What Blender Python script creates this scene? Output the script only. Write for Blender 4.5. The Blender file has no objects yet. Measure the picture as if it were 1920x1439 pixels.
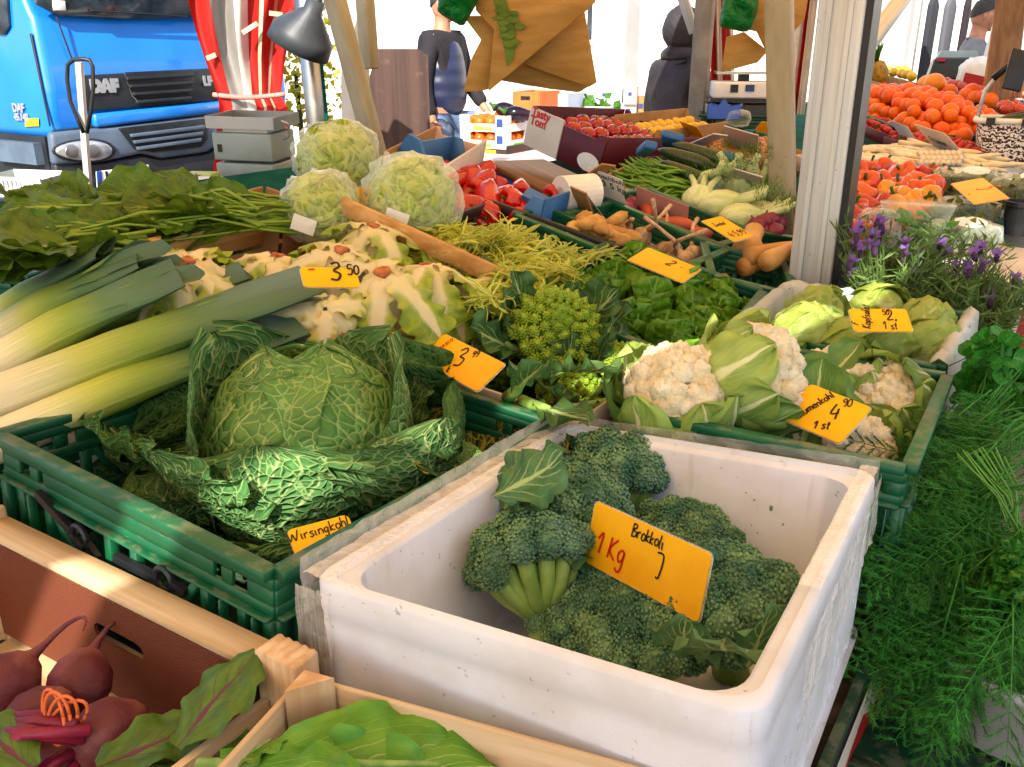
import bpy, math, random
import numpy as np
from mathutils import Matrix, Vector, noise, Euler
random.seed(7); RNG = np.random.default_rng(7)
SC = bpy.context.scene
COL = SC.collection
PI = math.pi
rad = math.radians

# ------------------------------------------------------------------ camera, sky, sun, exposure
CAM_H, PITCH, FPX = 1.48, rad(20.5), 1650.0
cam = bpy.data.cameras.new('camera'); camo = bpy.data.objects.new('camera', cam); COL.objects.link(camo)
camo.location = (0, 0, CAM_H); camo.rotation_euler = (PI / 2 - PITCH, 0, 0)
cam.sensor_width = 36; cam.lens = 36 * FPX / 1920; cam.clip_start = 0.02; cam.clip_end = 500
SC.camera = camo
SUN_TO = Vector((-0.2, -0.78, 0.59)).normalized()
world = bpy.data.worlds.new('World'); SC.world = world; world.use_nodes = True
wn = world.node_tree; bg = wn.nodes['Background']
sky = wn.nodes.new('ShaderNodeTexSky'); sky.sky_type = 'NISHITA'; sky.sun_disc = False
sky.sun_elevation = math.asin(SUN_TO.z); sky.sun_rotation = math.atan2(SUN_TO.x, SUN_TO.y)
sky.dust_density = 1.6
wn.links.new(sky.outputs[0], bg.inputs[0]); bg.inputs[1].default_value = 0.15
sl = bpy.data.lights.new('sun', 'SUN'); sl.energy = 4.6; sl.angle = rad(0.53); sl.color = (1, 0.93, 0.82)
so = bpy.data.objects.new('sun', sl); COL.objects.link(so)
so.rotation_euler = SUN_TO.to_track_quat('Z', 'Y').to_euler()
SC.view_settings.view_transform = 'Standard'; SC.view_settings.look = 'None'
SC.view_settings.exposure = 1.08; SC.view_settings.gamma = 1.0; SC.view_settings.use_curve_mapping = False
SC.render.engine = 'CYCLES'
SC.cycles.max_bounces = 8; SC.cycles.diffuse_bounces = 4; SC.cycles.transparent_max_bounces = 12
SC.cycles.use_denoising = True; SC.cycles.caustics_reflective = False; SC.cycles.caustics_refractive = False

# ------------------------------------------------------------------ survey helpers (metres; display slopes up 3.7 degrees)
_c, _s = math.cos(PITCH), math.sin(PITCH)
def ray(px, py):
    x = (px - 960) / FPX; y = -(py - 719.5) / FPX
    return np.array([x, _c + y * _s, -_s + y * _c])
_e1 = np.array([math.cos(rad(-33)), math.sin(rad(-33)), 0.0]); PLANE = 0      # 0: gentle slope of the far counter, 1: steeper display rising away from the customers
def at(px, py, w=0.0):
    d = ray(px, py)
    if PLANE: t = (1.0 - .25*.55 + w - CAM_H) / (d[2] + .25*float(_e1 @ d))
    else: t = (0.92 + w - CAM_H) / (d[2] - 0.065 * d[1])
    return Vector(d * t + [0, 0, CAM_H])
def atY(px, py, Y):
    d = ray(px, py); t = Y / d[1]
    return Vector(d * t + [0, 0, CAM_H])
def atZ(px, py, z):
    d = ray(px, py); t = (z - CAM_H) / d[2]
    return Vector(d * t + [0, 0, CAM_H])
def R3(yaw=0, tx=0, ty=0):
    return Matrix.Rotation(rad(ty), 4, 'Y') @ Matrix.Rotation(rad(tx), 4, 'X') @ Matrix.Rotation(rad(yaw), 4, 'Z')
def TR(p, yaw=0, tx=0, ty=0, s=1.0):
    return Matrix.Translation(p) @ R3(yaw, tx, ty) @ Matrix.Scale(s, 4)
def E3(x=0, y=0, z=0):
    return Euler((rad(x), rad(y), rad(z))).to_matrix().to_4x4()
def frame(o, zdir, ydir=(0, 1, 0)):
    z = Vector(zdir).normalized(); x = Vector(ydir).cross(z)
    if x.length < 1e-5: x = Vector((1, 0, 0)).cross(z)
    x.normalize(); y = z.cross(x)
    m = Matrix.Identity(4)
    for i in range(3): m[i][0], m[i][1], m[i][2], m[i][3] = x[i], y[i], z[i], o[i]
    return m
def U(a, b): return random.uniform(a, b)

# ------------------------------------------------------------------ mesh builder
class MB:
    def __init__(s): s.v = []; s.f = []; s.uv = []; s.n = 0
    def add(s, v, f, uv=None, M=None):
        v = np.asarray(v, float).reshape(-1, 3)
        if M is not None:
            A = np.array(M); v = v @ A[:3, :3].T + A[:3, 3]
        s.v.append(v); s.uv.append(np.zeros((len(v), 2)) if uv is None else np.asarray(uv, float))
        n = s.n
        s.f.extend([tuple(i + n for i in q) for q in f]); s.n += len(v); return s
    def box(s, c, d, M=None, top=None):
        x, y, z = c; a, b, h = d[0] / 2, d[1] / 2, d[2] / 2; t = top or (1, 1)
        v = [(x-a, y-b, z-h), (x+a, y-b, z-h), (x+a, y+b, z-h), (x-a, y+b, z-h),
             (x-a*t[0], y-b*t[1], z+h), (x+a*t[0], y-b*t[1], z+h), (x+a*t[0], y+b*t[1], z+h), (x-a*t[0], y+b*t[1], z+h)]
        return s.add(v, [(0,3,2,1),(4,5,6,7),(0,1,5,4),(1,2,6,5),(2,3,7,6),(3,0,4,7)], None, M)
    def bar(s, p, q, w, h, M=None):
        p, q = Vector(p), Vector(q); d = q - p
        F = frame((p + q) / 2, d, (0, 0, 1) if abs(d.normalized().z) < .95 else (0, 1, 0))
        return s.box((0, 0, 0), (w, h, d.length), F if M is None else M @ F)
    def tube(s, pts, r, n=8, flat=1.0, M=None, caps=True, up=(0, 0, 1)):
        P = np.asarray(pts, float); k = len(P); r = np.broadcast_to(np.asarray(r, float), (k,))
        T = np.gradient(P, axis=0); T /= np.linalg.norm(T, axis=1)[:, None] + 1e-12
        a = np.linspace(0, 2 * PI, n, endpoint=False); out = []; uv = []
        ref = np.array(up, float)
        if abs(T[0] @ ref) > .95: ref = np.array([1., 0, 0])
        for i in range(k):
            x = np.cross(ref, T[i]); x /= np.linalg.norm(x) + 1e-12; y = np.cross(T[i], x); ref = y
            out.append(P[i] + r[i] * (np.cos(a)[:, None] * x + flat * np.sin(a)[:, None] * y))
            uv.append(np.stack([a / (2 * PI), np.full(n, i / (k - 1))], 1))
        f = [(i*n+j, i*n+(j+1) % n, (i+1)*n+(j+1) % n, (i+1)*n+j) for i in range(k-1) for j in range(n)]
        if caps: f += [tuple(range(n-1, -1, -1)), tuple(range((k-1)*n, k*n))]
        return s.add(np.concatenate(out), f, np.concatenate(uv), M)
    def lathe(s, prof, n=20, M=None, fn=None):
        a = np.linspace(0, 2 * PI, n, endpoint=False); v = []; uv = []
        for i, (r, z) in enumerate(prof):
            v.append(np.stack([r*np.cos(a), r*np.sin(a), np.full(n, z)], 1))
            uv.append(np.stack([a/(2*PI), np.full(n, i/(len(prof)-1))], 1))
        v = np.concatenate(v)
        if fn is not None: v = fn(v)
        k = len(prof)
        f = [(i*n+j, i*n+(j+1) % n, (i+1)*n+(j+1) % n, (i+1)*n+j) for i in range(k-1) for j in range(n)]
        if prof[0][0] > 1e-6: f.append(tuple(range(n-1, -1, -1)))
        if prof[-1][0] > 1e-6: f.append(tuple(range((k-1)*n, k*n)))
        return s.add(v, f, np.concatenate(uv), M)
    def grid(s, P, uv=None, M=None, flip=False):
        P = np.asarray(P, float); a, b = P.shape[:2]
        if uv is None:
            vv, uu = np.meshgrid(np.linspace(0, 1, a), np.linspace(0, 1, b), indexing='ij'); uv = np.stack([uu, vv], -1)
        f = [(i*b+j, i*b+j+1, (i+1)*b+j+1, (i+1)*b+j) for i in range(a-1) for j in range(b-1)]
        if flip: f = [q[::-1] for q in f]
        return s.add(P.reshape(-1, 3), f, uv.reshape(-1, 2), M)
    def poly(s, pts2, d, M=None, y=False):
        # extruded outline in XZ (thickness d along Y, centred)
        n = len(pts2)
        v = [(x, -d/2, z) for x, z in pts2] + [(x, d/2, z) for x, z in pts2]
        f = [tuple(range(n)), tuple(range(2*n-1, n-1, -1))] + [(i, i+n, (i+1) % n + n, (i+1) % n) for i in range(n)]
        return s.add(v, f, None, M)
    def ball(s, c, r, nu=12, nv=8, M=None, sc=(1, 1, 1), amp=0, fr=3, seed=0):
        v = []; uv = []
        for i in range(nv+1):
            t = PI*i/nv
            for j in range(nu):
                p = 2*PI*j/nu; d = Vector((math.sin(t)*math.cos(p), math.sin(t)*math.sin(p), math.cos(t)))
                k = 1 + (amp*noise.noise(d*fr+Vector((seed*7.1, seed*3.3, 0))) if amp else 0)
                v.append((c[0]+r*k*d.x*sc[0], c[1]+r*k*d.y*sc[1], c[2]+r*k*d.z*sc[2])); uv.append((j/nu, i/nv))
        f = [(i*nu+j, (i+1)*nu+j, (i+1)*nu+(j+1) % nu, i*nu+(j+1) % nu) for i in range(nv) for j in range(nu)]
        return s.add(v, f, uv, M)
    def mesh(s, name, mat, smooth=True):
        me = bpy.data.meshes.new(name)
        me.from_pydata(np.concatenate(s.v).tolist(), [], s.f); me.update()
        uvs = np.concatenate(s.uv); l = me.uv_layers.new(name='UVMap')
        li = np.empty(len(me.loops), np.int32); me.loops.foreach_get('vertex_index', li)
        l.data.foreach_set('uv', uvs[li].astype(np.float32).ravel())
        if smooth: me.polygons.foreach_set('use_smooth', np.ones(len(me.polygons), bool))
        for m in (mat if isinstance(mat, (list, tuple)) else [mat]): me.materials.append(m)
        return me
    def build(s, name, mat, parent=None, M=None, smooth=False, kind=None):
        return obj(name, s.mesh(name, mat, smooth), parent, M, kind)
def obj(name, me, parent=None, M=None, kind=None):
    o = bpy.data.objects.new(name, me); COL.objects.link(o)
    if parent is not None: o.parent = parent
    if M is not None: o.matrix_basis = M
    if kind: o['kind'] = kind
    return o
def tag(o, label, cat, group=None):
    o['label'] = label; o['category'] = cat
    if group: o['group'] = group
    return o
def thing(name, label, cat, M=None, group=None):
    return tag(obj(name, None, None, M), label, cat, group)
def struct(o): o['kind'] = 'structure'; return o
def bevel(o, w=.004, n=2):
    m = o.modifiers.new('bevel', 'BEVEL'); m.width = w; m.segments = n; m.limit_method = 'ANGLE'; m.angle_limit = rad(40)
    for p in o.data.polygons: p.use_smooth = True
    return o

# ------------------------------------------------------------------ materials
def lin(h):
    h = h.lstrip('#'); c = [int(h[i:i+2], 16)/255 for i in (0, 2, 4)]
    return tuple((x/12.92 if x <= .04045 else ((x+.055)/1.055)**2.4) for x in c)
def C4(c): return (*(lin(c) if isinstance(c, str) else c), 1)
class Nt:
    def __init__(s, name):
        s.m = bpy.data.materials.new(name); s.m.use_nodes = True; s.t = s.m.node_tree; s.b = s.t.nodes['Principled BSDF']; s.o = s.t.nodes['Material Output']
    def n(s, typ, **k):
        x = s.t.nodes.new('ShaderNode' + typ)
        for a, v in k.items():
            if a.startswith('i_'): a = a[2:].replace('_', ' ')
            if a in ('operation', 'blend_type', 'data_type', 'feature', 'noise_dimensions', 'voronoi_dimensions', 'wave_type', 'bands_direction', 'interpolation_type', 'distance', 'clamp'):
                setattr(x, a, v)
            else:
                i = x.inputs[int(a[1:])] if a[0] == '_' and a[1:].isdigit() else x.inputs[a]
                s.set(i, v)
        return x
    def set(s, i, v):
        if hasattr(v, 'outputs'): v = v.outputs[0]
        if isinstance(v, bpy.types.NodeSocket): s.t.links.new(v, i)
        elif i.type == 'RGBA': i.default_value = C4(v)
        else: i.default_value = v
    def math(s, op, a, b=0.0, c=0.0):
        x = s.n('Math', operation=op); s.set(x.inputs[0], a); s.set(x.inputs[1], b); s.set(x.inputs[2], c); return x.outputs[0]
    def smooth(s, v, lo, hi, a=0.0, b=1.0):
        x = s.n('MapRange', interpolation_type='SMOOTHSTEP'); s.set(x.inputs[0], v)
        for i, q in enumerate((lo, hi, a, b)): s.set(x.inputs[i+1], q)
        return x.outputs[0]
    def mix(s, f, a, b):
        x = s.n('Mix', data_type='RGBA'); s.set(x.inputs[0], f); s.set(x.inputs[6], a); s.set(x.inputs[7], b); return x.outputs[2]
    def coord(s, k='Object', scale=None):
        t = s.n('TexCoord').outputs[k]
        if scale is None: return t
        m = s.n('Mapping'); s.set(m.inputs[0], t); m.inputs[3].default_value = scale; return m.outputs[0]
    def noise(s, co, scale, detail=4, rough=.55, dist=0):
        x = s.n('TexNoise', Vector=co, Scale=scale, Detail=detail, Roughness=rough, Distortion=dist); return x.outputs[0]
    def bump(s, h, st=.3, d=.01):
        x = s.n('Bump', Strength=st, Distance=d, Height=h); s.set(s.b.inputs['Normal'], x); return x
    def P(s, **k):
        for a, v in k.items(): s.set(s.b.inputs[{'base': 'Base Color', 'rough': 'Roughness', 'metal': 'Metallic', 'spec': 'Specular IOR Level', 'coat': 'Coat Weight', 'sheen': 'Sheen Weight', 'sss': 'Subsurface Weight', 'trans': 'Transmission Weight', 'ior': 'IOR', 'alpha': 'Alpha'}.get(a, a)], v)
        return s
    def translucent(s, col, f):
        t = s.n('BsdfTranslucent'); s.set(t.inputs[0], col)
        nb = s.b.inputs['Normal']
        if nb.is_linked: s.t.links.new(nb.links[0].from_socket, t.inputs['Normal'])
        m = s.n('MixShader'); s.set(m.inputs[0], f); s.t.links.new(s.b.outputs[0], m.inputs[1]); s.t.links.new(t.outputs[0], m.inputs[2])
        s.t.links.new(m.outputs[0], s.o.inputs[0]); return s
    def random(s, col, amt=.15, hue=.0):
        r = s.n('ObjectInfo').outputs['Random']
        h = s.n('HueSaturation'); s.set(h.inputs['Color'], col)
        s.set(h.inputs['Value'], s.math('MULTIPLY_ADD', r, 2*amt, 1-amt))
        if hue: s.set(h.inputs['Hue'], s.math('MULTIPLY_ADD', s.math('FRACT', s.math('MULTIPLY', r, 7.13)), 2*hue, .5-hue))
        return h.outputs[0]
def mat(name, c1, c2=None, scale=8, rough=.5, bump=0, bscale=80, bd=.004, spec=.4, tl=0, tlc=None, metal=0, coat=0, stretch=None, rnd=0, hue=0, sss=0, lo=.35, hi=.65, coord='Object', rvar=.1):
    t = Nt(name); co = t.coord(coord, stretch)
    n1 = t.noise(co, scale)
    col = t.mix(t.smooth(n1, lo, hi), c1, c2 or c1)
    if rnd: col = t.random(col, rnd, hue)
    t.P(base=col, spec=spec, metal=metal, coat=coat, rough=t.math('MULTIPLY_ADD', n1, rvar*2, rough-rvar))
    if sss: t.P(sss=sss); t.b.inputs['Subsurface Radius'].default_value = (.01, .006, .003); t.b.inputs['Subsurface Scale'].default_value = 1
    if bump: t.bump(t.noise(co, bscale, 5, .6), bump, bd)
    if tl: t.translucent(tlc or col, tl)
    return t.m
# ------------------------------------------------------------------ shared materials
def leafmat(name, cell, cell2, vein, side=7, slope=.6, ribw=.05, vor=0, vorw=.07, bump=.4, bd=.004, tl=.25, rough=.45, asp=1.0, rnd=.1, hue=.01, base=None, basev=.3, sidew=.07, spec=.35, veinamt=1.0, sideamt=.6, vcell=.85):
    t = Nt(name); uv = t.n('TexCoord').outputs['UV']
    ns = t.n('TexNoise', Vector=uv, Scale=5.0, Detail=3.0)
    sub = t.n('VectorMath', operation='SUBTRACT'); t.set(sub.inputs[0], ns.outputs['Color']); sub.inputs[1].default_value = (.5, .5, .5)
    scl = t.n('VectorMath', operation='SCALE'); t.set(scl.inputs[0], sub); scl.inputs['Scale'].default_value = .11
    ad = t.n('VectorMath', operation='ADD'); t.set(ad.inputs[0], uv); t.set(ad.inputs[1], scl)
    sp = t.n('SeparateXYZ'); t.set(sp.inputs[0], ad)
    a = t.math('ABSOLUTE', t.math('MULTIPLY_ADD', sp.outputs[0], 2.0, -1.0)); v = sp.outputs[1]
    rw = t.math('MULTIPLY_ADD', v, -ribw*.9, ribw)
    rib = t.smooth(a, rw, t.math('MULTIPLY', rw, 2.2), 1, 0)
    fr = t.math('FRACT', t.math('MULTIPLY', t.math('SUBTRACT', v, t.math('MULTIPLY', a, slope)), side))
    w = t.math('MULTIPLY_ADD', a, -sidew*.8, sidew)
    sv = t.smooth(t.math('ABSOLUTE', t.math('SUBTRACT', fr, .5)), w, t.math('MULTIPLY', w, 2.2), 1, 0)
    sv = t.math('MULTIPLY', sv, t.smooth(t.math('ADD', a, t.math('MULTIPLY_ADD', t.noise(uv, 9.0), .8, -.4)), .2, 1.0, sideamt, 0)); vn = t.math('MAXIMUM', rib, sv); h = t.math('MULTIPLY', vn, -.5)
    if vor:
        mp = t.n('Mapping'); t.set(mp.inputs[0], ad); mp.inputs[3].default_value = (1, asp, 1)
        vo = t.n('TexVoronoi', feature='DISTANCE_TO_EDGE', Vector=mp.outputs[0], Scale=vor)
        vn = t.math('MAXIMUM', vn, t.smooth(vo.outputs[0], vorw*.5, vorw*1.6, vcell, 0))
        h = t.math('SUBTRACT', t.smooth(vo.outputs[0], 0.0, .35), t.math('MULTIPLY', rib, .4))
    n2 = t.noise(uv, 4.0)
    col = t.mix(t.smooth(n2, .35, .65), cell, cell2)
    if base: col = t.mix(t.smooth(v, 0.02, basev, 1, 0), col, base)
    col = t.mix(t.math('MULTIPLY', vn, veinamt), col, vein)
    col = t.random(col, rnd, hue)
    t.P(base=col, rough=t.math('MULTIPLY_ADD', n2, .2, rough-.1), spec=spec)
    fine = t.noise(uv, 60, 3)
    t.bump(t.math('MULTIPLY_ADD', fine, .12, h), bump, bd)
    if tl: t.translucent(col, tl)
    return t.m
MAT = {}
def woodmat(name, a, b, rough=.65, sc=1.0, ax=0):
    t = Nt(name); st = [30*sc, 30*sc, 30*sc]; st[ax] = 1.5*sc
    co = t.coord('Object', tuple(st)); n1 = t.noise(co, 1.4, 5, .6, .4); n2 = t.noise(t.coord('Object'), 14, 3)
    col = t.mix(t.smooth(n1, .3, .7), a, b); col = t.mix(t.smooth(n2, .62, .8, 0, .35), col, '#7a6048')
    col = t.random(col, .1)
    t.P(base=col, rough=rough, spec=.25); t.bump(n1, .35, .003); return t.m
MAT['wood_x'] = woodmat('pale_wood_x', '#d9c3a0', '#b99a70')
MAT['wood_y'] = woodmat('pale_wood_y', '#d9c3a0', '#b99a70', ax=1)
MAT['wood_z'] = woodmat('pale_wood_z', '#dcc09a', '#b98f62', ax=2)
MAT['wood_o'] = woodmat('warm_wood', '#d0a368', '#a87638')
MAT['board'] = woodmat('dark_board', '#3b2c1e', '#221811', .5)
MAT['ply'] = woodmat('plywood', '#7a5836', '#4d3520', .5, .5)
MAT['brownpanel'] = woodmat('brown_panel', '#4a342c', '#33231e', .6, .4, 2)
def plasticmat(name, c, c2, rough=.38, dirt='#8a8468', amt=.5):
    t = Nt(name); co = t.coord(); n = t.noise(co, 35, 5, .65); n2 = t.noise(co, 6, 3)
    col = t.mix(t.smooth(n2, .35, .65), c, c2)
    g = t.n('NewGeometry'); up = t.n('SeparateXYZ'); t.set(up.inputs[0], g.outputs['Normal'])
    d = t.math('MULTIPLY', t.smooth(up.outputs[2], .6, .95), t.smooth(n, .45, .62, 0, amt))
    col = t.mix(d, col, dirt)
    sc_ = t.noise(t.coord('Object', (1, 1, 9)), 60, 2)
    col = t.mix(t.smooth(sc_, .68, .75, 0, .3), col, dirt)
    t.P(base=t.random(col, .08), rough=t.math('MULTIPLY_ADD', n, .35, rough-.12), spec=.45)
    t.bump(n, .12, .002); return t.m
MAT['green'] = plasticmat('green_crate_plastic', '#0a5c38', '#084c2e', amt=.32)
MAT['dgreen'] = plasticmat('dark_green_plastic', '#0b3f2c', '#083323', amt=.3)
MAT['black'] = plasticmat('black_crate_plastic', '#2a221d', '#1b1714', amt=.25)
MAT['dark'] = mat('dark_plastic', '#15171a', '#202327', rough=.4)
MAT['blueplast'] = mat('blue_tray_card', '#3a6ea8', '#2f6098', rough=.5, bump=.1)
MAT['eps'] = None
t = Nt('foam_polystyrene'); co = t.coord()
vo = t.n('TexVoronoi', feature='DISTANCE_TO_EDGE', Vector=co, Scale=330.0); dn = t.noise(co, 9, 4); sp_ = t.noise(co, 90, 2)
col = t.mix(t.smooth(dn, .4, .75, 0, .8), '#d9dce4', '#c6c4c2'); col = t.mix(t.smooth(sp_, .68, .76, 0, .6), col, '#857f74'); stk = t.noise(t.coord('Object', (14, 14, 1.2)), 3, 4); col = t.mix(t.smooth(stk, .6, .75, 0, .45), col, '#a39a86')
t.P(base=col, rough=.55, spec=.3); t.bump(t.math('MULTIPLY_ADD', t.noise(co, 12, 3), 1.2, t.smooth(vo.outputs[0], 0, .12)), .16, .0012); MAT['eps'] = t.m
MAT['film'] = None
def filmmat(name, tint='#ffffff', a=.25, rough=.12):
    t = Nt(name); co = t.coord(); n = t.noise(co, 28, 4, .6, .6)
    t.P(base=tint, rough=rough, spec=.8, ior=1.35); t.bump(n, .9, .01)
    tr = t.n('BsdfTransparent'); m = t.n('MixShader')
    lw = t.n('LayerWeight', Blend=.35); f = t.math('ADD', t.math('MULTIPLY', lw.outputs['Facing'], .5), t.smooth(n, .35, .75, a*.4, a*1.2)); t.set(m.inputs[0], f)
    t.t.links.new(tr.outputs[0], m.inputs[1]); t.t.links.new(t.b.outputs[0], m.inputs[2]); t.t.links.new(m.outputs[0], t.o.inputs[0]); return t.m
MAT['film'] = filmmat('clear_film', '#f4fff0', .08, .07)
MAT['tape'] = filmmat('clear_tape', '#fff8ee', .22, .08)
MAT['milky'] = filmmat('milky_film', '#dfeee8', .75, .2)
MAT['card'] = mat('brown_cardboard', '#a9804f', '#8f6a3f', scale=5, rough=.75, bump=.15, bscale=60, rnd=.1)
MAT['cardw'] = mat('white_cardboard', '#d8cfc6', '#c5bbb0', scale=5, rough=.65, bump=.1)
MAT['cardb'] = mat('blueish_cardboard', '#b9c2d6', '#a5b0c9', scale=5, rough=.6)
MAT['cardo'] = mat('orange_cardboard', '#d9793c', '#c4652c', scale=5, rough=.65)
MAT['maroon'] = mat('maroon_cardboard', '#5a1320', '#45101a', scale=5, rough=.5)
MAT['cardpink'] = mat('pale_pink_cardboard', '#e2b8a4', '#d2a48e', scale=5, rough=.6)
MAT['hardboard'] = None
t = Nt('brown_hardboard'); co = t.coord(); w1 = t.n('TexWave', wave_type='BANDS', bands_direction='X', Vector=co, Scale=95.0, Distortion=1.0); w2 = t.n('TexWave', wave_type='BANDS', bands_direction='Z', Vector=co, Scale=95.0, Distortion=1.0)
hh = t.math('MULTIPLY', w1.outputs['Fac'], w2.outputs['Fac']); n = t.noise(co, 7, 4)
t.P(base=t.mix(t.smooth(n, .3, .7), t.mix(hh, '#5d3020', '#7b4530'), '#6a3725'), rough=.7, spec=.2); t.bump(hh, .5, .002); MAT['hardboard'] = t.m
MAT['sign'] = None
t = Nt('yellow_price_card'); co = t.coord(); n = t.noise(co, 14, 4); t.P(base=t.random(t.mix(t.smooth(n, .35, .7), '#f4b610', '#eaa60a'), .05), rough=.5, spec=.2, coat=.05); t.bump(t.noise(co, 18, 2), .12, .004); MAT['sign'] = t.m
MAT['ink'] = mat('black_marker', '#120f0e', '#1c1715', rough=.5)
MAT['redink'] = mat('red_marker', '#c9201a', '#b51c18', rough=.5)
MAT['paper'] = mat('white_paper', '#e9e8e4', '#dcdad4', rough=.7)
MAT['steel'] = mat('steel', '#b9b9b6', '#9c9c99', rough=.3, metal=1, scale=3)
MAT['alu'] = None
t = Nt('aluminium_post'); n = t.noise(t.coord('Object', (20, 20, .6)), 6, 4); n2 = t.noise(t.coord(), 40, 4)
t.P(base=t.mix(t.smooth(n2, .66, .74, 0, .5), t.mix(t.smooth(n, .3, .7), '#cfd2d4', '#bcbfc2'), '#6a6660'), rough=.42, metal=.3, spec=.5); t.bump(n, .05, .002); MAT['alu'] = t.m
MAT['beige'] = mat('beige_painted_steel', '#a89f86', '#978e74', scale=6, rough=.5, bump=.05, stretch=(4, 4, 1))
MAT['greypost'] = mat('grey_painted_steel', '#6f6a64', '#8a857e', scale=8, rough=.5)
MAT['brownpost'] = mat('weathered_post', '#8a705c', '#6f5746', scale=7, rough=.7, stretch=(6, 6, 1), bump=.2)
MAT['felt'] = mat('green_felt', '#0e5a49', '#0a4438', rough=.95, bump=.6, bscale=240, spec=.1)
MAT['redcloth'] = mat('red_awning_cloth', '#b81f16', '#a01a12', rough=.7, bump=.12, bscale=300, tl=.25)
MAT['whitecloth'] = mat('cream_awning_cloth', '#e4ddd0', '#d6cdbd', rough=.75, bump=.12, bscale=300, tl=.25)

# ------------------------------------------------------------------ the setting
E1 = Vector((math.cos(rad(-33)), math.sin(rad(-33)), 0)); E2 = Vector((-E1.y, E1.x, 0))
SYAW = -33
def EE(a, b, z): v = E1*a + E2*b; return Vector((v.x, v.y, z))
t = Nt('brick_paving'); co = t.coord('Object'); br = t.n('TexBrick', Vector=co, Scale=5.0, Color1='#6f625a', Color2='#57504b', Mortar='#38332e'); br.inputs['Mortar Size'].default_value = .02
t.P(base=t.mix(t.smooth(t.noise(co, 3), .3, .7, 0, .5), br.outputs[0], '#7b7069'), rough=.85); t.bump(br.outputs[1], -.3, .01); MAT['paving'] = t.m
m = MB(); m.grid([[(-90, -60, 0), (90, -60, 0)], [(-90, 200, 0), (90, 200, 0)]])
ground = struct(m.build('ground', MAT['paving']))
# single pavers where the ground shows beside the counter
MAT['paver'] = mat('paver', '#7a6a60', '#5c514a', scale=12, rough=.9, bump=.3, bscale=50, rnd=.25)
pv = MB().box((0, 0, 0), (.195, .095, .05)).mesh('paver', MAT['paver'], False)
gc = atZ(1890, 600, 0)
for i in range(-4, 9):
    for j in range(-5, 9):
        p = EE(gc.dot(E1) + i*.2 + (.1 if j % 2 else 0), gc.dot(E2) + j*.1, -.012 + U(-.004, .004))
        o = obj('paver', pv, ground, TR(p, SYAW)); bevel(o, .006, 1) if (i, j) == (-4, -5) else None

# counter: flat front strip, sloped display board behind it
FE = -.118
def plane_z(p, w): return .92 + .065*p.y + w
def slab(a0, a1, b0, b1, zf, th, mt, name, na=2, nb=2):
    m = MB(); P = []
    for i, b in enumerate(np.linspace(b0, b1, nb)):
        P.append([(*EE(a, b, 0)[:2], 0) for a in np.linspace(a0, a1, na)])
    P = np.array(P); Zt = np.array([[zf(Vector(q)) for q in r] for r in P])
    T = P.copy(); T[..., 2] = Zt; B = T.copy(); B[..., 2] -= th
    m.grid(T); m.grid(B, flip=True)
    for s in ((T[0], B[0]), (B[-1], T[-1]), (B[:, 0], T[:, 0]), (T[:, -1], B[:, -1])): m.grid(np.stack(s), flip=True)
    return m.build(name, mt)
ct = struct(slab(-1.35, FE, .15, 7.5, lambda p: .762, .035, MAT['board'], 'counter', 2, 2))
o = slab(-.56, FE-.055, .16, 1.06, lambda p: .768, .008, MAT['felt'], 'felt_strip'); tag(o, 'dark green felt strip laid along the counter edge under the foam box', 'felt')
db = struct(slab(-1.9, -.22, 2.45, 7.5, lambda p: plane_z(p, -.215), .02, MAT['felt'], 'display_board', 2, 2))
db3 = struct(slab(-1.7, -.62, 2.2, 3.4, lambda p: 1.0 - .25*(p.dot(E1) + .55) - .177, .02, MAT['felt'], 'sloped_board', 2, 2))
db2 = struct(slab(-1.95, -.62, 1.02, 2.195, lambda p: 1.0 - .25*(p.dot(E1) + .55) - .175, .02, MAT['felt'], 'sloped_board', 2, 2))
struct(slab(-2.35, -1.352, .35, 2.9, lambda p: .762, .035, MAT['board'], 'counter_wing', 2, 2))
# red and cream skirt cloth hanging from the counter edge, wavy border
def skirt(b0, b1, name, label, z0=.757, drop=.7):
    th = thing(name, label, 'skirt cloth'); n = 160; bs = np.linspace(b0, b1, n)
    def P(b, z, k=0): q = EE(FE + .006 + .010*math.sin(b*19)*min(1, (z0-z)*4) + k, b, z); return tuple(q)
    wave = [z0 - .085 + .045*(2*abs((b*6.2) % 1 - .5)) for b in bs]
    g = [[P(b, z0) for b in bs], [P(b, (z0+w)/2) for b, w in zip(bs, wave)], [P(b, w) for b, w in zip(bs, wave)]]
    MB().grid(g, flip=True).build('cream_border', MAT['whitecloth'], th, smooth=True)
    rows = [[P(b, w) for b, w in zip(bs, wave)]] + [[P(b, w + (z0-drop-w)*f) for b, w in zip(bs, wave)] for f in (.2, .45, .7, 1)]
    MB().grid(rows, flip=True).build('red_panel', MAT['redcloth'], th, smooth=True)
skirt(.2, 7.4, 'counter_skirt', 'red and cream zigzag skirt cloth hanging from the counter front')
o = MB().bar(EE(FE-.004, .16, .764), EE(FE-.004, 7.4, .764), .012, .016).build('counter_trim', MAT['dgreen'], ct)

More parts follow.
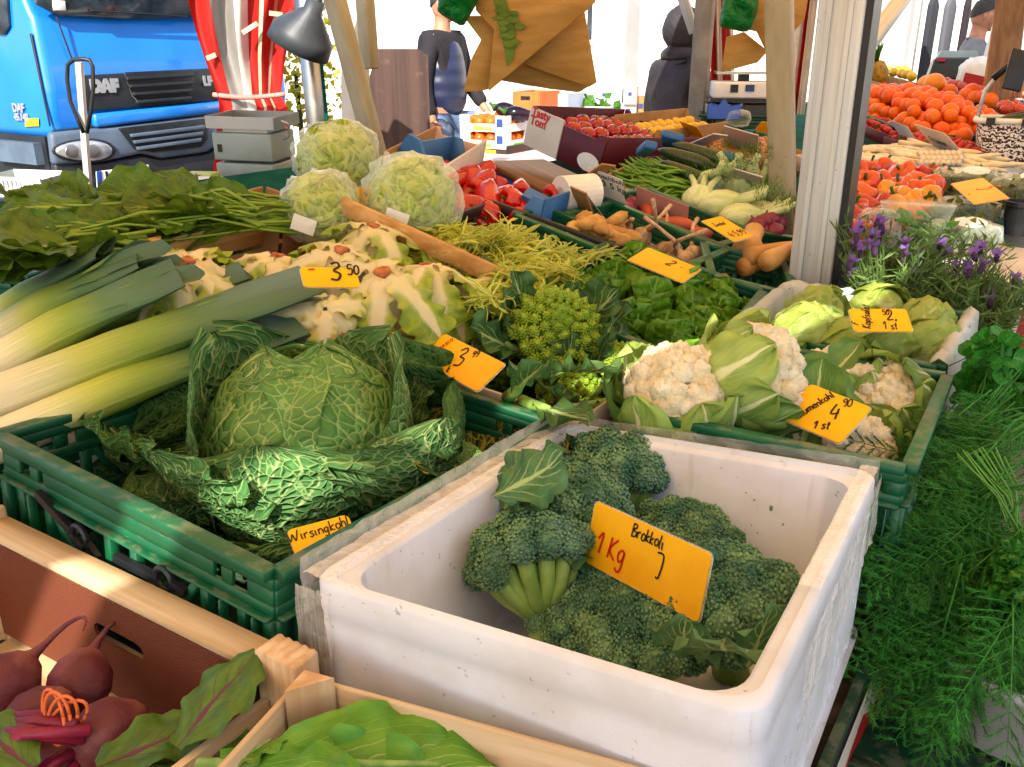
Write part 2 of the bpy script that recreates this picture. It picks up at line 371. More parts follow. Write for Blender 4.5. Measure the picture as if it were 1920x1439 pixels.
# ------------------------------------------------------------------ roof cloths of the stall above the frame (they give the shade)
MAT['roofwarm'] = mat('warm_roof_cloth', '#e8c080', '#e0b470', scale=2, rough=.8, tl=.68, tlc='#ffc880')
MAT['roofred'] = mat('cream_roof_cloth', '#dcdee4', '#d4d7de', scale=2, rough=.8, tl=.5, tlc='#eef0f6')
def slit(b): return -.182 + .27*(b + 1.18)  # unseen cloth edges shaped so a sun strip crosses the display
def roof(a0, a1, b0, b1, z, mt, name, label, sag=.05, edge=0):
    n, k = 7, 60; P = np.zeros((k, n, 3))
    for i, b in enumerate(np.linspace(b0, b1, k)):
        for j, a in enumerate(np.linspace(slit(b) + .055 if a0 is None else a0, slit(b) - .055 if a1 is None else a1, n)):
            f = j/(n-1); e = edge*noise.noise(Vector((b*2.3, 1.7, 0)))*(1 if j in (0, n-1) else 0)
            P[i, j] = EE(a + e, b, z - sag*math.sin(PI*f))
    return tag(MB().grid(P).build(name, mt, smooth=True), label, 'awning')
roof(-2.05, None, -4, 5.4, 2.3, MAT['roofwarm'], 'roof_cloth', 'warm ochre roof cloth over the back of the stall, above the picture', edge=.05)
roof(None, 4.2, -4, 7.5, 2.32, MAT['roofred'], 'roof_cloth', 'cream roof cloth over the counter front, above the picture', edge=.07)
roof(-2.7, -.15, 5.45, 9.2, 2.34, MAT['roofred'], 'roof_cloth', 'added pale cloth shading the man in grey, above the picture')  # unseen cloth added to keep the far seller out of the sun
# added laces across the slit, breaking up the strip of sun
for b in np.arange(-3.5, 5, .17):
    if noise.noise(Vector((b*3.1, 0, 4.2))) > .0:
        tag(MB().bar(EE(slit(b) + .12, b, 2.325), EE(slit(b) - .15, b + U(-.04, .04), 2.305), U(.04, .1), .012).build('sun_break_lace', MAT['whitecloth']), 'cloth lace added to break up the sun strip, above the picture', 'lace', 'added laces')

# ------------------------------------------------------------------ posts
def post(name, label, p0, p1, w, d, mt, prof=0):
    p0, p1 = Vector(p0), Vector(p1); L = (p1-p0).length
    F = frame(p0, p1-p0, E2); th = thing(name, label, 'post', F)
    m = MB(); m.box((0, 0, L/2), (w, d, L)); o = m.build('shaft', mt, th); bevel(o, .006, 2)
    if prof:
        for x in (-w*.22, w*.22):
            MB().box((x, -d/2-.004, L/2), (w*.1, .008, L)).build('ridge', mt, th)
        MB().box((w/2+.008, .0, L/2), (.014, d*.9, L)).build('seal_strip', MAT['dark'], th)
    return th
def down(px0, py0, px1, py1, Y, z):
    a, b = atY(px0, py0, Y), atY(px1, py1, Y); d = (b-a)/(b.z-a.z); return a + d*(z-a.z), a + d*(2.35-a.z)
a, b = down(1524, 530, 1588, 0, 2.02, .0); post('stall_post', 'wide grey aluminium stall post standing beside the lavender', a, b, .098, .08, MAT['alu'], 1)
a, b = down(1468, 425, 1461, 0, 2.62, .0); post('stall_post', 'narrow beige post standing just left of the wide aluminium post', a, b, .07, .05, MAT['beige'])
a, b = down(1308, 205, 1323, 0, 4.6, .0); post('stall_post', 'thin grey steel post beside the person in the dark hooded jacket', a, b, .085, .06, MAT['greypost'])
a, b = down(1868, 240, 1897, 0, 4.6, .0); post('stall_post', 'brown weathered post standing behind the patterned shopping basket', a, b, .13, .09, MAT['brownpost'])
a, b = down(1853, 150, 1872, 30, 4.9, 1.2); post('stall_post', 'thin tan wooden slat beside the brown weathered post', a, b, .04, .03, MAT['wood_o'])
a, b = down(668, 300, 664, 0, 3.5, .0); post('stall_post', 'pale beige upright post behind the slanted beige brace', a, b, .095, .06, MAT['whitecloth'])
th = post('stall_brace', 'slanted beige brace running down to the wrapped cabbages', atY(716, 330, 3.0), atY(612, -60, 3.0), .058, .05, MAT['beige'])
th = post('stall_brace', 'beige upright beside the slanted brace', atY(694, 130, 3.3), atY(680, -60, 3.3), .05, .05, MAT['beige'])
th = post('stall_brace', 'grey diagonal strut meeting the thin grey steel post', atY(1302, 62, 4.75), atY(1268, -40, 4.75), .05, .03, MAT['alu'])
th = post('stall_brace', 'grey diagonal strut rising from the aluminium post top towards the pillars', atY(1612, 105, 2.3), atY(1720, -40, 2.6), .04, .03, MAT['alu'])
# chrome pole with green band
a, b = down(598, 262, 578, 60, 4.3, .0); F = frame(a, b-a)
th = thing('chrome_pole', 'shiny round chrome pole with a green stripe beside the kitchen scale', 'pole', F)
L = (b-a).length
MB().lathe([(.05, 0), (.05, L)], 20).build('shaft', MAT['steel'], th, smooth=True)
MB().box((.049, -.012, L/2), (.012, .02, L)).build('stripe', MAT['felt'], th)
# ------------------------------------------------------------------ generic helpers for containers, heaps and lettering
def rectpx(A, B, C, D, w=0.0, slope=.065):
    q = [at(*p, w) for p in (A, B, C, D)]; c = sum(q, Vector())/4
    x = ((q[1]-q[0]) + (q[2]-q[3])); W = x.length/2; y = ((q[3]-q[0]) + (q[2]-q[1])); L = y.length/2
    n = (Vector((.25*_e1[0], .25*_e1[1], 1)) if PLANE else Vector((0, -slope, 1))).normalized()
    x = (x - n*x.dot(n)).normalized(); y = n.cross(x)
    m = Matrix.Identity(4)
    for i in range(3): m[i][0], m[i][1], m[i][2], m[i][3] = x[i], y[i], n[i], c[i]
    return m, W, L*abs(((q[3]-q[0]) + (q[2]-q[1])).normalized().dot(y))
def text(body, size, M, mt, parent=None, ext=.002, name='lettering', bold=0, spacing=1.0, align='LEFT'):
    cu = bpy.data.curves.new(name, 'FONT'); cu.body = body; cu.size = size; cu.extrude = ext; cu.offset = bold; cu.space_character = spacing; cu.align_x = align
    o = bpy.data.objects.new(name, cu); COL.objects.link(o); me = bpy.data.meshes.new_from_object(o); bpy.data.objects.remove(o); me.materials.clear(); me.materials.append(mt)
    return obj(name, me, parent, M)
GL = {  # single-stroke handwriting, x advance last
 'W': ([[(0,1),(.2,0),(.4,.7),(.6,0),(.85,1)]], 1.0), 'i': ([[(.05,.55),(.08,.05),(.16,0)],[(.06,.78),(.08,.8)]], .28), 'r': ([[(.02,.55),(.06,0)],[(.05,.35),(.2,.55),(.32,.5)]], .4),
 's': ([[(.35,.5),(.2,.56),(.08,.45),(.2,.3),(.32,.15),(.2,0),(.03,.08)]], .45), 'n': ([[(.02,.55),(.05,0)],[(.05,.38),(.2,.55),(.33,.4),(.36,0)]], .48),
 'g': ([[(.36,.5),(.2,.56),(.05,.35),(.15,.05),(.33,.2),(.37,.52)],[(.36,.5),(.34,-.25),(.18,-.38),(.03,-.25)]], .5), 'k': ([[(.05,1),(.05,0)],[(.36,.55),(.06,.25),(.38,0)]], .45),
 'o': ([[(.2,.55),(.05,.4),(.06,.12),(.22,0),(.37,.15),(.36,.42),(.2,.55)]], .48), 'h': ([[(.04,1),(.05,0)],[(.05,.35),(.2,.55),(.32,.42),(.35,0)]], .48), 'l': ([[(.1,1),(.06,.1),(.16,0)]], .26),
 'B': ([[(.08,1),(.06,0)],[(.03,1),(.35,.98),(.4,.75),(.1,.52),(.45,.4),(.42,.08),(.02,0)]], .58), '1': ([[(0,.65),(.25,1),(.22,0)]], .42), 'K': ([[(.06,1),(.05,0)],[(.45,1),(.08,.45),(.48,0)]], .58),
 'R': ([[(.06,1),(.05,0)],[(.02,1),(.36,.96),(.36,.6),(.08,.5),(.45,0)]], .55), 'm': ([[(.02,.55),(.05,0)],[(.05,.38),(.18,.55),(.27,.4),(.28,0)],[(.28,.38),(.42,.55),(.5,.4),(.53,0)]], .66),
 'a': ([[(.35,.5),(.18,.56),(.05,.3),(.15,.0),(.34,.2),(.36,.55),(.4,0)]], .5), 'e': ([[(.06,.28),(.34,.32),(.28,.54),(.1,.48),(.05,.2),(.18,0),(.36,.1)]], .46), 'c': ([[(.35,.5),(.18,.56),(.05,.3),(.15,.02),(.36,.1)]], .44),
 'S': ([[(.42,.92),(.22,1),(.05,.8),(.22,.55),(.42,.3),(.25,.0),(.02,.1)]], .52), 't': ([[(.15,.9),(.14,.1),(.26,0)],[(0,.6),(.3,.62)]], .36), '3': ([[(.03,.9),(.3,1),(.4,.78),(.15,.55),(.42,.35),(.3,.03),(.0,.08)]], .55),
 '9': ([[(.4,.75),(.22,1),(.05,.75),(.2,.52),(.4,.7),(.36,.3),(.2,0)]], .5), '5': ([[(.42,1),(.1,.98),(.08,.6),(.32,.62),(.42,.3),(.25,0),(.02,.08)]], .55), '0': ([[(.2,1),(.03,.7),(.05,.2),(.22,0),(.4,.3),(.38,.8),(.2,1)]], .5),
 '4': ([[(.2,1),(.02,.4),(.42,.42)],[(.36,.7),(.3,0)]], .55), '2': ([[(.03,.8),(.2,1),(.4,.8),(.3,.45),(.02,.02),(.45,.05)]], .55), 'u': ([[(.03,.55),(.06,.1),(.2,0),(.34,.2),(.36,.55),(.4,0)]], .5),
 'p': ([[(.05,.55),(.04,-.4)],[(.05,.4),(.22,.56),(.36,.35),(.25,.02),(.05,.1)]], .46), 'f': ([[(.35,.95),(.2,1),(.14,.7),(.12,-.2)],[(0,.5),(.3,.52)]], .4), 'F': ([[(.06,1),(.05,0)],[(.02,1),(.42,1)],[(.06,.55),(.32,.55)]], .5),
 'Z': ([[(.02,1),(.42,1),(.02,0),(.45,.02)]], .52), 'w': ([[(0,.55),(.1,0),(.22,.4),(.34,0),(.46,.55)]], .55), 'b': ([[(.05,1),(.05,0)],[(.05,.35),(.22,.55),(.36,.3),(.22,0),(.05,.08)]], .46), ',': ([[(.08,.1),(.03,-.15)]], .2), '.': ([[(.04,.0),(.07,.03)]], .18), 'z': ([[(.02,.5),(.32,.52),(.03,.02),(.36,.03)]], .42),
 '-': ([[(.02,.02),(.4,.06)]], .46), 'E': ([[(.42,1),(.06,1),(.05,0),(.42,.02)],[(.06,.52),(.35,.53)]], .5), ']': ([[(.05,1),(.4,.92),(.32,.05),(.15,.02)]], .5), ' ': ([], .35), 'A': ([[(0,0),(.2,1),(.42,0)],[(.08,.38),(.34,.38)]], .5), 'L': ([[(.05,1),(.05,0),(.4,.02)]], .45), 'U': ([[(.04,1),(.06,.2),(.22,0),(.38,.2),(.4,1)]], .5)}
def strokes(m, s, x, z, h, w, slant=.1, y=0, rot=0):
    cx = x
    for ch in s:
        if ch not in GL: ch = ' '
        pls, adv = GL[ch]; jx, jz, js = U(-.03, .03), U(-.04, .04), U(.92, 1.08)
        for pl in pls:
            # Catmull smoothing
            P = np.array(pl, float)
            if len(P) > 2:
                Q = [P[0]]
                for i in range(len(P)-1):
                    p0, p1, p2, p3 = P[max(i-1, 0)], P[i], P[i+1], P[min(i+2, len(P)-1)]
                    for tt in (.25, .5, .75, 1):
                        Q.append(.5*((2*p1)+(p2-p0)*tt+(2*p0-5*p1+4*p2-p3)*tt**2+(3*p1-p0-3*p2+p3)*tt**3))
                P = np.array(Q)
            L = []; Rr = []
            for i in range(len(P)):
                d = P[min(i+1, len(P)-1)] - P[max(i-1, 0)]; d = d/(np.linalg.norm(d)+1e-9); n = np.array([-d[1], d[0]])*w/2
                q = np.array([(P[i][0]*js+jx + P[i][1]*slant)*h, (P[i][1]*js+jz)*h])
                for lst, sg in ((L, 1), (Rr, -1)):
                    e = q + n*sg; ca, sa = math.cos(rot), math.sin(rot)
                    ex, ez = cx - x + e[0], e[1]
                    lst.append((x + ex*ca - ez*sa, y, z + ex*sa + ez*ca))
            m.grid(np.array([L, Rr]))
        cx += adv*h
    return cx
def sign(label, M, w, h, lines, group='yellow price cards', name='price_card', hole=0):
    """lines: (text, x, z, height, stroke width, material, rotation). Card in local XZ, facing -Y."""
    th = thing(name, label, 'price card', M, group)
    r = .006; out = []
    for cx, cz, a0 in ((w/2-r, h/2-r, 0), (-w/2+r, h/2-r, 90), (-w/2+r, -h/2+r, 180), (w/2-r, -h/2+r, 270)):
        for k in range(4): a = rad(a0 + 30*k); out.append((cx + r*math.cos(a), cz + r*math.sin(a)))
    MB().poly(out[::-1], .0016).build('card', MAT['sign'], th)
    MB().poly([(x*1.025, z*1.035) for x, z in out][::-1], .0006, Matrix.Translation((0, .0011, 0))).build('laminate_edge', MAT['tape'], th)
    for i, (s, x, z, hh, ww, mt, rot) in enumerate(lines):
        m = MB(); strokes(m, s, x, z, hh, ww, .12, -.0016, rad(rot)); m.build('handwriting', mt, th)
    return th
def cardpose(px4, w0, tilt=None, Y=None):
    """pose of a card from its four pixel corners TL,TR,BR,BL laid out at plane offsets w0 (one per corner)"""
    q = [at(*p, w) for p, w in zip(px4, w0)]
    c = sum(q, Vector())/4; x = (q[1]-q[0]) + (q[2]-q[3]); z = (q[0]-q[3]) + (q[1]-q[2]); W, Hh = x.length/2, z.length/2
    x.normalize(); z = (z - x*z.dot(x)).normalized(); y = z.cross(x)
    m = Matrix.Identity(4)
    for i in range(3): m[i][0], m[i][1], m[i][2], m[i][3] = x[i], y[i], z[i], c[i]
    return m, W, Hh

# ------------------------------------------------------------------ building and far background
MAT['plaster'] = mat('white_plaster', '#e8e4dc', '#dcd7cd', scale=3, rough=.9, bump=.1)
MAT['glass'] = mat('dark_window_glass', '#39424a', '#232a30', rough=.06, spec=.8, rvar=.02)
b0 = thing('white_building', 'bright white plastered building with tall round columns behind the market', 'building', Matrix.Translation((0, 14, 0)))
o = MB().box((3, .3, 3.5), (26, .6, 7)).build('wall', MAT['plaster'], b0)
MB().box((3, -.35, .2), (26, .7, .4)).build('plinth', MAT['plaster'], b0)
for px, wpx, Y in ((1150, 48, 12.6), (968, 28, 13.3), (1672, 44, 11.5), (1748, 42, 11.5), (1610, 42, 11.5)):
    p = atY(px, 100, Y); r = wpx/FPX*Y*.937/2; q = Vector((p.x, Y-14, 0))
    m = MB().lathe([(r*1.25, 0), (r*1.25, .25), (r*1.08, .3), (r, .45), (r*.93, 4.2), (r*1.2, 4.3), (r*1.3, 4.6)], 28, Matrix.Translation(q)); m.build('column', MAT['plaster'], b0, smooth=True)
for px0, px1, py0, py1 in ((1085, 1112, -60, 84), (1340, 1362, 20, 110), (1558, 1590, -40, 120)):
    a, b = atY(px0, py0, 13.95), atY(px1, py1, 13.95); cx, cz, W, Hh = (a.x+b.x)/2, (a.z+b.z)/2, b.x-a.x, a.z-b.z
    wd = MB().box((cx, -.03, cz), (W, .06, Hh)).build('window', MAT['plaster'], b0)
    MB().box((cx, -.065, cz), (W*.78, .02, Hh*.86)).build('pane', MAT['glass'], wd)
    MB().box((cx, -.08, cz), (.04, .03, Hh*.86)).build('frame', MAT['plaster'], wd)
# shrub in yellow leaf
MAT['yleaf'] = mat('yellow_leaf', '#b8a818', '#8a9020', scale=20, rough=.6, tl=.3, rnd=.2)
MAT['bark'] = mat('bark', '#4a3a2c', '#33271d', rough=.9, bump=.4)
yb = thing('yellow_shrub', 'yellow leafed shrub glimpsed between red curtain and chrome pole', 'shrub', Matrix.Translation(atY(547, 60, 9.5) - Vector((0, 0, atY(547, 60, 9.5).z))))
m = MB()
for i in range(700):
    d = Vector((random.gauss(0, .28), random.gauss(0, .25), U(.8, 2.1)))
    m.add([(-.03, 0, 0), (.03, 0, 0), (.012, 0, .06), (-.012, 0, .06)], [(0, 1, 2, 3)], None, Matrix.Translation(d) @ E3(U(0, 360), U(0, 360), U(0, 360)))
m.build('crown', MAT['yleaf'], yb, kind='stuff')
MB().tube([(0, 0, 0), (.02, 0, .6), (0, .02, 1.3)], [.04, .03, .02], 8).build('trunk', MAT['bark'], yb)

# ------------------------------------------------------------------ blue truck
TY = 57
TO = Vector((atY(70, 100, 6.0).x, 6.0, 0)); TM = Matrix.Translation(TO) @ Matrix.Rotation(rad(TY), 4, 'Z'); TI = TM.inverted()
TD = Vector((math.cos(rad(TY)), math.sin(rad(TY)), 0)); TN = Vector((TD.y, -TD.x, 0))
def tf(px, py, off=0.0):
    d = Vector(ray(px, py)); c = Vector((0, 0, CAM_H)); t = ((TO + TN*off) - c).dot(TN)/d.dot(TN); q = TI @ (c + d*t); return q.x, q.z
MAT['tblue'] = mat('blue_truck_paint', '#1a7fe0', '#1676d4', scale=2, rough=.22, coat=.8, spec=.5, rvar=.03)
MAT['tgrey'] = mat('grey_bumper_plastic', '#5a6a7c', '#4d5c6d', scale=6, rough=.5)
MAT['tdark'] = mat('truck_black_plastic', '#1d2024', '#26292d', scale=6, rough=.45)
MAT['silver'] = mat('silver_letters', '#c9ccd0', '#b6babf', rough=.3, metal=.6)
MAT['lens'] = mat('headlight_lens', '#d9dde2', '#aab0b8', scale=12, rough=.05, spec=.9, metal=.5, rvar=.02, bump=.4, bscale=30)
MAT['yellowst'] = mat('yellow_sticker', '#e8c51a', '#dcb810', rough=.5)
tr = thing('delivery_truck', 'bright blue delivery truck facing the stall, with grey bumper and number plate', 'truck', TM)
TW = 2.1
prof = [(.0, .95), (-.03, 1.2), (.0, 1.70), (.03, 1.74), (.42, 2.62), (.5, 2.7), (1.7, 2.72), (1.7, .95)]   # (depth, height)
v = [(x, y, z) for x in (0, TW) for y, z in prof]; k = len(prof)
m = MB().add(v, [tuple(range(k-1, -1, -1)), tuple(range(k, 2*k))] + [(i, (i+1) % k, (i+1) % k + k, i+k) for i in range(k)])
cab = m.build('cab', MAT['tblue'], tr); bevel(cab, .07, 5)
def tquad(name, pts, off, d, mt, parent=tr, bv=.008):
    q = [tf(*p, off) for p in pts]; o = MB().poly(q, d, Matrix.Translation((0, -off, 0))).build(name, mt, parent); bevel(o, bv, 2); return o
tquad('radiator_backing', [(96, 245), (98, 385), (440, 335), (440, 205)], .02, .02, MAT['tdark'])
ws = tquad('windscreen', [(62, -60), (66, 8), (108, 30), (230, 36), (420, 33), (440, -60)], .035, .03, MAT['glass'])
tquad('bonnet_seam', [(104, 32), (107, 31), (139, 118), (136, 119)], .036, .01, MAT['tdark'])
wp = tquad('wiper', [(170, 18), (350, 30), (350, 33), (170, 22)], .07, .015, MAT['tdark'], ws)
tquad('sticker', [(98, 12), (98, 0), (122, 2), (124, 20), (100, 20)], .056, .004, MAT['paper'], ws)
# grille panel with slats and letters
gp = tquad('grille_panel', [(150, 142), (152, 206), (172, 209), (408, 189), (408, 128)], .05, .03, MAT['tdark'])
tquad('grille_recess', [(232, 136), (247, 180), (262, 194), (345, 187), (358, 180), (365, 130)], .07, .015, MAT['dark'], gp)
for i in range(4):
    y0 = 139 + i*14.5; xl, xr = 237 + i*6, 363 - i*2
    tquad('slat', [(xl, y0+6), (xl, y0+12), (xr, y0+5), (xr, y0-2)], .09, .03, MAT['tdark'], gp, .004)
def ttext(s, px, py, hpx, mt, off, parent, bold=.004, sp=1.0, side=False):
    x, z = tf(px, py, off); x2, z2 = tf(px, py-hpx, off)
    return text(s, (z2-z)/.68, Matrix.Translation((x, -off, z)) @ E3(90, 0, 0), mt, parent, .004, bold=bold, spacing=sp)
ttext('DAF', 172, 172, 20, MAT['silver'], .072, gp, .012, 1.12)
ttext('LF', 382, 160, 16, MAT['silver'], .072, gp, .006)
tquad('lower_lip', [(172, 214), (176, 240), (412, 211), (410, 190)], .075, .06, MAT['tblue'], tr, .02)
# bumper with lower grille, headlight, plate
bp = tquad('bumper', [(90, 249), (97, 310), (190, 303), (262, 288), (300, 297), (385, 285), (420, 262), (420, 214), (215, 238)], .07, .07, MAT['tgrey'], tr, .025)
tquad('lower_grille', [(222, 241), (252, 280), (285, 286), (375, 276), (388, 262), (388, 222)], .11, .03, MAT['dark'], bp)
for i in range(3):
    y0 = 252 + i*12; tquad('slat', [(244+i*6, y0), (246+i*6, y0+6), (382-i*3, y0-10), (382-i*3, y0-17)], .135, .03, MAT['tgrey'], bp, .004)
hl = [(157 + 53*math.cos(a), 283 - (a and 0) - 19*math.sin(a)*(1 + .15*math.cos(a))) for a in np.linspace(0, 2*PI, 20, endpoint=False)]
hb = tquad('headlight', [(157 + (x-157)*1.12, 283 + (y-283)*1.2) for x, y in hl], .11, .02, MAT['tdark'], tr, .004)
tquad('lens', hl, .125, .03, MAT['lens'], hb, .01)
for cx in (135, 175): tquad('reflector', [(cx + 13*math.cos(a), 284 - 13*math.sin(a)) for a in np.linspace(0, 2*PI, 14, endpoint=False)], .142, .01, MAT['steel'], hb, .003)
tquad('lower_bumper', [(97, 306), (110, 380), (430, 330), (420, 268), (385, 288), (300, 299), (262, 291), (190, 305)], .05, .07, MAT['tdark'], tr, .02)
pl = tquad('number_plate', [(180, 322), (182, 352), (282, 338), (278, 309)], .1, .012, MAT['paper'], tr, .003)
tquad('plate_band', [(181, 322), (183, 351), (192, 350), (190, 321)], .109, .006, mat('plate_blue', '#1c3f9c'), pl, .001)
o = ttext('H KA7', 199, 344, 22, MAT['ink'], .11, pl, .002); o.matrix_basis = o.matrix_basis @ E3(0, 0, 0)
# side of the cab
sM = tr.matrix_basis
def sidept(px, py):
    d = Vector(ray(px, py)); c = Vector((0, 0, CAM_H)); t = (TO - c).dot(TD)/d.dot(TD); q = TI @ (c + d*t); return q.y, q.z
def squad(name, pts, off, d, mt, parent=tr):
    q = [sidept(*p) for p in pts]; o = MB().poly(q, d, Matrix.Translation((-off, 0, 0)) @ E3(0, 0, 90)).build(name, mt, parent); bevel(o, .006, 2); return o
squad('side_window', [(-60, -60), (-60, 55), (12, 66), (22, 50), (14, -60)], .012, .02, MAT['glass'])
y, z = sidept(38, 214)
for s, dz, sz in (('DAF', .015, .075), ('45.140', -.04, .062)):
    text(s, sz, Matrix.Translation((-.012, y+.06, z+dz)) @ E3(0, 0, -90) @ E3(90, 0, 0), MAT['silver'], tr, .003, bold=.003)
squad('yellow_sticker', [(50, 222), (50, 238), (76, 237), (75, 222)], .01, .006, MAT['yellowst'])
squad('door_seam', [(60, 62), (96, 236), (94, 238), (57, 64)], .004, .01, MAT['tdark'])
ch = MB().box((.1, .55, .72), (.25, 1.0, .5)).build('wheel_arch', MAT['tdark'], tr)
MB().box((-.03, .35, .86), (.1, .5, .14)).build('step', MAT['tgrey'], tr)
for xx in (.25, TW-.25):
    wl = MB().lathe([(.0, -.13), (.28, -.13), (.42, -.1), (.44, 0), (.42, .1), (.28, .13), (0, .13)], 28).build('wheel', MAT['tdark'], tr, Matrix.Translation((xx, .75, .44)) @ E3(0, 90, 0), smooth=True)
    MB().lathe([(0, -.135), (.2, -.14), (.24, -.12)], 20).build('rim', MAT['steel'], wl, smooth=True)

# ------------------------------------------------------------------ red curtain, lamp, panel, small things behind the scale
cu = thing('stall_curtain', 'red and cream gathered stall curtain tied with a pink cord beside the blue truck', 'curtain', Matrix.Identity(4))
MAT['clearstrip'] = mat('grey_clear_vinyl', '#9a9690', '#86827c', scale=3, rough=.2, spec=.6, tl=.2)
MAT['beigetape'] = mat('beige_webbing', '#c9b795', '#b5a281', rough=.8)
bands = [(0, .2, 'redcloth'), (.2, .42, 'clearstrip'), (.42, .55, 'whitecloth'), (.55, .66, 'redcloth'), (.66, .7, 'beigetape'), (.7, .8, 'redcloth'), (.8, .83, 'beigetape'), (.83, 1, 'redcloth')]
rows = [(-90, 335, 590), (0, 352, 556), (60, 368, 545), (110, 384, 535), (150, 398, 530), (178, 408, 526), (200, 411, 538), (260, 405, 548), (330, 400, 556)]
def cpt(u, i, f):
    a = [rows[i][j]*(1-f) + rows[i+1][j]*f for j in range(3)]; x = a[1] + (a[2]-a[1])*u
    amp = .05*min(1, max(.2, abs(a[0]-178)/110)); Y = 4.75 + amp*math.sin(u*24 + .6*math.sin(a[0]*.02)) + .12*(u-.5)
    return tuple(atY(x, a[0], Y))
for u0, u1, mt in bands:
    g = [[cpt(u, i, f) for u in np.linspace(u0, u1, max(5, int((u1-u0)*46)))] for i in range(len(rows)-1) for f in ((0, .33, .67) if i < len(rows)-2 else (0, .33, .67, 1))]
    MB().grid(g, flip=True).build('strip', MAT[mt], cu, smooth=True)
MB().tube([atY(x, 178 + 5*math.sin((x-400)/40), 4.68 + .0004*abs(x-465)) for x in range(400, 536, 9)], .012, 8).build('tie_cord', mat('pink_cord', '#d88a80', '#c97a70', rough=.8), cu, smooth=True)
for (x, y, x2, y2) in ((455, 62, 483, 44), (505, 25, 530, 28), (388, 110, 405, 103)): MB().bar(atY(x, y, 4.66), atY(x2, y2, 4.66), .012, .022).build('webbing_tab', MAT['beigetape'], cu)
# grey lamp shade
MAT['lampgrey'] = mat('grey_lamp', '#3a4046', '#2e3338', rough=.5)
p = atY(572, 56, 4.0); F = Matrix.Translation(p) @ E3(0, 28, 0) @ E3(8, 0, 0) @ Matrix.Scale(.82, 4)
lp = thing('hanging_lamp', 'grey faceted cone lamp shade hanging above the chrome pole', 'lamp', F)
m = MB(); m.lathe([(.045, .16), (.05, .1), (.16, -.02), (.165, -.1), (.155, -.1), (.15, -.02), (.04, .09)], 28); m.build('shade', MAT['lampgrey'], lp, smooth=True)
MB().lathe([(.03, .15), (.03, .3), (.01, .5)], 12).build('neck', MAT['alu'], lp, smooth=True)
# brown panel
a = atY(690, 255, 5.9); b = atY(790, 250, 5.9)
pn = tag(MB().poly([(-.02, 0), (.42, 0), (.42, 1.36), (.36, 1.4), (.1, 1.4), (-.08, .9)], .03).build('wood_panel', MAT['brownpanel'], None, Matrix.Translation((a.x-.02, 5.9, .12)) @ E3(-6, 0, 4)), 'dark brown wooden panel leaning behind the man in the padded vest', 'panel')
plat = struct(MB().box((.6, 7.0, .06), (4.4, 3.2, .12)).build('vendor_platform', MAT['brownpanel']))
# ------------------------------------------------------------------ people
MAT['skin'] = mat('skin', '#c48a6c', '#b4775a', scale=20, rough=.5, sss=.15)
MAT['hair'] = mat('dark_grey_hair', '#26211f', '#3a3431', scale=60, rough=.6, bump=.4, bscale=200)
MAT['jeans'] = mat('light_jeans', '#7f95b5', '#5c7396', scale=10, rough=.85, bump=.2, bscale=300)
MAT['darkcloth'] = mat('dark_sleeve', '#1a181d', '#252228', scale=8, rough=.85, bump=.3, bscale=40, bd=.02)
t = Nt('padded_navy_vest'); w_ = t.n('TexWave', wave_type='BANDS', bands_direction='Z', Vector=t.coord(), Scale=3.2, Distortion=1.2)
t.P(base=t.mix(t.noise(t.coord(), 4), '#151a30', '#2a3454'), rough=.38, spec=.5); t.bump(w_.outputs['Fac'], .2, .03); MAT['vest'] = t.m
MAT['hoody'] = mat('dark_hooded_jacket', '#221f22', '#322d32', scale=6, rough=.7, bump=.5, bscale=18, bd=.03)
MAT['greysw'] = mat('grey_sweater', '#8a8a8c', '#747478', scale=8, rough=.9, bump=.3, bscale=60, bd=.01)
MAT['navy'] = mat('navy_vest', '#101522', '#191f2e', scale=8, rough=.8, bump=.2, bscale=50)
MAT['blacktr'] = mat('black_trousers', '#17161a', '#201f24', rough=.85)
MAT['cap'] = mat('grey_cap', '#3c3a3c', '#2e2c2e', rough=.9)
def skin(name, nodes, edges, mt, parent, sub=2):
    me = bpy.data.meshes.new(name); me.from_pydata([n[0] for n in nodes], edges, []); me.materials.append(mt)
    o = obj(name, me, parent); md = o.modifiers.new('skin', 'SKIN'); md.use_smooth_shade = True
    for i, n in enumerate(nodes):
        d = me.skin_vertices[0].data[i]; r = n[1]; d.radius = r if isinstance(r, tuple) else (r, r); d.use_root = (i == 0)
    s = o.modifiers.new('sub', 'SUBSURF'); s.levels = s.render_levels = sub; return o
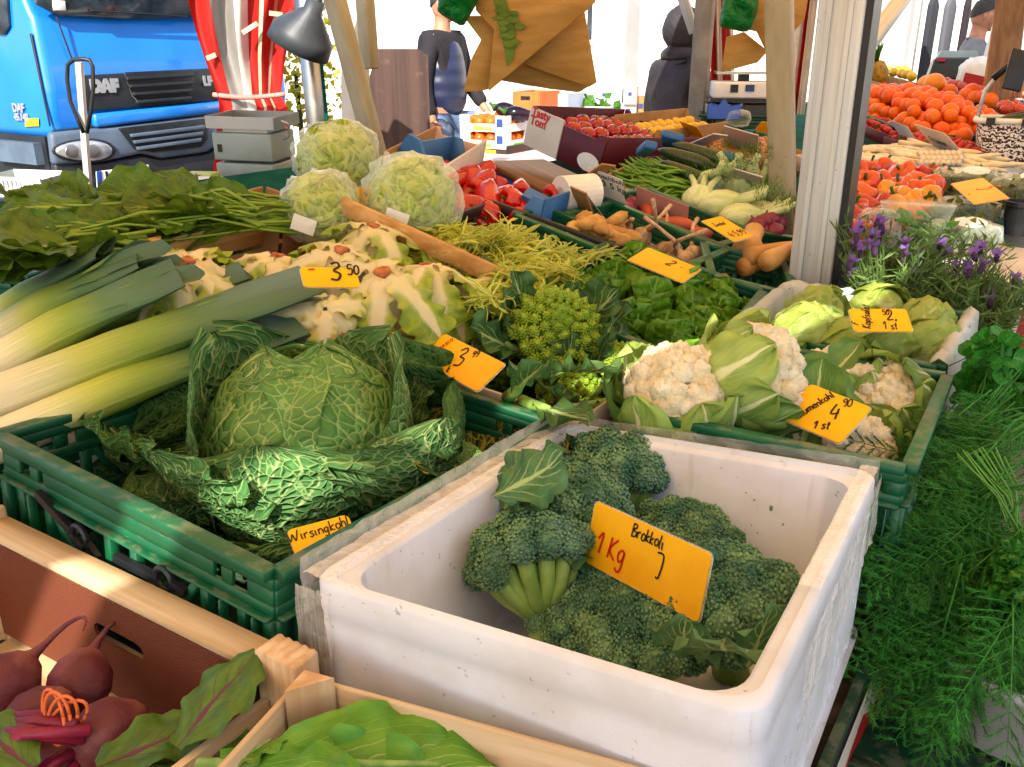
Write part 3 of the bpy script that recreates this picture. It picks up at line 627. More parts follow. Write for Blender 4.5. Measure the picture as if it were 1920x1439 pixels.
def person(label, M, mats, larm, rarm, headyaw=0, hair='hair', hood=False, lean=0, vest=None, legs=True):
    """standing figure 1.76 m, facing local -Y; arms as (elbow, wrist) in local metres; hands get five fingers"""
    th = thing('person', label, 'person', M)
    sh = [(-.19, 0, 1.43), (.19, 0, 1.43)]
    nodes = [((0, 0, .95), (.15, .11)), ((0, 0, 1.18), (.145, .105)), ((0, 0, 1.36), (.15, .1)), ((0, .01, 1.47), (.07, .065)), ((0, -.005, 1.55), (.055, .058)), ((0, -.02, 1.64), (.078, .095)), ((0, -.015, 1.71), (.07, .085))]
    edges = [(0, 1), (1, 2), (2, 3), (3, 4), (4, 5), (5, 6)]
    for s, hp in ((-1, 0), (1, 0)):
        n = len(nodes); nodes += [((s*.1, 0, .86), .095), ((s*.11, -.01, .5), .062), ((s*.11, .02, .1), .042), ((s*.115, -.1, .04), (.045, .035))]
        edges += [(0, n), (n, n+1), (n+1, n+2), (n+2, n+3)]
    for s, (el, wr) in ((-1, larm), (1, rarm)):
        n = len(nodes); S = Vector((s*.17, 0, 1.41)); el, wr = Vector(el), Vector(wr); d = (wr-el).normalized()
        palm = wr + d*.07; nodes += [(tuple(S), .062), (tuple(el), .042), (tuple(wr), .028), (tuple(palm), (.036, .018))]
        edges += [(2, n), (n, n+1), (n+1, n+2), (n+2, n+3)]
        side = d.cross(Vector((s, 0, .2))).normalized(); nrm = side.cross(d).normalized()
        for k in range(5):
            j = len(nodes)
            if k == 4: a = wr + d*.03 - side*.035; b_ = a + (d*.6 - side*.8).normalized()*.045
            else: a = palm + d*.025 + side*(k-1.5)*.02; b_ = a + (d + nrm*.35).normalized()*(.045 - .006*abs(k-1))
            c_ = b_ + (d*.7 + nrm*.6).normalized()*.025
            nodes += [(tuple(a), .0095), (tuple(b_), .0085), (tuple(c_), .007)]; edges += [(n+3 if k < 4 else n+2, j), (j, j+1), (j+1, j+2)]
    body = skin('body', nodes, edges, MAT['skin'], th)
    # clothing shells
    top = [((0, 0, .9), (.185, .145)), ((0, 0, 1.15), (.19, .15)), ((0, 0, 1.34), (.19, .14)), ((0, .015, 1.455), (.095, .085))]; te = [(0, 1), (1, 2), (2, 3)]
    for s, (el, wr) in ((-1, larm), (1, rarm)):
        n = len(top); el, wr = Vector(el), Vector(wr); top += [((s*.18, 0, 1.41), .088), (tuple(el), .066), (tuple(wr - (wr-el)*.06), .05)]; te += [(2, n), (n, n+1), (n+1, n+2)]
    skin('jacket', top, te, mats['top'], th)
    if vest: skin('vest', [((0, 0, .86), (.205, .17)), ((0, 0, 1.1), (.215, .175)), ((0, 0, 1.33), (.2, .155)), ((0, .015, 1.45), (.12, .1))], [(0, 1), (1, 2), (2, 3)], vest, th)
    skin('trousers', [((0, 0, .93), (.165, .125))] + [x for s in (-1, 1) for x in (((s*.1, 0, .84), .115), ((s*.11, -.005, .48), .085), ((s*.11, .02, .1), .07))], [(0, 1), (1, 2), (2, 3), (0, 4), (4, 5), (5, 6)], mats['legs'], th)
    for s in (-1, 1): MB().box((s*.115, -.05, .04), (.1, .28, .08)).build('shoe', MAT['dark'], th)
    # head detail
    HM = Matrix.Translation((0, -.02, 1.655)) @ Matrix.Rotation(rad(headyaw), 4, 'Z')
    hd = MB(); hd.ball((0, 0, 0), .1, 20, 14, None, (.8, .98, 1.2), .04, 2); hd.tube([(0, -.085, .03), (0, -.112, -.012), (0, -.09, -.03)], [.008, .016, .01], 8)
    for s in (-1, 1): hd.ball((s*.082, .005, -.005), .022, 8, 6, None, (.4, .8, 1.3))
    hd.ball((0, -.055, -.085), .045, 10, 8, None, (.9, .8, .7))
    ho = hd.build('head', MAT['skin'], th, HM, smooth=True)
    for s in (-1, 1):
        MB().ball((s*.032, -.086, .02), .011, 8, 6).build('eye', MAT['paper'], ho, smooth=True); MB().bar((s*.015, -.097, .042), (s*.05, -.087, .04), .006, .008).build('eyebrow', MAT['hair'], ho)
    MB().tube([(-.025, -.094, -.058), (0, -.1, -.056), (.025, -.094, -.058)], [.003, .006, .003], 6).build('mouth', mat('lips', '#8a4a40', rough=.5), ho, smooth=True)
    hm = MB()
    if hood:
        hm.ball((0, .02, .01), .128, 20, 14, None, (.9, 1.0, 1.12), .08, 3); hm.build('hood', mats['top'], th, HM, smooth=True)
        MB().tube([(-.09, -.06, -.17), (-.12, .03, -.15), (0, .1, -.13), (.12, .03, -.15), (.09, -.06, -.17)], .045, 10).build('collar', mats['top'], th, HM, smooth=True)
    else:
        P = np.zeros((12, 24, 3))
        for i in range(12):
            for j in range(24):
                ph = 2*PI*j/23; tmax = 1.05 + .75*(.5+.5*math.sin(ph)) ; tt = i/11*tmax
                d = Vector((math.sin(tt)*math.cos(ph), math.sin(tt)*math.sin(ph), math.cos(tt))); r = .108*(1 + .06*noise.noise(d*9)); P[i, j] = (d.x*r*.83, d.y*r, d.z*r*1.22 + .004)
        hm.grid(P, flip=True).build('hair', MAT[hair], th, HM, smooth=True)
    return th
# man in padded vest: seen from his right side, facing right in the picture
p = atY(832, 150, 7.0)
person('man in padded navy vest and dark sleeves with light jeans, behind the hanging paper bags', Matrix.Translation((p.x, 7.0, .12)) @ Matrix.Rotation(rad(62), 4, 'Z') @ Matrix.Scale(1.03, 4),
       {'top': MAT['darkcloth'], 'legs': MAT['jeans']}, ((-.25, .02, 1.13), (-.24, -.04, .88)), ((.25, -.05, 1.14), (.22, -.22, .95)), 0, 'cap', vest=MAT['vest'])
p = atY(1272, 150, 6.0)
person('person in dark hooded jacket turned away beside the thin grey post', Matrix.Translation((p.x, 6.0, 0)) @ Matrix.Rotation(rad(122), 4, 'Z') @ Matrix.Scale(.98, 4),
       {'top': MAT['hoody'], 'legs': MAT['blacktr']}, ((-.31, -.06, 1.14), (-.22, -.3, 1.06)), ((.31, -.04, 1.12), (.25, -.28, 1.08)), 0, hood=True)
p = atY(1806, 60, 7.6)
person('dark haired man in grey sweater and navy vest leaning over the far fruit display', Matrix.Translation((p.x, 7.6, .12)) @ Matrix.Rotation(rad(68), 4, 'Z') @ E3(4, 0, 0) @ Matrix.Scale(1.0, 4),
       {'top': MAT['greysw'], 'legs': MAT['blacktr']}, ((-.27, -.14, 1.16), (-.2, -.4, 1.1)), ((.25, -.18, 1.16), (.16, -.42, 1.12)), 0, vest=MAT['navy'])
# hand of a customer on the basket handle, phone beside it
F = Matrix.Translation(atY(1915, 172, 3.55))
hh = thing('person', 'hand of a customer holding the patterned shopping basket by its handle', 'person', F)
nodes = [((.30, -.1, .16), .045), ((.1, -.03, .05), .034), ((.045, -.01, .02), (.04, .02))]; edges = [(0, 1), (1, 2)]
for k in range(4):
    j = len(nodes); y = -.035 + k*.022; L = (1, 1.1, 1.05, .85)[k]
    nodes += [((.0, y, .022), .0095), ((-.026*L, y, .002), .009), ((-.016*L, y, -.026), .008)]; edges += [(2, j), (j, j+1), (j+1, j+2)]
j = len(nodes); nodes += [((.04, -.045, .0), .011), ((.012, -.05, -.012), .01), ((-.012, -.035, -.02), .009)]; edges += [(2, j), (j, j+1), (j+1, j+2)]
skin('hand', nodes, edges, MAT['skin'], hh, 2)
MB().tube([(.1, -.03, .055), (.2, -.06, .11), (.35, -.12, .2)], [.05, .058, .066], 14).build('sleeve', MAT['redcloth'], hh, smooth=True)
ph = tag(bevel(MB().box((0, 0, 0), (.075, .012, .15)).build('mobile_phone', MAT['dark'], None, Matrix.Translation(atY(1906, 132, 3.5)) @ E3(-12, 12, 0)), .006, 3), 'black mobile phone held beside the brown post', 'phone')

# ------------------------------------------------------------------ paper bags and green plastic bags hanging from the stall frame
MAT['kraft'] = mat('kraft_paper', '#d0a45c', '#c0924a', scale=6, rough=.7, bump=.25, bscale=30, tl=.18, rnd=.12, stretch=(1, 1, 5))
MAT['greenprint'] = mat('green_print', '#5f7a1e', '#4c6a18', scale=30, rough=.7)
MAT['greenbag'] = mat('green_plastic_bag', '#0f8a3c', '#0b7430', scale=14, rough=.28, bump=.9, bscale=16, bd=.03, tl=.3)
def bag(label, pts, Y, sheets=1, th=.006, grp='brown paper bags', tiltn=0):
    q = [atY(x, y, Y) for x, y in pts]; c = q[0]
    t0 = thing('paper_bag', label, 'paper bag', Matrix.Translation(c), grp); loc = [((p-c).x, (p-c).z) for p in q]
    for k in range(sheets):
        o = MB().poly([(x*(1-.02*k) + .004*k, z*(1-.015*k)) for x, z in loc], th, Matrix.Translation((0, k*th*1.6, 0)) @ E3(0, .7*k, .5*k)).build('paper_ply', MAT['kraft'], t0); bevel(o, .002, 1)
    return t0
bag('brown paper bag hanging corner down on the far left of the bunch, narrow', [(868, 30), (935, 30), (935, 90), (916, 168), (892, 173), (869, 172), (884, 110), (902, 75)], 2.78, 3)
bag('brown paper bag folded behind the large front bag, its point reaching lowest in the middle', [(915, 60), (1060, 60), (1108, 160), (1087, 173), (1034, 168), (930, 150)], 2.86, 3)
bag('brown paper bag on the lower right of the bunch with a green smudge of print', [(985, 30), (1095, 15), (1119, 155), (1104, 164), (985, 122)], 2.8, 3)
b1 = bag('large brown paper bag at the front of the bunch with green printed emblem', [(890, -60), (1122, -30), (1116, 4), (1105, 16), (916, 172), (926, 56), (892, 20)], 2.72, 4)
MB().poly([(-.012, .0), (.02, -.005), (.055, -.1), (.05, -.18), (.03, -.2), (.02, -.14)], .002, Matrix.Translation((.06, -.006, -.06))).build('printed_emblem', MAT['greenprint'], b1)
for k in range(16):
    x, z = U(.058, .125), U(-.22, -.1); m = MB(); m.poly([(x + U(.006, .014)*math.cos(a)*1.6, z + U(.004, .01)*math.sin(a)) for a in np.linspace(0, 2*PI, 8, endpoint=False)], .002, Matrix.Translation((0, -.0075 - .0006*k, 0))); m.build('print_mark', MAT['greenprint'], b1)
bag('brown paper bags bunch hanging behind the narrow beige post, lower one', [(1362, 70), (1395, 60), (1440, 96), (1420, 118), (1352, 136)], 3.2, 3)
bag('brown paper bag behind the beige post, upper one with folded edge', [(1360, -40), (1500, -40), (1500, 45), (1440, 100), (1420, 60), (1372, 50)], 3.15, 2)
bag('brown paper bag edge showing between the beige post and the aluminium post', [(1486, -40), (1520, -30), (1508, 38), (1486, 62)], 3.1, 2)
def crumple(name, label, pts, Y, seed):
    # closed crumpled pouch over an outline
    q = np.array([list(atY(x, y, Y)) for x, y in pts]); c = q.mean(0); n = 28; ring = []
    per = np.concatenate([q, q[:1]]); seg = np.linalg.norm(np.diff(per, axis=0), axis=1); cs = np.concatenate([[0], np.cumsum(seg)])
    for s in np.linspace(0, cs[-1], n, endpoint=False):
        i = min(np.searchsorted(cs, s, 'right')-1, len(q)-1); f = (s-cs[i])/seg[i]; ring.append(per[i]*(1-f)+per[i+1]*f)
    ring = np.array(ring); m = MB()
    for sg in (-1, 1):
        P = []
        for f in np.linspace(1, 0.02, 9):
            rr = c + (ring-c)*f; h = .045*math.sqrt(max(0, 1-f*f)); rr = rr.copy()
            for k in range(n): rr[k, 1] += sg*(h + (1-f*f)*.03*noise.noise(Vector(rr[k])*28 + Vector((seed, sg, 0)))); 
            P.append(np.vstack([rr, rr[:1]]))
        m.grid(np.array(P), flip=sg > 0)
    return tag(m.build(name, MAT['greenbag'], smooth=True), label, 'plastic bag')
crumple('plastic_bag', 'green plastic bag hanging in front of the man in the padded vest', [(826, -60), (925, -60), (890, 15), (868, 52), (820, 24)], 2.7, 3)
crumple('plastic_bag', 'bright green plastic bag hanging over paper bags beside the beige post', [(1362, -40), (1425, -40), (1421, 22), (1408, 54), (1398, 62), (1348, 50), (1352, 20)], 3.08, 9)
# grey-red curtain strips seen behind the beige post
cu2 = thing('stall_curtain', 'narrow red and cream curtain strips hanging between the posts', 'curtain')
for x0, x1, mt in ((1330, 1341, 'redcloth'), (1341, 1352, 'whitecloth'), (1352, 1366, 'redcloth'), (1366, 1374, 'whitecloth'), (1490, 1512, 'whitecloth'), (1512, 1519, 'redcloth'), (1519, 1534, 'whitecloth')):
    g = [[tuple(atY(x0 + (x1-x0)*u + (y*.02 if x0 < 1400 else -y*.12), y, 5.2 + .04*math.sin(u*6+x0))) for u in np.linspace(0, 1, 7)] for y in (-60, 20, 90, 150, 215)]
    MB().grid(g, flip=True).build('strip', MAT[mt], cu2, smooth=True)
# clothes on a rail far behind the man in grey
cr = thing('clothes_rail', 'steel rail with dark garments hanging at a far market stall', 'clothes rail', Matrix.Translation((atY(1780, 40, 9.5).x, 9.5, 0)))
MB().bar((-.3, 0, 2.05), (1.3, 0, 2.05), .02, .02).build('rail', MAT['steel'], cr)
for x in (-.3, 1.3): MB().bar((x, 0, 0), (x, 0, 2.05), .02, .02).build('leg', MAT['steel'], cr)
for k, c in enumerate(('#33343a', '#5a5a60', '#2a2228', '#6b3038', '#8a93a8', '#c0a890', '#3a55b0', '#b84888')):
    x = -.18 + k*.17; m = MB(); m.poly([(-.05, 2.0), (-.11, 1.93), (-.1, 1.2), (.1, 1.18), (.11, 1.93), (.05, 2.0)], .05, Matrix.Translation((x, 0, 0)) @ E3(0, 0, U(30, 70))); bevel(m.build('garment', mat('garment_%d' % k, c, rough=.9), cr), .015, 2)
# ------------------------------------------------------------------ containers
def wallbits(m, L, h, M, holes=True, t=.006, diag=0, slots=True):
    """moulded crate wall in local XZ (x along the wall, top at z=0), outward is -Y"""
    m.box((0, -.004, -.006), (L, .020, .012), M)
    hx = [-.40*L, -.33*L, .33*L, .40*L] if holes else []; hw = [.011, .006, .006, .011]
    m.box((0, 0, -.019), (L, t, .014), M); m.box((0, 0, -.05), (L, t, .012), M)
    xs = [-L/2]
    for x, w in zip(hx, hw): xs += [x-w, x+w]
    xs.append(L/2)
    for i in range(0, len(xs), 2): m.box(((xs[i]+xs[i+1])/2, 0, -.035), (xs[i+1]-xs[i], t, .018), M)
    m.box((0, -.005, -.057), (L, .014, .004), M)
    zb = -h + .07
    for f in (-.5, -.42, -.3, -.05, .05, .3, .42, .5):
        x = f*L*.985; m.box((x, -.002, (-.059+zb)/2), (.012, .012, -.059-zb), M)
    for f0, f1 in ((-.5, -.42), (.42, .5)): m.box(((f0+f1)/2*L, .002, (-.059+zb)/2), ((f1-f0)*L, .003, -.059-zb), M)
    for f in (-.46, .46, -.36, .36): m.box((f*L, -.008, -h/2-.02), (.003, .012, h*.6), M)
    if diag:
        for f in (-1, 1): m.bar(tuple(M @ Vector((f*.27*L, -.004, -.06))), tuple(M @ Vector((f*.19*L, -.004, zb))), .012, .01)
    m.box((0, -.005, zb), (L, .014, .008), M)
    if slots:
        n = max(6, int(L/.02))
        for i in range(n):
            x = -L/2 + (i+.5)*L/n; m.box((x, 0, (zb-h)/2), (L/n*.62, .005, h-(-zb)-.0), M)
    m.box((0, -.004, -h+.006), (L, .016, .012), M)
def crate(label, M, W, L, h=.17, mt='green', name='plastic_crate', grp='green plastic crates', latch=False, floor=True, diag=1, cat='crate'):
    th = thing(name, label, cat, M @ Matrix.Translation((0, 0, -h)), grp)
    for k, (ang, off, ln) in enumerate(((0, L/2, W), (90, W/2, L), (180, L/2, W), (270, W/2, L))):
        m = MB(); wallbits(m, ln, h, Matrix.Translation((0, 0, h)) @ E3(0, 0, ang) @ Matrix.Translation((0, -off, 0)), diag=diag)
        w = m.build('side_wall', MAT[mt], th); bevel(w, .0012, 1)
        if latch and k == 0:
            for sx, fl in ((-.3, 1), (.02, -1)):
                q = Matrix.Translation((sx*W + .06, -off-.012, h-.075)) @ E3(0, 12*fl, 0)
                mm = MB(); mm.bar((-.07, 0, .012), (0, 0, 0), .008, .010, q); mm.tube([(.014*math.cos(a), 0, .014*math.sin(a)) for a in np.linspace(0, 2*PI, 16)], .004, 6, M=q @ Matrix.Translation((.014, 0, 0))); mm.bar((.028, 0, 0), (.05, 0, -.008), .007, .008, q)
                mm.build('latch', MAT['dark'], w, smooth=False)
    if floor:
        MB().box((0, 0, .006), (W-.012, L-.012, .008)).build('floor', MAT[mt], th)
    return th
def woodcrate(label, M, W, L, h, grp='wooden crates', sl=2, mt=('wood_x', 'wood_y', 'wood_z'), th_=.006, post=.03, postup=.012, inner=None, name='wooden_crate'):
    th = thing(name, label, 'crate', M @ Matrix.Translation((0, 0, -h)), grp); hh = h/sl*.86
    for k, (ang, off, ln) in enumerate(((0, L/2, W), (180, L/2, W), (90, W/2, L), (270, W/2, L))):
        for s in range(sl):
            MB_ = MB().box((0, 0, 0), (ln - (.002 if k < 2 else 2*th_+.004), th_, hh)); z = h - hh/2 - s*(h/sl)
            o = MB_.build('slat', MAT[mt[0]], th, E3(0, 0, ang) @ Matrix.Translation((0, -off, z))); bevel(o, .0015, 1)
    for sx in (-1, 1):
        for sy in (-1, 1):
            x, y = sx*(W/2-th_/2-.003), sy*(L/2-th_/2-.003)
            v = [(x, y, 0), (x - sx*post, y, 0), (x, y - sy*post, 0)]; v += [(a, b, h+postup) for a, b, c in v]
            MB().add(v, [(0, 1, 2), (3, 5, 4), (0, 3, 4, 1), (1, 4, 5, 2), (2, 5, 3, 0)]).build('corner_post', MAT[mt[2]], th)
    for i in range(3): MB().box((0, -L/2 + (i+.5)*L/3, .004), (W-.02, L/3*.9, .005)).build('bottom_slat', MAT[mt[0]], th)
    return th
def tray(label, M, W, L, h, mt='card', name='cardboard_tray', cat='tray', grp=None, ends=0.0, t=.006, fl=.0, mats=None):
    """open carton; walls splay a little, end walls can rise by `ends`"""
    th = thing(name, label, cat, M @ Matrix.Translation((0, 0, -h)), grp)
    for k, (ang, off, ln) in enumerate(((0, L/2, W), (180, L/2, W), (90, W/2, L), (270, W/2, L))):
        e = ends if k >= 2 else 0; a = ln/2
        pts = [(-a, 0), (a, 0), (a, h+ends), (a*.86, h+ends), (a*.74, h), (-a*.74, h), (-a*.86, h+ends), (-a, h+ends)] if ends and k < 2 else [(-a+t, 0), (a-t, 0), (a-t, h+e), (-a+t, h+e)]
        o = MB().poly(pts, t).build('side_wall', MAT[(mats or {}).get(k, mt)], th, E3(0, 0, ang) @ Matrix.Translation((0, -off, 0)) @ E3(fl, 0, 0)); bevel(o, .001, 1)
    MB().box((0, 0, .003), (W-t, L-t, .005)).build('floor', MAT[(mats or {}).get(4, mt)], th)
    return th
def copies(name, me, kids, Ms, label, cat, grp):
    out = []
    for M in Ms:
        o = obj(name, me, None, M); tag(o, label, cat, grp)
        for kn, km, kM in kids: obj(kn, km, o, kM)
        out.append(o)
    return out
def heap(M, W, L, r, layers=2, z0=None, sq=1.9, shrink=.9, jit=.2, rot=True, zup=1.45, dome=0.0, depth=.1, sv=.08, keep=1.0):
    Ms = []; z0 = -depth + r if z0 is None else z0
    for k in range(layers):
        w, l = W - 2*r - k*2*r*shrink, L - 2*r - k*2*r*shrink
        nx, ny = max(1, int(w/(sq*r))+1), max(1, int(l/(sq*r))+1)
        if w < 0 or l < 0: break
        for i in range(nx):
            for j in range(ny):
                if random.random() > keep: continue
                x = (i/(nx-1)-.5)*w if nx > 1 else 0; y = (j/(ny-1)-.5)*l if ny > 1 else 0
                x += U(-jit, jit)*r; y += U(-jit, jit)*r
                z = z0 + k*zup*r + dome*(1-(2*x/W)**2)*(1-(2*y/L)**2) + U(-jit, jit)*r*.5
                Ms.append(M @ Matrix.Translation((x, y, z)) @ (E3(U(0, 360), U(0, 360), U(0, 360)) if rot else E3(U(-20, 20), U(-20, 20), U(0, 360))) @ Matrix.Scale(U(1-sv, 1+sv), 4))
    return Ms
# ------------------------------------------------------------------ small produce meshes
MAT['orange'] = mat('orange_peel', '#e66a06', '#dc5e04', scale=8, rough=.4, bump=.25, bscale=220, bd=.002, rnd=.08, hue=.008, sss=.1)
MAT['grapefruit'] = mat('grapefruit_peel', '#f0a030', '#e88a28', scale=8, rough=.4, bump=.2, bscale=200, bd=.002, rnd=.06)
MAT['tomato'] = mat('tomato_skin', '#b41006', '#980b04', scale=6, rough=.16, spec=.6, rnd=.12, hue=.006, rvar=.04, sss=.08)
MAT['calyx'] = mat('green_calyx', '#3f6a1c', '#2d5214', scale=20, rough=.6)
for k, c1, c2 in (('red', '#c00f0a', '#a00b08'), ('orangep', '#d84c04', '#cc4202'), ('yellow', '#e09008', '#d68406')): MAT['pep_'+k] = mat('pepper_'+k, c1, c2, scale=5, rough=.14, spec=.65, rnd=.08, rvar=.04, bump=.08, bscale=25)
MAT['bean'] = mat('green_bean', '#6f9a2c', '#5a8522', scale=20, rough=.5, rnd=.15, hue=.01)
t = Nt('zucchini_skin'); n = t.noise(t.coord('Object', (40, 40, 4)), 3, 4); t.P(base=t.random(t.mix(t.smooth(n, .35, .7), '#16280f', '#33481c'), .15), rough=.35); MAT['zuc'] = t.m
MAT['strawb'] = mat('strawberry', '#c4120e', '#a50d10', scale=10, rough=.3, bump=.5, bscale=180, bd=.003, rnd=.15)
MAT['aspar'] = mat('white_asparagus', '#e8dcc0', '#d8c49c', scale=12, rough=.5, bump=.15, bscale=60, rnd=.08)
MAT['garlic'] = mat('garlic_skin', '#cdb08a', '#a87c60', scale=14, rough=.55, bump=.3, bscale=40, stretch=(5, 5, 1))
MAT['ginger'] = mat('ginger_skin', '#c99a56', '#ad7c3c', scale=20, rough=.7, bump=.4, bscale=70, rnd=.1)
MAT['potato'] = mat('tan_skin', '#d0a05c', '#b98545', scale=12, rough=.55, bump=.15, rnd=.1)
MAT['sweetp'] = mat('sweet_potato_skin', '#b4553c', '#963f30', scale=12, rough=.6, bump=.2, rnd=.12)
MAT['redonion'] = mat('red_onion_skin', '#6f1c34', '#8a3048', scale=9, rough=.3, rnd=.12)
MAT['onion'] = mat('brown_onion_skin', '#b5763c', '#96592a', scale=9, rough=.35, rnd=.15, stretch=(6, 6, 1))
MAT['fennel'] = mat('fennel', '#d5dba8', '#b9c884', scale=9, rough=.4, bump=.25, bscale=20, bd=.01, stretch=(6, 6, 1), sss=.1)
MAT['frond'] = mat('fennel_frond', '#4f8220', '#3b6c18', scale=30, rough=.6, tl=.25)
MAT['apple'] = mat('red_apple', '#a81c20', '#c05a30', scale=6, rough=.25, rnd=.15)
MAT['aub'] = mat('aubergine', '#17101c', '#231628', rough=.18)
MAT['lemon'] = mat('lemon', '#e0b81c', '#d4a814', scale=9, rough=.4, rnd=.08)
def me_ball(name, mt, sc=(1, 1, 1), amp=.02, fr=2, nu=16, nv=10, seed=0, r=1.0): return MB().ball((0, 0, 0), r, nu, nv, None, sc, amp, fr, seed).mesh(name, mt)
ME = {}
ME['orange'] = MB().lathe([(0, -.97), (.2, -.965), (.5, -.86), (.8, -.6), (.97, -.22), (.99, .1), (.88, .48), (.62, .78), (.3, .93), (.08, .94), (0, .9)], 18).mesh('orange', MAT['orange'])
ME['tomato'] = MB().lathe([(0, -.84), (.3, -.83), (.65, -.7), (.93, -.35), (1, 0), (.92, .4), (.65, .74), (.3, .84), (.08, .78), (0, .74)], 18).mesh('tomato', MAT['tomato'])
m = MB()
for k in range(5): a = k*72; m.add([(0, -.08, 0), (0, .08, 0), (.34, .05, .09), (.34, -.05, .09), (.62, 0, .02)], [(0, 3, 2, 1), (3, 4, 2)], None, E3(0, 0, a) @ Matrix.Translation((0, 0, .8)))
m.tube([(0, 0, .76), (.02, 0, 1.0), (.1, 0, 1.15)], .05, 6); ME['calyx'] = m.mesh('calyx', MAT['calyx'])
def pepmesh(mt, el=1.0):
    def fn(v):
        a = np.arctan2(v[:, 1], v[:, 0]); k = 1 + .09*np.cos(3*a+.4)*np.clip(v[:, 2]*.6+.6, .2, 1) + .04*np.cos(7*a); v = v.copy(); v[:, :2] *= k[:, None]; v[:, 2] *= el; v[:, 2] += .06*np.cos(3*a+.4)*(v[:, 2] > .5*el); return v
    return MB().lathe([(0, -.93), (.18, -1.0), (.42, -.99), (.62, -.85), (.75, -.5), (.85, -.1), (.93, .35), (.88, .68), (.66, .84), (.4, .82), (.2, .68), (0, .62)], 26, None, fn).mesh('pepper', MAT[mt])
for k in ('red', 'orangep', 'yellow'): ME['pep_'+k] = pepmesh('pep_'+k, 1.1)
ME['pep_long'] = pepmesh('pep_red', 1.9)
ME['pstem'] = MB().tube([(0, 0, .6), (.0, .02, .85), (.05, .05, 1.1), (.16, .08, 1.32)], [.22, .1, .09, .12], 8).mesh('stem', MAT['calyx'])
ME['pstemL'] = MB().tube([(0, 0, 1.15), (.0, .02, 1.5), (.08, .05, 1.8)], [.22, .1, .1], 8).mesh('stem', MAT['calyx'])
ME['strawb'] = MB().lathe([(0, -1.1), (.2, -1.02), (.55, -.6), (.85, -.05), (.9, .35), (.65, .62), (.3, .68), (0, .66)], 12).mesh('strawberry', MAT['strawb'])
m = MB()
for k in range(7): m.add([(0, -.1, .66), (0, .1, .66), (.55, .12, .72), (.55, -.12, .72), (.85, 0, .85)], [(0, 3, 2, 1), (3, 4, 2)], None, E3(0, 0, k*51))
ME['sepals'] = m.mesh('sepals', MAT['calyx'])
ME['bean'] = [MB().tube([(x, c*(x*x)*30, .004*math.sin(x*60)) for x in np.linspace(-.065, .065, 9)], [.001, .0035, .0042, .0036, .0043, .0036, .0043, .0034, .0008], 6).mesh('bean', MAT['bean']) for c in (.02, .06, -.05)]
ME['zuc'] = [MB().tube([(x, c*x*x, 0) for x in np.linspace(-.12, .12, 12)], [.004, .016, .022, .025, .026, .027, .028, .028, .027, .024, .012, .010], 12).mesh('courgette', MAT['zuc']) for c in (.6, -.9)]
ME['aspar'] = MB().tube([(x, .06*x*x, 0) for x in np.linspace(-.11, .11, 9)], [.012, .0135, .0135, .013, .013, .0125, .012, .009, .001], 8).mesh('asparagus_spear', MAT['aspar'])
def garlicm(seed):
    def fn(v):
        a = np.arctan2(v[:, 1], v[:, 0]); v = v.copy(); v[:, :2] *= (1 + .08*np.abs(np.cos(4*a+seed)))[:, None]; return v
    return MB().lathe([(0, -.022), (.016, -.021), (.027, -.01), (.029, .002), (.022, .016), (.01, .026), (.006, .036)], 22, None, fn).mesh('bulb', MAT['garlic'])
ME['garlic'] = garlicm(.4); ME['gstalk'] = [MB().tube([(0, 0, .03), (.005, 0, .07), (c, .01, .12), (c*2.2, .02, .16)], [.008, .006, .0055, .007], 8).mesh('stalk', MAT['garlic']) for c in (.02, -.025)]
def gingerm(s):
    m = MB(); m.ball((0, 0, 0), .028, 12, 8, None, (2.0, .9, .8), .25, 2, s)
    for k in range(4): m.ball((-.045+.03*k, (.024 if k % 2 else -.02), .008*k % .02), .019, 10, 7, E3(0, 0, (40 if k % 2 else -35)), (1.7, .9, .85), .25, 2.5, s+k)
    return m.mesh('ginger_root', MAT['ginger'])
ME['ginger'] = [gingerm(1), gingerm(5)]
ME['potato'] = me_ball('potato', MAT['potato'], (1.35, 1, .9), .15, 1.4); ME['butternut'] = MB().lathe([(0, -.065), (.03, -.062), (.042, -.04), (.04, -.015), (.028, .01), (.025, .05), (.027, .075), (.015, .086), (0, .086)], 18).mesh('butternut_squash', MAT['potato'])
ME['parsnip'] = MB().tube([(x, .3*x*x, 0) for x in np.linspace(-.11, .11, 9)], [.024, .026, .024, .021, .018, .015, .011, .007, .002], 10).mesh('parsnip', MAT['potato'])
ME['sweetp'] = MB().tube([(x, .5*x*x, 0) for x in np.linspace(-.09, .09, 10)], [.003, .014, .024, .029, .03, .028, .024, .018, .01, .002], 12).mesh('sweet_potato', MAT['sweetp'])
ME['onion'] = MB().lathe([(0, -.92), (.3, -.88), (.75, -.6), (1, 0), (.85, .45), (.45, .75), (.14, .95), (.1, 1.25), (0, 1.3)], 16).mesh('onion', MAT['onion'])
ME['redonion'] = MB().lathe([(0, -.92), (.3, -.88), (.75, -.6), (1, 0), (.85, .45), (.45, .75), (.14, .95), (.06, 1.3), (0, 1.3)], 16).mesh('red_onion', MAT['redonion'])
ME['apple'] = MB().lathe([(0, -.8), (.35, -.86), (.75, -.6), (.98, 0), (.9, .45), (.55, .78), (.2, .72), (0, .58)], 16).mesh('apple', MAT['apple'])
ME['grapefruit'] = me_ball('grapefruit', MAT['grapefruit'], (1, 1, .93)); ME['lemon'] = MB().lathe([(0, -1.25), (.15, -1.15), (.6, -.8), (.9, -.2), (.88, .3), (.55, .85), (.15, 1.15), (0, 1.25)], 14).mesh('lemon', MAT['lemon'])
SCL = lambda s: Matrix.Scale(s, 4)
def K(*n): return [(x, ME[y], Matrix.Identity(4)) for x, y in n]

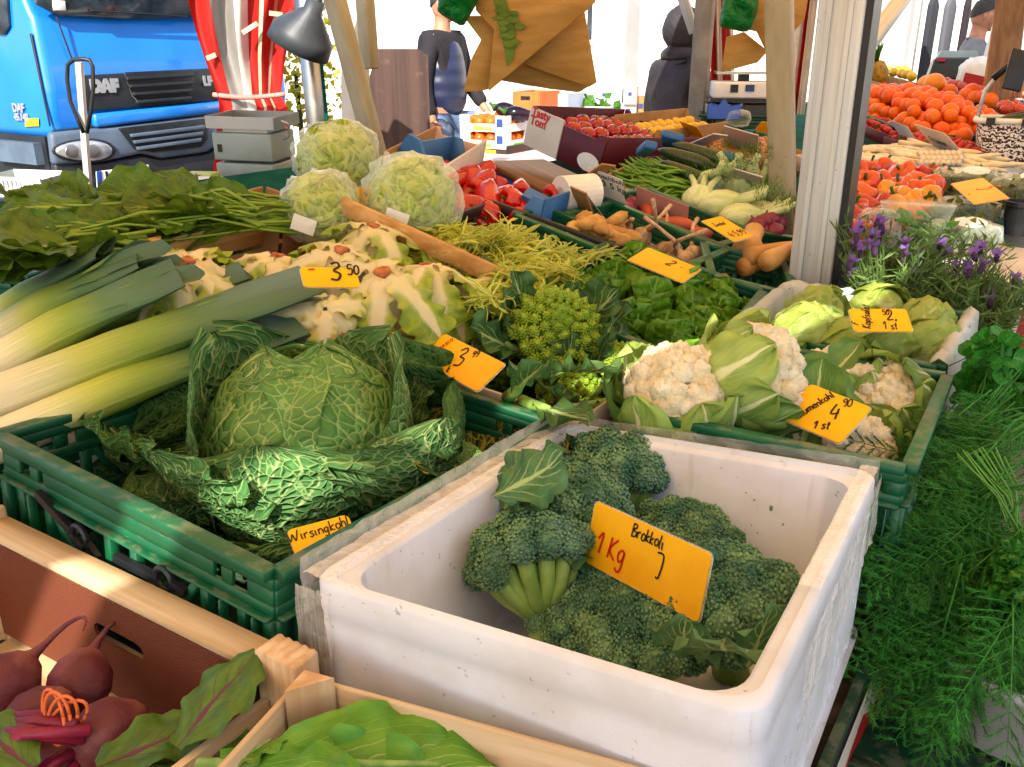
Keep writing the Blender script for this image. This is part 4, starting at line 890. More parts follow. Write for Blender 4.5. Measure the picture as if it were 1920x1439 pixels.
# ------------------------------------------------------------------ tomato carton
PLANE = 1
M, W, L = rectpx((1030, 222), (1185, 292), (1262, 250), (1140, 203))
tc = tray('maroon tomato carton with red Tasty Tom lettering on its pale end', M, W, L, .12, 'maroon', 'tomato_carton', 'carton', ends=.02)
q = Matrix.Translation((-W*.27, -L/2-.006, .07))
o = MB().box((0, 0, 0), (W*.46, .005, .135)).build('pale_end_panel', MAT['cardw'], tc, q)
for s, z in (('Tasty', .03), ('Tom', .0)): text(s, .042, Matrix.Translation((-W*.2, -.004, z+.012)) @ E3(90, 0, 0), MAT['redink'], o, .0006, bold=.0012)
MB().lathe([(0, 0), (.05, 0), (.05, .002)], 20).build('logo_patch', MAT['paper'], tc, Matrix.Translation((W*.36, -L/2-.006, .04)) @ E3(90, 0, 0) @ Matrix.Diagonal((1, .6, 1, 1)))
copies('tomato', ME['tomato'], K(('calyx', 'calyx')), [x @ SCL(.031) for x in heap(M, W*.94, L*.94, .031, 2, None, 1.85, .9, .3, False, 1.3, .02, .10)], 'red vine tomato heaped in the maroon carton', 'tomato', 'tomatoes in the maroon carton')
# carton of yellow fruit to its right
M, W, L = rectpx((1190, 248), (1262, 268), (1335, 236), (1245, 203))
tray('plain brown carton with its flap up beside the tomato carton', M, W, L, .1, 'card', ends=.03)
copies('lemon', ME['lemon'], [], [x @ SCL(.026) for x in heap(M, W*.9, L*.9, .03, 2, depth=.08)], 'small yellow lemon lying in the plain brown carton', 'lemon', 'lemons in the brown carton')
# ------------------------------------------------------------------ beans, courgettes, fennel
M, W, L = rectpx((1132, 338), (1290, 392), (1375, 345), (1205, 292), -.02)
tray('low brown tray under the heap of green beans', M, W, L, .07, 'card')
Ms = []
for k in range(150):
    x, y = U(-.46, .46)*W, U(-.46, .46)*L; z = -.03 + .075*(1-(2*x/W)**2)*(1-(2*y/L)**2)*U(.75, 1.1); Ms.append(M @ Matrix.Translation((x, y, z)) @ E3(U(-9, 9), U(-9, 9), random.gauss(20, 38)))
for k in range(3): copies('green_bean', ME['bean'][k], [], Ms[k::3], 'green bean in the loose heap behind the price paper', 'bean', 'green beans in the heap')
m = MB(); m.grid([[tuple(M @ Vector((x*W*.47, y*L*.47, -.05 + .06*(1-x*x)*(1-y*y)))) for x in np.linspace(-1, 1, 9)] for y in np.linspace(-1, 1, 9)]); tag(m.build('bean_pile_core', MAT['bean'], smooth=True), 'lower mass of green beans under the loose heap', 'beans')['kind'] = 'stuff'
zl = [((1250, 300), (1350, 345), .0), ((1262, 282), (1368, 330), .02), ((1245, 285), (1330, 310), .045), ((1275, 275), (1352, 300), .06), ((1252, 312), (1310, 335), .02)]
tr_M, W, L = rectpx((1225, 318), (1330, 360), (1395, 322), (1280, 272), -.03)
tray('dark tray under the courgettes', tr_M, W, L, .08, 'black')
for k, (a, b, w) in enumerate(zl):
    A, B = at(*a, w), at(*b, w); F = frame((A+B)/2, (B-A)); mid = F @ E3(0, -90, 0); o = obj('courgette', ME['zuc'][k % 2], None, mid @ SCL(max(.8, (B-A).length/.24))); tag(o, 'dark green courgette ' + ('nearest the green beans', 'lying longest at the back', 'on top, left one', 'on top, right one by the blue block', 'shortest, at the left front')[k], 'courgette', 'courgettes by the beans')
FNL = iter(('at the back left of the crate, upright', 'in the middle with the tallest green fronds', 'lying on its side in front of the upright one', 'at the back right beside the beige post', 'lowest at the front of the crate', 'at the front right corner', 'small one at the left end of the crate'))
def fennel(px, py, s, yaw, tilt):
    M = Matrix.Translation(at(px, py, .0)) @ E3(tilt, 0, yaw) @ SCL(s)
    th = thing('fennel', 'pale fennel bulb ' + next(FNL), 'fennel', M, 'fennel bulbs')
    def fn(v):
        v = v.copy(); v[:, 1] *= .72; a = np.arctan2(v[:, 1], v[:, 0]); v[:, :2] *= (1+.05*np.cos(5*a))[:, None]; return v
    MB().lathe([(0, -.05), (.025, -.05), (.045, -.03), (.052, 0), (.045, .03), (.03, .05), (.022, .06)], 24, None, fn).build('bulb', MAT['fennel'], th, smooth=True)
    for k in range(3):
        x = -.02 + .02*k; st = MB().tube([(x, 0, .045), (x*1.4, .004, .09), (x*2.3, .01, .125)], [.014, .011, .009], 8).build('stalk', MAT['fennel'], th, smooth=True)
        m = MB()
        for i in range(90):
            p0 = Vector((x*2.3 + random.gauss(0, .016), .01 + random.gauss(0, .014), .125 + U(-.03, .04))); d = Vector((random.gauss(0, 1), random.gauss(0, 1), U(.0, 1.2))).normalized()*U(.01, .026); n = d.cross(Vector((0, 1, .3))).normalized()*.0011
            m.add([p0-n, p0+n, p0+d], [(0, 1, 2)])
        m.build('frond', MAT['frond'], st, kind='stuff')
for a in ((1325, 348, 1.15, 30, 60), (1385, 362, 1.2, -20, 40), (1345, 385, 1.1, 70, 75), (1418, 372, 1.05, 10, 30), (1385, 408, 1.0, 90, 80), (1425, 402, .95, 120, 80), (1310, 372, .9, 160, 70)): fennel(*a)
M, W, L = rectpx((1275, 395), (1400, 440), (1460, 405), (1330, 345), -.05)
crate('green crate holding the fennel bulbs', M, W, L, .12)
# ------------------------------------------------------------------ crates with shallots, garlic, ginger, squash
M, W, L = rectpx((1143, 372), (1353, 463), (1410, 432), (1201, 348))
crate('green crate of sweet potatoes with a pink paper, below the fennel crate', M, W, L, .13)
Ms = heap(M, W*.9, L*.8, .045, 2, None, 1.7, .5, .3, False, .9, .0, .11)
copies('sweet_potato', ME['sweetp'], [], [x @ SCL(.8) for x in Ms], 'reddish sweet potato lying in the green crate with the pink paper', 'sweet potato', 'sweet potatoes in the crate')
copies('red_onion', ME['redonion'], [], [M @ Matrix.Translation((U(-.5, -.32)*W, U(-.35, .35)*L, U(-.05, -.01))) @ E3(U(0, 90), 0, U(0, 360)) @ SCL(.024) for k in range(7)], 'small dark red onion in the end of the sweet potato crate', 'onion', 'red onions in the sweet potato crate')
pk = mat('pink_paper', '#b8857a', '#a8746a', rough=.6)
o = MB().box((0, 0, 0), (.16, .002, .06)).build('paper_divider', pk, None, M @ Matrix.Translation((-W*.18, L*.05, .0)) @ E3(25, 0, 4)); tag(o, 'folded pinkish paper standing in the sweet potato crate', 'paper')
M, W, L = rectpx((1075, 408), (1305, 494), (1353, 463), (1138, 371))
crate('green crate of garlic bulbs with long dry stalks', M, W, L, .14)
for k, (px, py, yw, ti, w) in enumerate(((1170, 428, 200, -60, -.05), (1205, 443, 20, 50, -.05), (1232, 452, 140, 65, -.06), (1262, 470, 190, -55, -.05), (1300, 478, 10, -50, -.04), (1285, 488, 60, -40, -.05), (1180, 447, 90, 60, -.06), (1245, 470, 240, 70, -.07))):
    th = thing('garlic', 'garlic bulb with a dry stalk in the green crate', 'garlic', Matrix.Translation(at(px, py, w)) @ E3(ti, 10, yw) @ SCL(.85), 'garlic bulbs in the crate')
    obj('bulb', ME['garlic'], th); obj('stalk', ME['gstalk'][k % 2], th)
MM, W2, L2 = M, W, L
copies('red_onion', ME['redonion'], [], [MM @ Matrix.Translation((U(-.45, -.1)*W2, U(-.2, .4)*L2, -.11)) @ SCL(.025) for k in range(8)], 'red onion lying deep in the garlic crate', 'onion', 'red onions in the garlic crate')
M, W, L = rectpx((972, 402), (1165, 478), (1195, 455), (1019, 386))
crate('green crate of ginger roots behind the black crate', M, W, L, .15)
Ms = [Matrix.Translation(at(px, py, w)) @ E3(U(-20, 20), U(-20, 20), yw) @ SCL(s) for px, py, yw, s, w in ((1098, 428, 20, 1.0, .0), (1128, 438, -30, 1.05, .0), (1148, 425, 60, .9, .0), (1150, 452, -45, .9, -.01), (1115, 448, 100, .9, -.03), (1005, 440, -35, .75, -.1), (1030, 450, 10, .7, -.1), (1060, 462, 50, .85, -.1), (1085, 472, -20, 1.0, -.1), (1105, 485, 80, .8, -.1), (1045, 470, 120, .8, -.12))]
for k in range(2): copies('ginger_root', ME['ginger'][k], [], Ms[k::2], 'knobbly tan ginger root in the green crate', 'ginger', 'ginger roots in the crate')
M, W, L = rectpx((858, 418), (1090, 505), (1155, 459), (902, 370))
bc = thing('black_crate', 'empty black slatted crate beside the curly yellow endive', 'crate', M @ Matrix.Translation((0, 0, -.15)))
for k, (ang, off, ln) in enumerate(((0, L/2, W), (180, L/2, W), (90, W/2, L), (270, W/2, L))):
    m = MB(); q = E3(0, 0, ang) @ Matrix.Translation((0, -off, 0)); m.box((0, 0, .139), (ln, .008, .026), q); m.box((0, 0, .03), (ln, .008, .06), q)
    n = max(3, int(ln/.075))
    for i in range(n+1): m.box((-ln/2 + i*ln/n, 0, .09), (.008, .007, .08), q)
    bevel(m.build('side_wall', MAT['black'], bc), .0015, 1)
MB().box((0, 0, .003), (W, L, .006)).build('floor', MAT['black'], bc)
M, W, L = rectpx((1308, 500), (1452, 548), (1500, 492), (1352, 468))
crate('green crate with open slots behind the head lettuce, almost empty', M, W, L, .13)
copies('potato', ME['potato'], [], [x @ SCL(.03) for x in heap(M, W*.8, L*.7, .036, 1, depth=.12)], 'tan potato lying in the almost empty slotted crate', 'potato', 'potatoes in slotted crate')
M, W, L = rectpx((1358, 466), (1505, 490), (1530, 452), (1412, 432))
crate('green crate of squash and parsnips behind the slotted crate', M, W, L, .13)
o = obj('butternut_squash', ME['butternut'], None, Matrix.Translation(at(1405, 460, .0)) @ E3(70, 20, 150) @ SCL(.95)); tag(o, 'tan butternut squash end beside the Zwiebel price card', 'squash')
copies('parsnip', ME['parsnip'], [], [Matrix.Translation(at(px, py, w)) @ E3(U(0, 360), -6, yw) @ SCL(.95) for px, py, yw, w in ((1455, 468, 30, .01), (1462, 478, 15, .0), (1440, 485, 40, -.02), (1475, 470, 50, .03), (1430, 478, 20, -.04))], 'tan parsnip lying in the crate behind the slotted one', 'parsnip', 'parsnips')
copies('red_onion', ME['redonion'], [], [Matrix.Translation(at(px, py, w)) @ E3(U(-30, 30), U(-30, 30), 0) @ SCL(.027) for px, py, w in ((1418, 425, .0), (1432, 418, .01), (1444, 428, .0), (1446, 412, .02), (1458, 420, .01), (1430, 434, -.01), (1452, 434, 0))], 'purple red onion in the heap at the foot of the beige post', 'onion', 'red onions by the beige post')
# brown onions further back, cards and odds and ends
Ms = [Matrix.Translation(at(px + U(-4, 4), py + U(-3, 3), w)) @ E3(U(-50, 50), U(-50, 50), 0) @ SCL(.03) for px, py, w in [(1335 + 14*i + 7*(j % 2), 270 + 11*j, .0) for i in range(9) for j in range(4)]]
copies('onion', ME['onion'], [], Ms, 'brown onion in the heap behind the courgettes', 'onion', 'brown onions behind the courgettes')
M, W, L = rectpx((1320, 285), (1420, 325), (1500, 280), (1390, 245), -.03); tray('low brown tray under the brown onions', M, W, L, .09, 'card')

PLANE = 0
# ------------------------------------------------------------------ far boxes behind the display (stacked on the ground and on crates)
def carton(label, px, py, Y, W, L, h, mt, yaw=-30, slots=0, fruit=None, labels=(), name='carton'):
    """stacked carton: (px,py) is its near bottom corner"""
    p = atY(px, py, Y); th = thing(name, label, 'carton', TR(p, yaw))
    # near corner at origin, extends along -X' (left) by W and +Y by L
    for nm, q, ln in (('side_wall', Matrix.Translation((-W/2, 0, 0)), W), ('side_wall', Matrix.Translation((0, L/2, 0)) @ E3(0, 0, 90), L), ('side_wall', Matrix.Translation((-W/2, L, 0)), W), ('side_wall', Matrix.Translation((-W, L/2, 0)) @ E3(0, 0, 90), L)):
        m = MB()
        if slots:
            for k in range(slots):
                z0, z1 = h*k/slots, h*(k+1)/slots; d = z1-z0
                m.box((0, 0, z0+d*.25), (ln, .006, d*.5-.002)); 
                for sx in (-1, 1): m.box((sx*ln*.39, 0, z0+d*.75), (ln*.22, .006, d*.5-.002))
        else: m.box((0, 0, h/2), (ln-.007, .006, h))
        m.build(nm, mt, th, q)
    MB().box((-W/2, L/2, .004), (W-.01, L-.01, .006)).build('floor', mt, th)
    for (x, z, w, hh, m2, side) in labels:
        if side == 0: MB().box((-W + x*W, -.005, z*h), (w*W, .004, hh*h)).build('printed_label', m2, th)
        else: MB().box((.005, x*L, z*h), (.004, w*L, hh*h)).build('printed_label', m2, th)
    if fruit:
        for k in range(slots or 1):
            zz = h*(k+.55)/(slots or 1)
            Ms = [th.matrix_basis @ Matrix.Translation((-W*(.12+.76*i/3), L*(.12+.76*j/3), zz)) @ E3(U(0, 360), U(0, 360), 0) @ SCL(.04) for i in range(4) for j in range(4) if i == 3 or i == 0 or j == 0 or j == 3 or k == (slots or 1)-1]
            copies('orange', ME['orange'], [], Ms, 'orange packed in the ' + fruit, 'orange', 'oranges in the ' + fruit)
    return th
MAT['navyprint'] = mat('navy_print', '#2b4a86', '#24407a', rough=.5); MAT['greenpr'] = mat('pale_green_print', '#7fa03c', '#92b04c', rough=.5)
MAT['whitecard'] = mat('bright_white_carton', '#e2e2e4', '#d4d4d8', rough=.55); MAT['darkcard'] = mat('dark_printed_carton', '#2b2320', '#3d2a20', scale=25, rough=.5)
Yb = 5.6
carton('dark printed carton with a yellow label at the bottom of the orange stack', 952, 318, Yb, .33, .4, .14, MAT['darkcard'], labels=((.6, .5, .3, .6, MAT['yellowst'], 0), (.35, .5, .3, .4, MAT['redcloth'], 1)))
wc = carton('white two-tier carton of oranges with blue squares and green leaf print', 948, 281, Yb, .33, .3, .20, MAT['whitecard'], slots=2, fruit='white two-tier carton', labels=((.88, .78, .13, .24, MAT['navyprint'], 0), (.88, .28, .13, .24, MAT['navyprint'], 0), (.5, .6, .4, .1, MAT['greenpr'], 0), (.5, .1, .4, .1, MAT['greenpr'], 0), (.5, .1, .4, .1, MAT['greenpr'], 1)))
text('TastyAgri', .035, wc.matrix_basis.inverted() @ wc.matrix_basis @ Matrix.Translation((-.30, -.008, .125)) @ E3(90, 0, 0), MAT['greenpr'], wc, .0005)
p0 = atY(985, 222, Yb+.1)
for k, (dx, dz, yw) in enumerate(((0, 0, 10), (-.08, .02, -25))):
    o = tag(obj('aubergine', MB().tube([(x, .4*x*x, 0) for x in np.linspace(-.13, .12, 12)], [.004, .03, .042, .046, .045, .041, .036, .031, .027, .024, .021, .012], 14).mesh('aubergine', MAT['aub']), None, Matrix.Translation(p0 + Vector((dx, .05*k, dz + .02))) @ E3(0, 8, yw)), ('glossy black aubergine in front on the white orange carton', 'second black aubergine lying behind the first on the orange carton')[k], 'aubergine', 'aubergines on the orange carton')
    MB().tube([(-.12, .006, 0), (-.15, .01, .01), (-.17, .02, .02)], [.028, .01, .01], 8).build('stem', MAT['calyx'], o, smooth=True)
carton('tall orange carton with a hand hole behind the white orange carton', 1010, 232, Yb+.5, .2, .3, .2, MAT['cardo'], labels=((.5, .8, .35, .12, MAT['dark'], 0), (.5, .35, .6, .3, MAT['cardw'], 1)))
carton('pinkish carton under the tall orange carton', 1046, 305, Yb+.45, .34, .3, .27, MAT['cardpink'])
carton('open orange carton seen behind the aubergines', 958, 242, Yb+.35, .2, .25, .09, MAT['cardo'])
carton('pale grey carton stacked behind the tomato carton', 1075, 232, 6.6, .2, .3, .16, MAT['cardw'])
for lab, px, py, Y, W, L, h, mt, yw in (('blue-white carton on top of the far right stack', 1165, 196, 6.8, .22, .2, .11, MAT['cardb'], -12), ('pale pink carton on top of the far stack beside the hooded person', 1192, 196, 6.75, .09, .2, .12, MAT['cardpink'], -12), ('pale lilac carton in the middle of the far stack', 1165, 226, 6.8, .24, .25, .12, MAT['cardb'], -12), ('white carton with a green band low in the far stack', 1190, 226, 6.78, .1, .25, .12, MAT['whitecard'], -12), ('brown carton at the right end of the far stack', 1213, 226, 6.9, .1, .2, .17, MAT['card'], -12),
        ('white carton with blue label in the middle of the far boxes', 1085, 226, 7.2, .15, .2, .2, MAT['whitecard'], -25), ('tall white carton with print beside the greens', 1062, 262, 6.3, .2, .25, .3, MAT['cardb'], -30), ('low white carton in front of the far stack', 1120, 262, 6.2, .22, .25, .2, MAT['whitecard'], -25)):
    carton(lab, px, py, Y, W, L, h, mt, yw, labels=((.5, .6, .3, .2, MAT['navyprint'], 0),))
th = thing('leafy_greens', 'bunch of green leaves on the far white cartons', 'greens', Matrix.Translation(atY(1090, 200, 6.6)))
m = MB()
for i in range(140):
    m.add([(-.02, 0, 0), (.02, 0, 0), (.025, 0, .05), (-.02, 0, .06)], [(0, 1, 2, 3)], None, Matrix.Translation((random.gauss(0, .1), random.gauss(0, .06), random.gauss(0, .03))) @ E3(U(0, 360), U(0, 360), U(0, 360)))
m.build('leaf_mass', MAT['frond'], th, kind='stuff')
st = struct(MB().box((1.0, 6.3, .45), (2.6, 2.0, .9)).build('storage_table', MAT['cardw']))
PLANE = 1
# ------------------------------------------------------------------ blue tray with long red peppers, white carton, plywood, paper roll, cards
M, W, L = rectpx((738, 305), (830, 330), (908, 275), (800, 245), .02)
tray('white lined brown carton behind the blue tray, tipped on end', M, W, L, .10, 'cardw', mats={1: 'cardpink', 3: 'card'}, ends=.02)
M, W, L = rectpx((742, 318), (1020, 415), (1090, 385), (842, 288), -.02)
bt = tray('blue moulded tray with high ends full of long red peppers', M, W, L, .11, 'blueplast', 'pepper_tray', 'tray', ends=.055)
MB().poly([(-W*.52, 0), (-W*.22, 0), (-W*.27, .07), (-W*.34, .12), (-W*.42, .125), (-W*.5, .06)], .012, Matrix.Translation((0, -L*.5-.008, .08))).build('raised_corner', MAT['blueplast'], bt)
MB().box((0, 0, 0), (.06, .04, .05)).build('cross_block', MAT['blueplast'], bt, Matrix.Translation((W*.36, -L*.2, .12)) @ E3(20, 10, 10))
Ms = []
for k in range(34):
    x, y = U(-.42, .47)*W, U(-.42, .42)*L; Ms.append(M @ Matrix.Translation((x, y, -.045 + .05*U(0, 1))) @ E3(U(60, 110), U(-15, 15), U(-60, 60)+180*(k % 2)) @ SCL(.034))
copies('red_pepper', ME['pep_long'], K(('stem', 'pstemL')), Ms, 'long glossy red pepper in the blue moulded tray', 'pepper', 'red peppers in the blue tray')
Ms = [Matrix.Translation(at(px, py, w)) @ E3(U(60, 110), U(-15, 15), U(0, 360)) @ SCL(.032) for px, py, w in ((862, 385, -.02), (890, 392, -.02), (868, 398, -.04), (960, 412, -.04), (915, 398, -.03), (985, 425, -.06))]
copies('red_pepper', ME['pep_long'], K(('stem', 'pstemL')), Ms, 'red pepper lying loose between the blue tray and the black crate', 'pepper', 'loose red peppers')
M, W, L = rectpx((925, 312), (1090, 385), (1128, 350), (1005, 288), .0)
o = MB().box((0, 0, -.008), (W, L, .014)).build('plywood_board', MAT['ply'], None, M); tag(bevel(o, .002, 1), 'empty brown plywood board lying between peppers and tomato carton', 'board')
M = Matrix.Translation(at(1082, 362, .02)) @ E3(0, 90, 30); pr_ = thing('paper_roll', 'white roll of paper lying at the plywood corner', 'paper roll', M)
MB().lathe([(.018, -.05), (.045, -.05), (.045, .05), (.018, .05), (.018, -.05)], 24).build('roll', MAT['paper'], pr_, smooth=False)
def panelcard(label, px4, w, mt, t=.004, name='cardboard_sheet', cat='cardboard', lines=()):
    M, W, H = cardpose(px4, w); th = thing(name, label, cat, M); MB().box((0, 0, 0), (W, t, H)).build('sheet', mt, th)
    for s, x, z, sz in lines: text(s, sz, Matrix.Translation((x*W, -t/2-.0008, z*H)) @ E3(90, 0, 0), MAT['ink'], th, .0002)
    return th
panelcard('brown cardboard flap standing at the end of the plywood board', [(1107, 305), (1132, 310), (1120, 350), (1094, 348)], (.1, .1, .0, .0), MAT['card'])
panelcard('white price paper with printed lines standing in front of the green beans', [(1112, 318), (1180, 345), (1160, 378), (1098, 355)], (.07, .07, .0, .0), MAT['paper'], .001, 'price_paper', 'paper', (('Buschbohnen', -.3, .28, .022), ('160', -.42, -.02, .03), ('5 kg', .1, -.02, .03), ('0,89', -.42, -.3, .02)))
panelcard('small brown carton flap with white liner beside the paper roll', [(1080, 355), (1112, 372), (1100, 392), (1072, 382)], (.05, .05, .0, .0), MAT['card'])
panelcard('white liner sheet sticking out of the sweet potato crate', [(1095, 366), (1125, 378), (1112, 398), (1088, 390)], (.04, .04, -.03, -.03), MAT['paper'], .001)
panelcard('blank grey card standing among the brown onions', [(1365, 238), (1428, 256), (1413, 290), (1350, 272)], (.1, .1, .0, .0), MAT['cardw'])
panelcard('small pale green carton piece beside the courgettes', [(1310, 250), (1335, 253), (1332, 280), (1305, 276)], (.08, .08, .0, .0), MAT['whitecard'])
panelcard('plain grey card standing behind the fennel', [(1380, 318), (1432, 332), (1426, 362), (1374, 345)], (.09, .09, .01, .01), MAT['cardw'])
for lab, px4, w, ln in (('small yellow card behind the courgettes reading lengthwise', [(1414, 318), (1450, 335), (1448, 358), (1412, 340)], (.05, .05, 0, 0), [('3', -.02, -.01, .03, .004, MAT['ink'], 0)]),
                        ('yellow card leaning beside the brown carton', [(1285, 232), (1318, 243), (1312, 258), (1278, 246)], (.05, .05, 0, 0), []),
                        ('yellow card half hidden behind the beige post at the top', [(1422, 228), (1446, 232), (1444, 252), (1420, 246)], (.05, .05, 0, 0), []),
                        ('bright yellow triangle of card by the blue block among the onions', [(1338, 285), (1362, 292), (1352, 308), (1342, 305)], (.03, .03, 0, 0), [])):
    M, W, H = cardpose(px4, w); sign(lab, M, W, H, ln)
for lab, px4 in (('blue cardboard block beside the tomato carton', [(1200, 278), (1222, 283), (1220, 305), (1196, 300)]), ('bigger blue tray corner behind the courgettes', [(1240, 258), (1280, 268), (1275, 292), (1236, 280)]), ('blue block beside the yellow triangle card', [(1345, 298), (1376, 306), (1372, 322), (1342, 314)])):
    M, W, H = cardpose(px4, (.07, .07, 0, 0)); o = MB().box((0, .02, 0), (W, .025, H*.8)).build('blue_block', MAT['blueplast'], None, M); tag(bevel(o, .006, 2), lab, 'tray corner')
PLANE = 0
# ------------------------------------------------------------------ scales
MAT['scale'] = mat('pale_grey_scale', '#8a9896', '#7a8886', scale=4, rough=.45)
p = at(488, 345, .0); SM = TR(p, -14, 3) @ SCL(.74)
sc1 = thing('market_scale', 'pale grey market scale with steel tray standing behind the leafy greens', 'scale', SM)
bevel(MB().box((0, 0, .05), (.26, .22, .10)).build('lower_body', MAT['scale'], sc1), .008, 3)
bevel(MB().box((0, -.01, .165), (.265, .2, .11)).build('upper_body', MAT['scale'], sc1), .008, 3)
for sx in (-1, 1): MB().box((sx*.11, 0, .106), (.03, .1, .014)).build('foot', MAT['dark'], sc1)
MB().box((-.1, -.112, .16), (.018, .004, .03)).build('badge', MAT['dark'], sc1)
m = MB(); m.box((0, 0, .24), (.30, .22, .006))
for sx, sy, w, l in ((0, -.11, .3, .004), (0, .11, .3, .004)): m.box((sx, sy, .262), (w, l, .045))
for sx in (-.15, .15): m.box((sx, 0, .262), (.004, .22, .045))
m.build('steel_tray', MAT['steel'], sc1); MB().box((0, 0, .228), (.2, .15, .016)).build('tray_support', MAT['paper'], sc1)
MB().tube([(.17, -.08, .2), (.2, -.08, .21), (.2, -.08, .26), (.17, -.08, .27)], .004, 6).build('hook', MAT['steel'], sc1)
q_ = (at(50, 362, .0) + p)/2; sc_ = struct(MB().box((0, 0, -.51), (1.25, .42, 1.0)).build('side_counter', MAT['board'], None, TR(Vector((q_.x, q_.y + .04, q_.z - .018)), math.degrees(math.atan2(p.y - at(50, 362, .0).y, p.x - at(50, 362, .0).x)))))
# display column loop at far left
base = at(166, 352, .0); top = atY(148, 112, base.y-.05)
lo = thing('steel_loop_stand', 'steel stand with a long open loop handle rising before the truck', 'stand', Matrix.Translation(base)); d = top-base; u = d.normalized()
MB().bar((0, 0, 0), tuple(d*.98), .016, .02).build('column', MAT['alu'], lo)
def lp_(px, py): return tuple(atY(px, py, base.y-.05) - base)
m = MB(); m.tube([lp_(*q) for q in ((157, 250), (146, 225), (132, 190), (126, 150), (127, 122), (138, 112), (155, 111), (168, 113), (174, 125), (175, 165), (171, 205), (163, 250))], .006, 8); m.build('loop', MAT['dark'], lo, smooth=True)
wb = thing('white_basket', 'white ribbed plastic basket at the far left edge behind the greens', 'basket', TR(at(50, 362, .0), -10, 3) @ SCL(.72))
for k in range(13): MB().box((-.12 + k*.02, -.08, .035), (.011, .006, .07)).build('rib', MAT['whitecard'], wb)
for z in (.0, .068): MB().box((0, -.08, z+.004), (.28, .012, .012)).build('rail', MAT['whitecard'], wb)
MB().box((0, .02, .004), (.27, .2, .006)).build('floor', MAT['whitecard'], wb); MB().box((0, .12, .035), (.27, .006, .075)).build('back_wall', MAT['whitecard'], wb)
for sx in (-.138, .138): MB().box((sx, .02, .035), (.006, .2, .072)).build('end_wall', MAT['scale'], wb)
for lab, px, py, c in (('red and white packet on the shelf before the truck', 345, 335, '#b83a48'), ('pale green packet beside the red packet', 378, 330, '#a8bc6c'), ('white packet under the red and green packets', 385, 340, '#dcdcd8')):
    tag(bevel(MB().box((0, 0, 0), (.09, .06, .02)).build('packet', mat('packet_' + c[1:], c, rough=.5), None, TR(at(px, py, .06), U(-10, 10))), .003, 2), lab, 'packet')
PLANE = 1
M, W, L = rectpx((440, 372), (545, 415), (585, 380), (480, 345), .0); tray('brown cardboard box between the leafy greens and the wrapped cabbages', M, W, L, .1, 'card')
PLANE = 0
# black scale on the right, with boxes around
sc2 = thing('market_scale', 'grey market scale on a black box between the beige post and the steel post', 'scale', TR(atY(1392, 168, 4.4), -8))
bevel(MB().box((0, 0, .0), (.29, .25, .075)).build('body', MAT['whitecard'], sc2), .012, 3); MB().box((0, 0, -.045), (.31, .27, .014)).build('base_plate', MAT['dark'], sc2)
MB().box((-.05, -.128, .008), (.035, .004, .035)).build('key_label', MAT['dark'], sc2); MB().box((.02, -.128, .01), (.04, .004, .03)).build('printed_label', MAT['navyprint'], sc2)
MB().box((0, .02, .075), (.26, .2, .012)).build('steel_tray', MAT['steel'], sc2); MB().bar((0, 0, .03), (0, 0, .08), .05, .05).build('tray_support', MAT['dark'], sc2)
o = MB().box((0, 0, -.11), (.33, .3, .11)).build('black_box', MAT['dark'], None, TR(atY(1390, 170, 4.42), -8)); tag(bevel(o, .008, 2), 'black box carrying the grey market scale', 'box')
o = crate('dark green crate under the black box of the scale', TR(atY(1388, 212, 4.4), -12), .36, .3, .2, 'dgreen')
M = TR(atY(1358, 222, 4.0), -20); bb = thing('blue_basket', 'bright blue plastic punnet beside the clear bag', 'punnet', M)
for k, (ang, off, ln) in enumerate(((0, .05, .13), (90, .065, .1), (180, .05, .13), (270, .065, .1))): MB().poly([(-ln/2, 0), (ln/2, 0), (ln/2*1.05, .06), (ln*.2, .05), (0, .085 if k == 0 else .06), (-ln*.2, .05), (-ln/2*1.05, .06)], .003).build('side_wall', mat('blue_punnet', '#2f5fc8', '#2a54b4', rough=.3) if k == 0 else bb.children[0].data.materials[0], bb, E3(0, 0, ang) @ Matrix.Translation((0, -off, 0)))
def pouch(label, c, sx, sy, sz, mt, M0=None, name='plastic_bag', cat='plastic bag', seed=1, parent=None):
    m = MB(); nu, nv = 26, 16; P = []
    for i in range(nv+1):
        t = PI*i/nv; row = []
        for j in range(nu+1):
            ph = 2*PI*(j % nu)/nu; d = Vector((math.sin(t)*math.cos(ph), math.sin(t)*math.sin(ph), math.cos(t)))
            f = lambda x: math.copysign(abs(x)**.7, x)
            k = 1 + .16*noise.noise(d*4 + Vector((seed*3.1, 0, 0))) + .06*noise.noise(d*13 + Vector((0, seed, 0)))
            row.append((f(d.x)*sx*k, f(d.y)*sy*k, f(d.z)*sz*k))
        P.append(row)
    m.grid(P, flip=True)
    if parent is not None: return m.build(name, mt, parent, M0, smooth=True)
    return tag(m.build(name, mt, None, (Matrix.Translation(c) if M0 is None else M0), smooth=True), label, cat)
pouch('crumpled clear bag beside the blue punnet', atY(1385, 222, 3.95), .05, .05, .035, MAT['film'], seed=4)
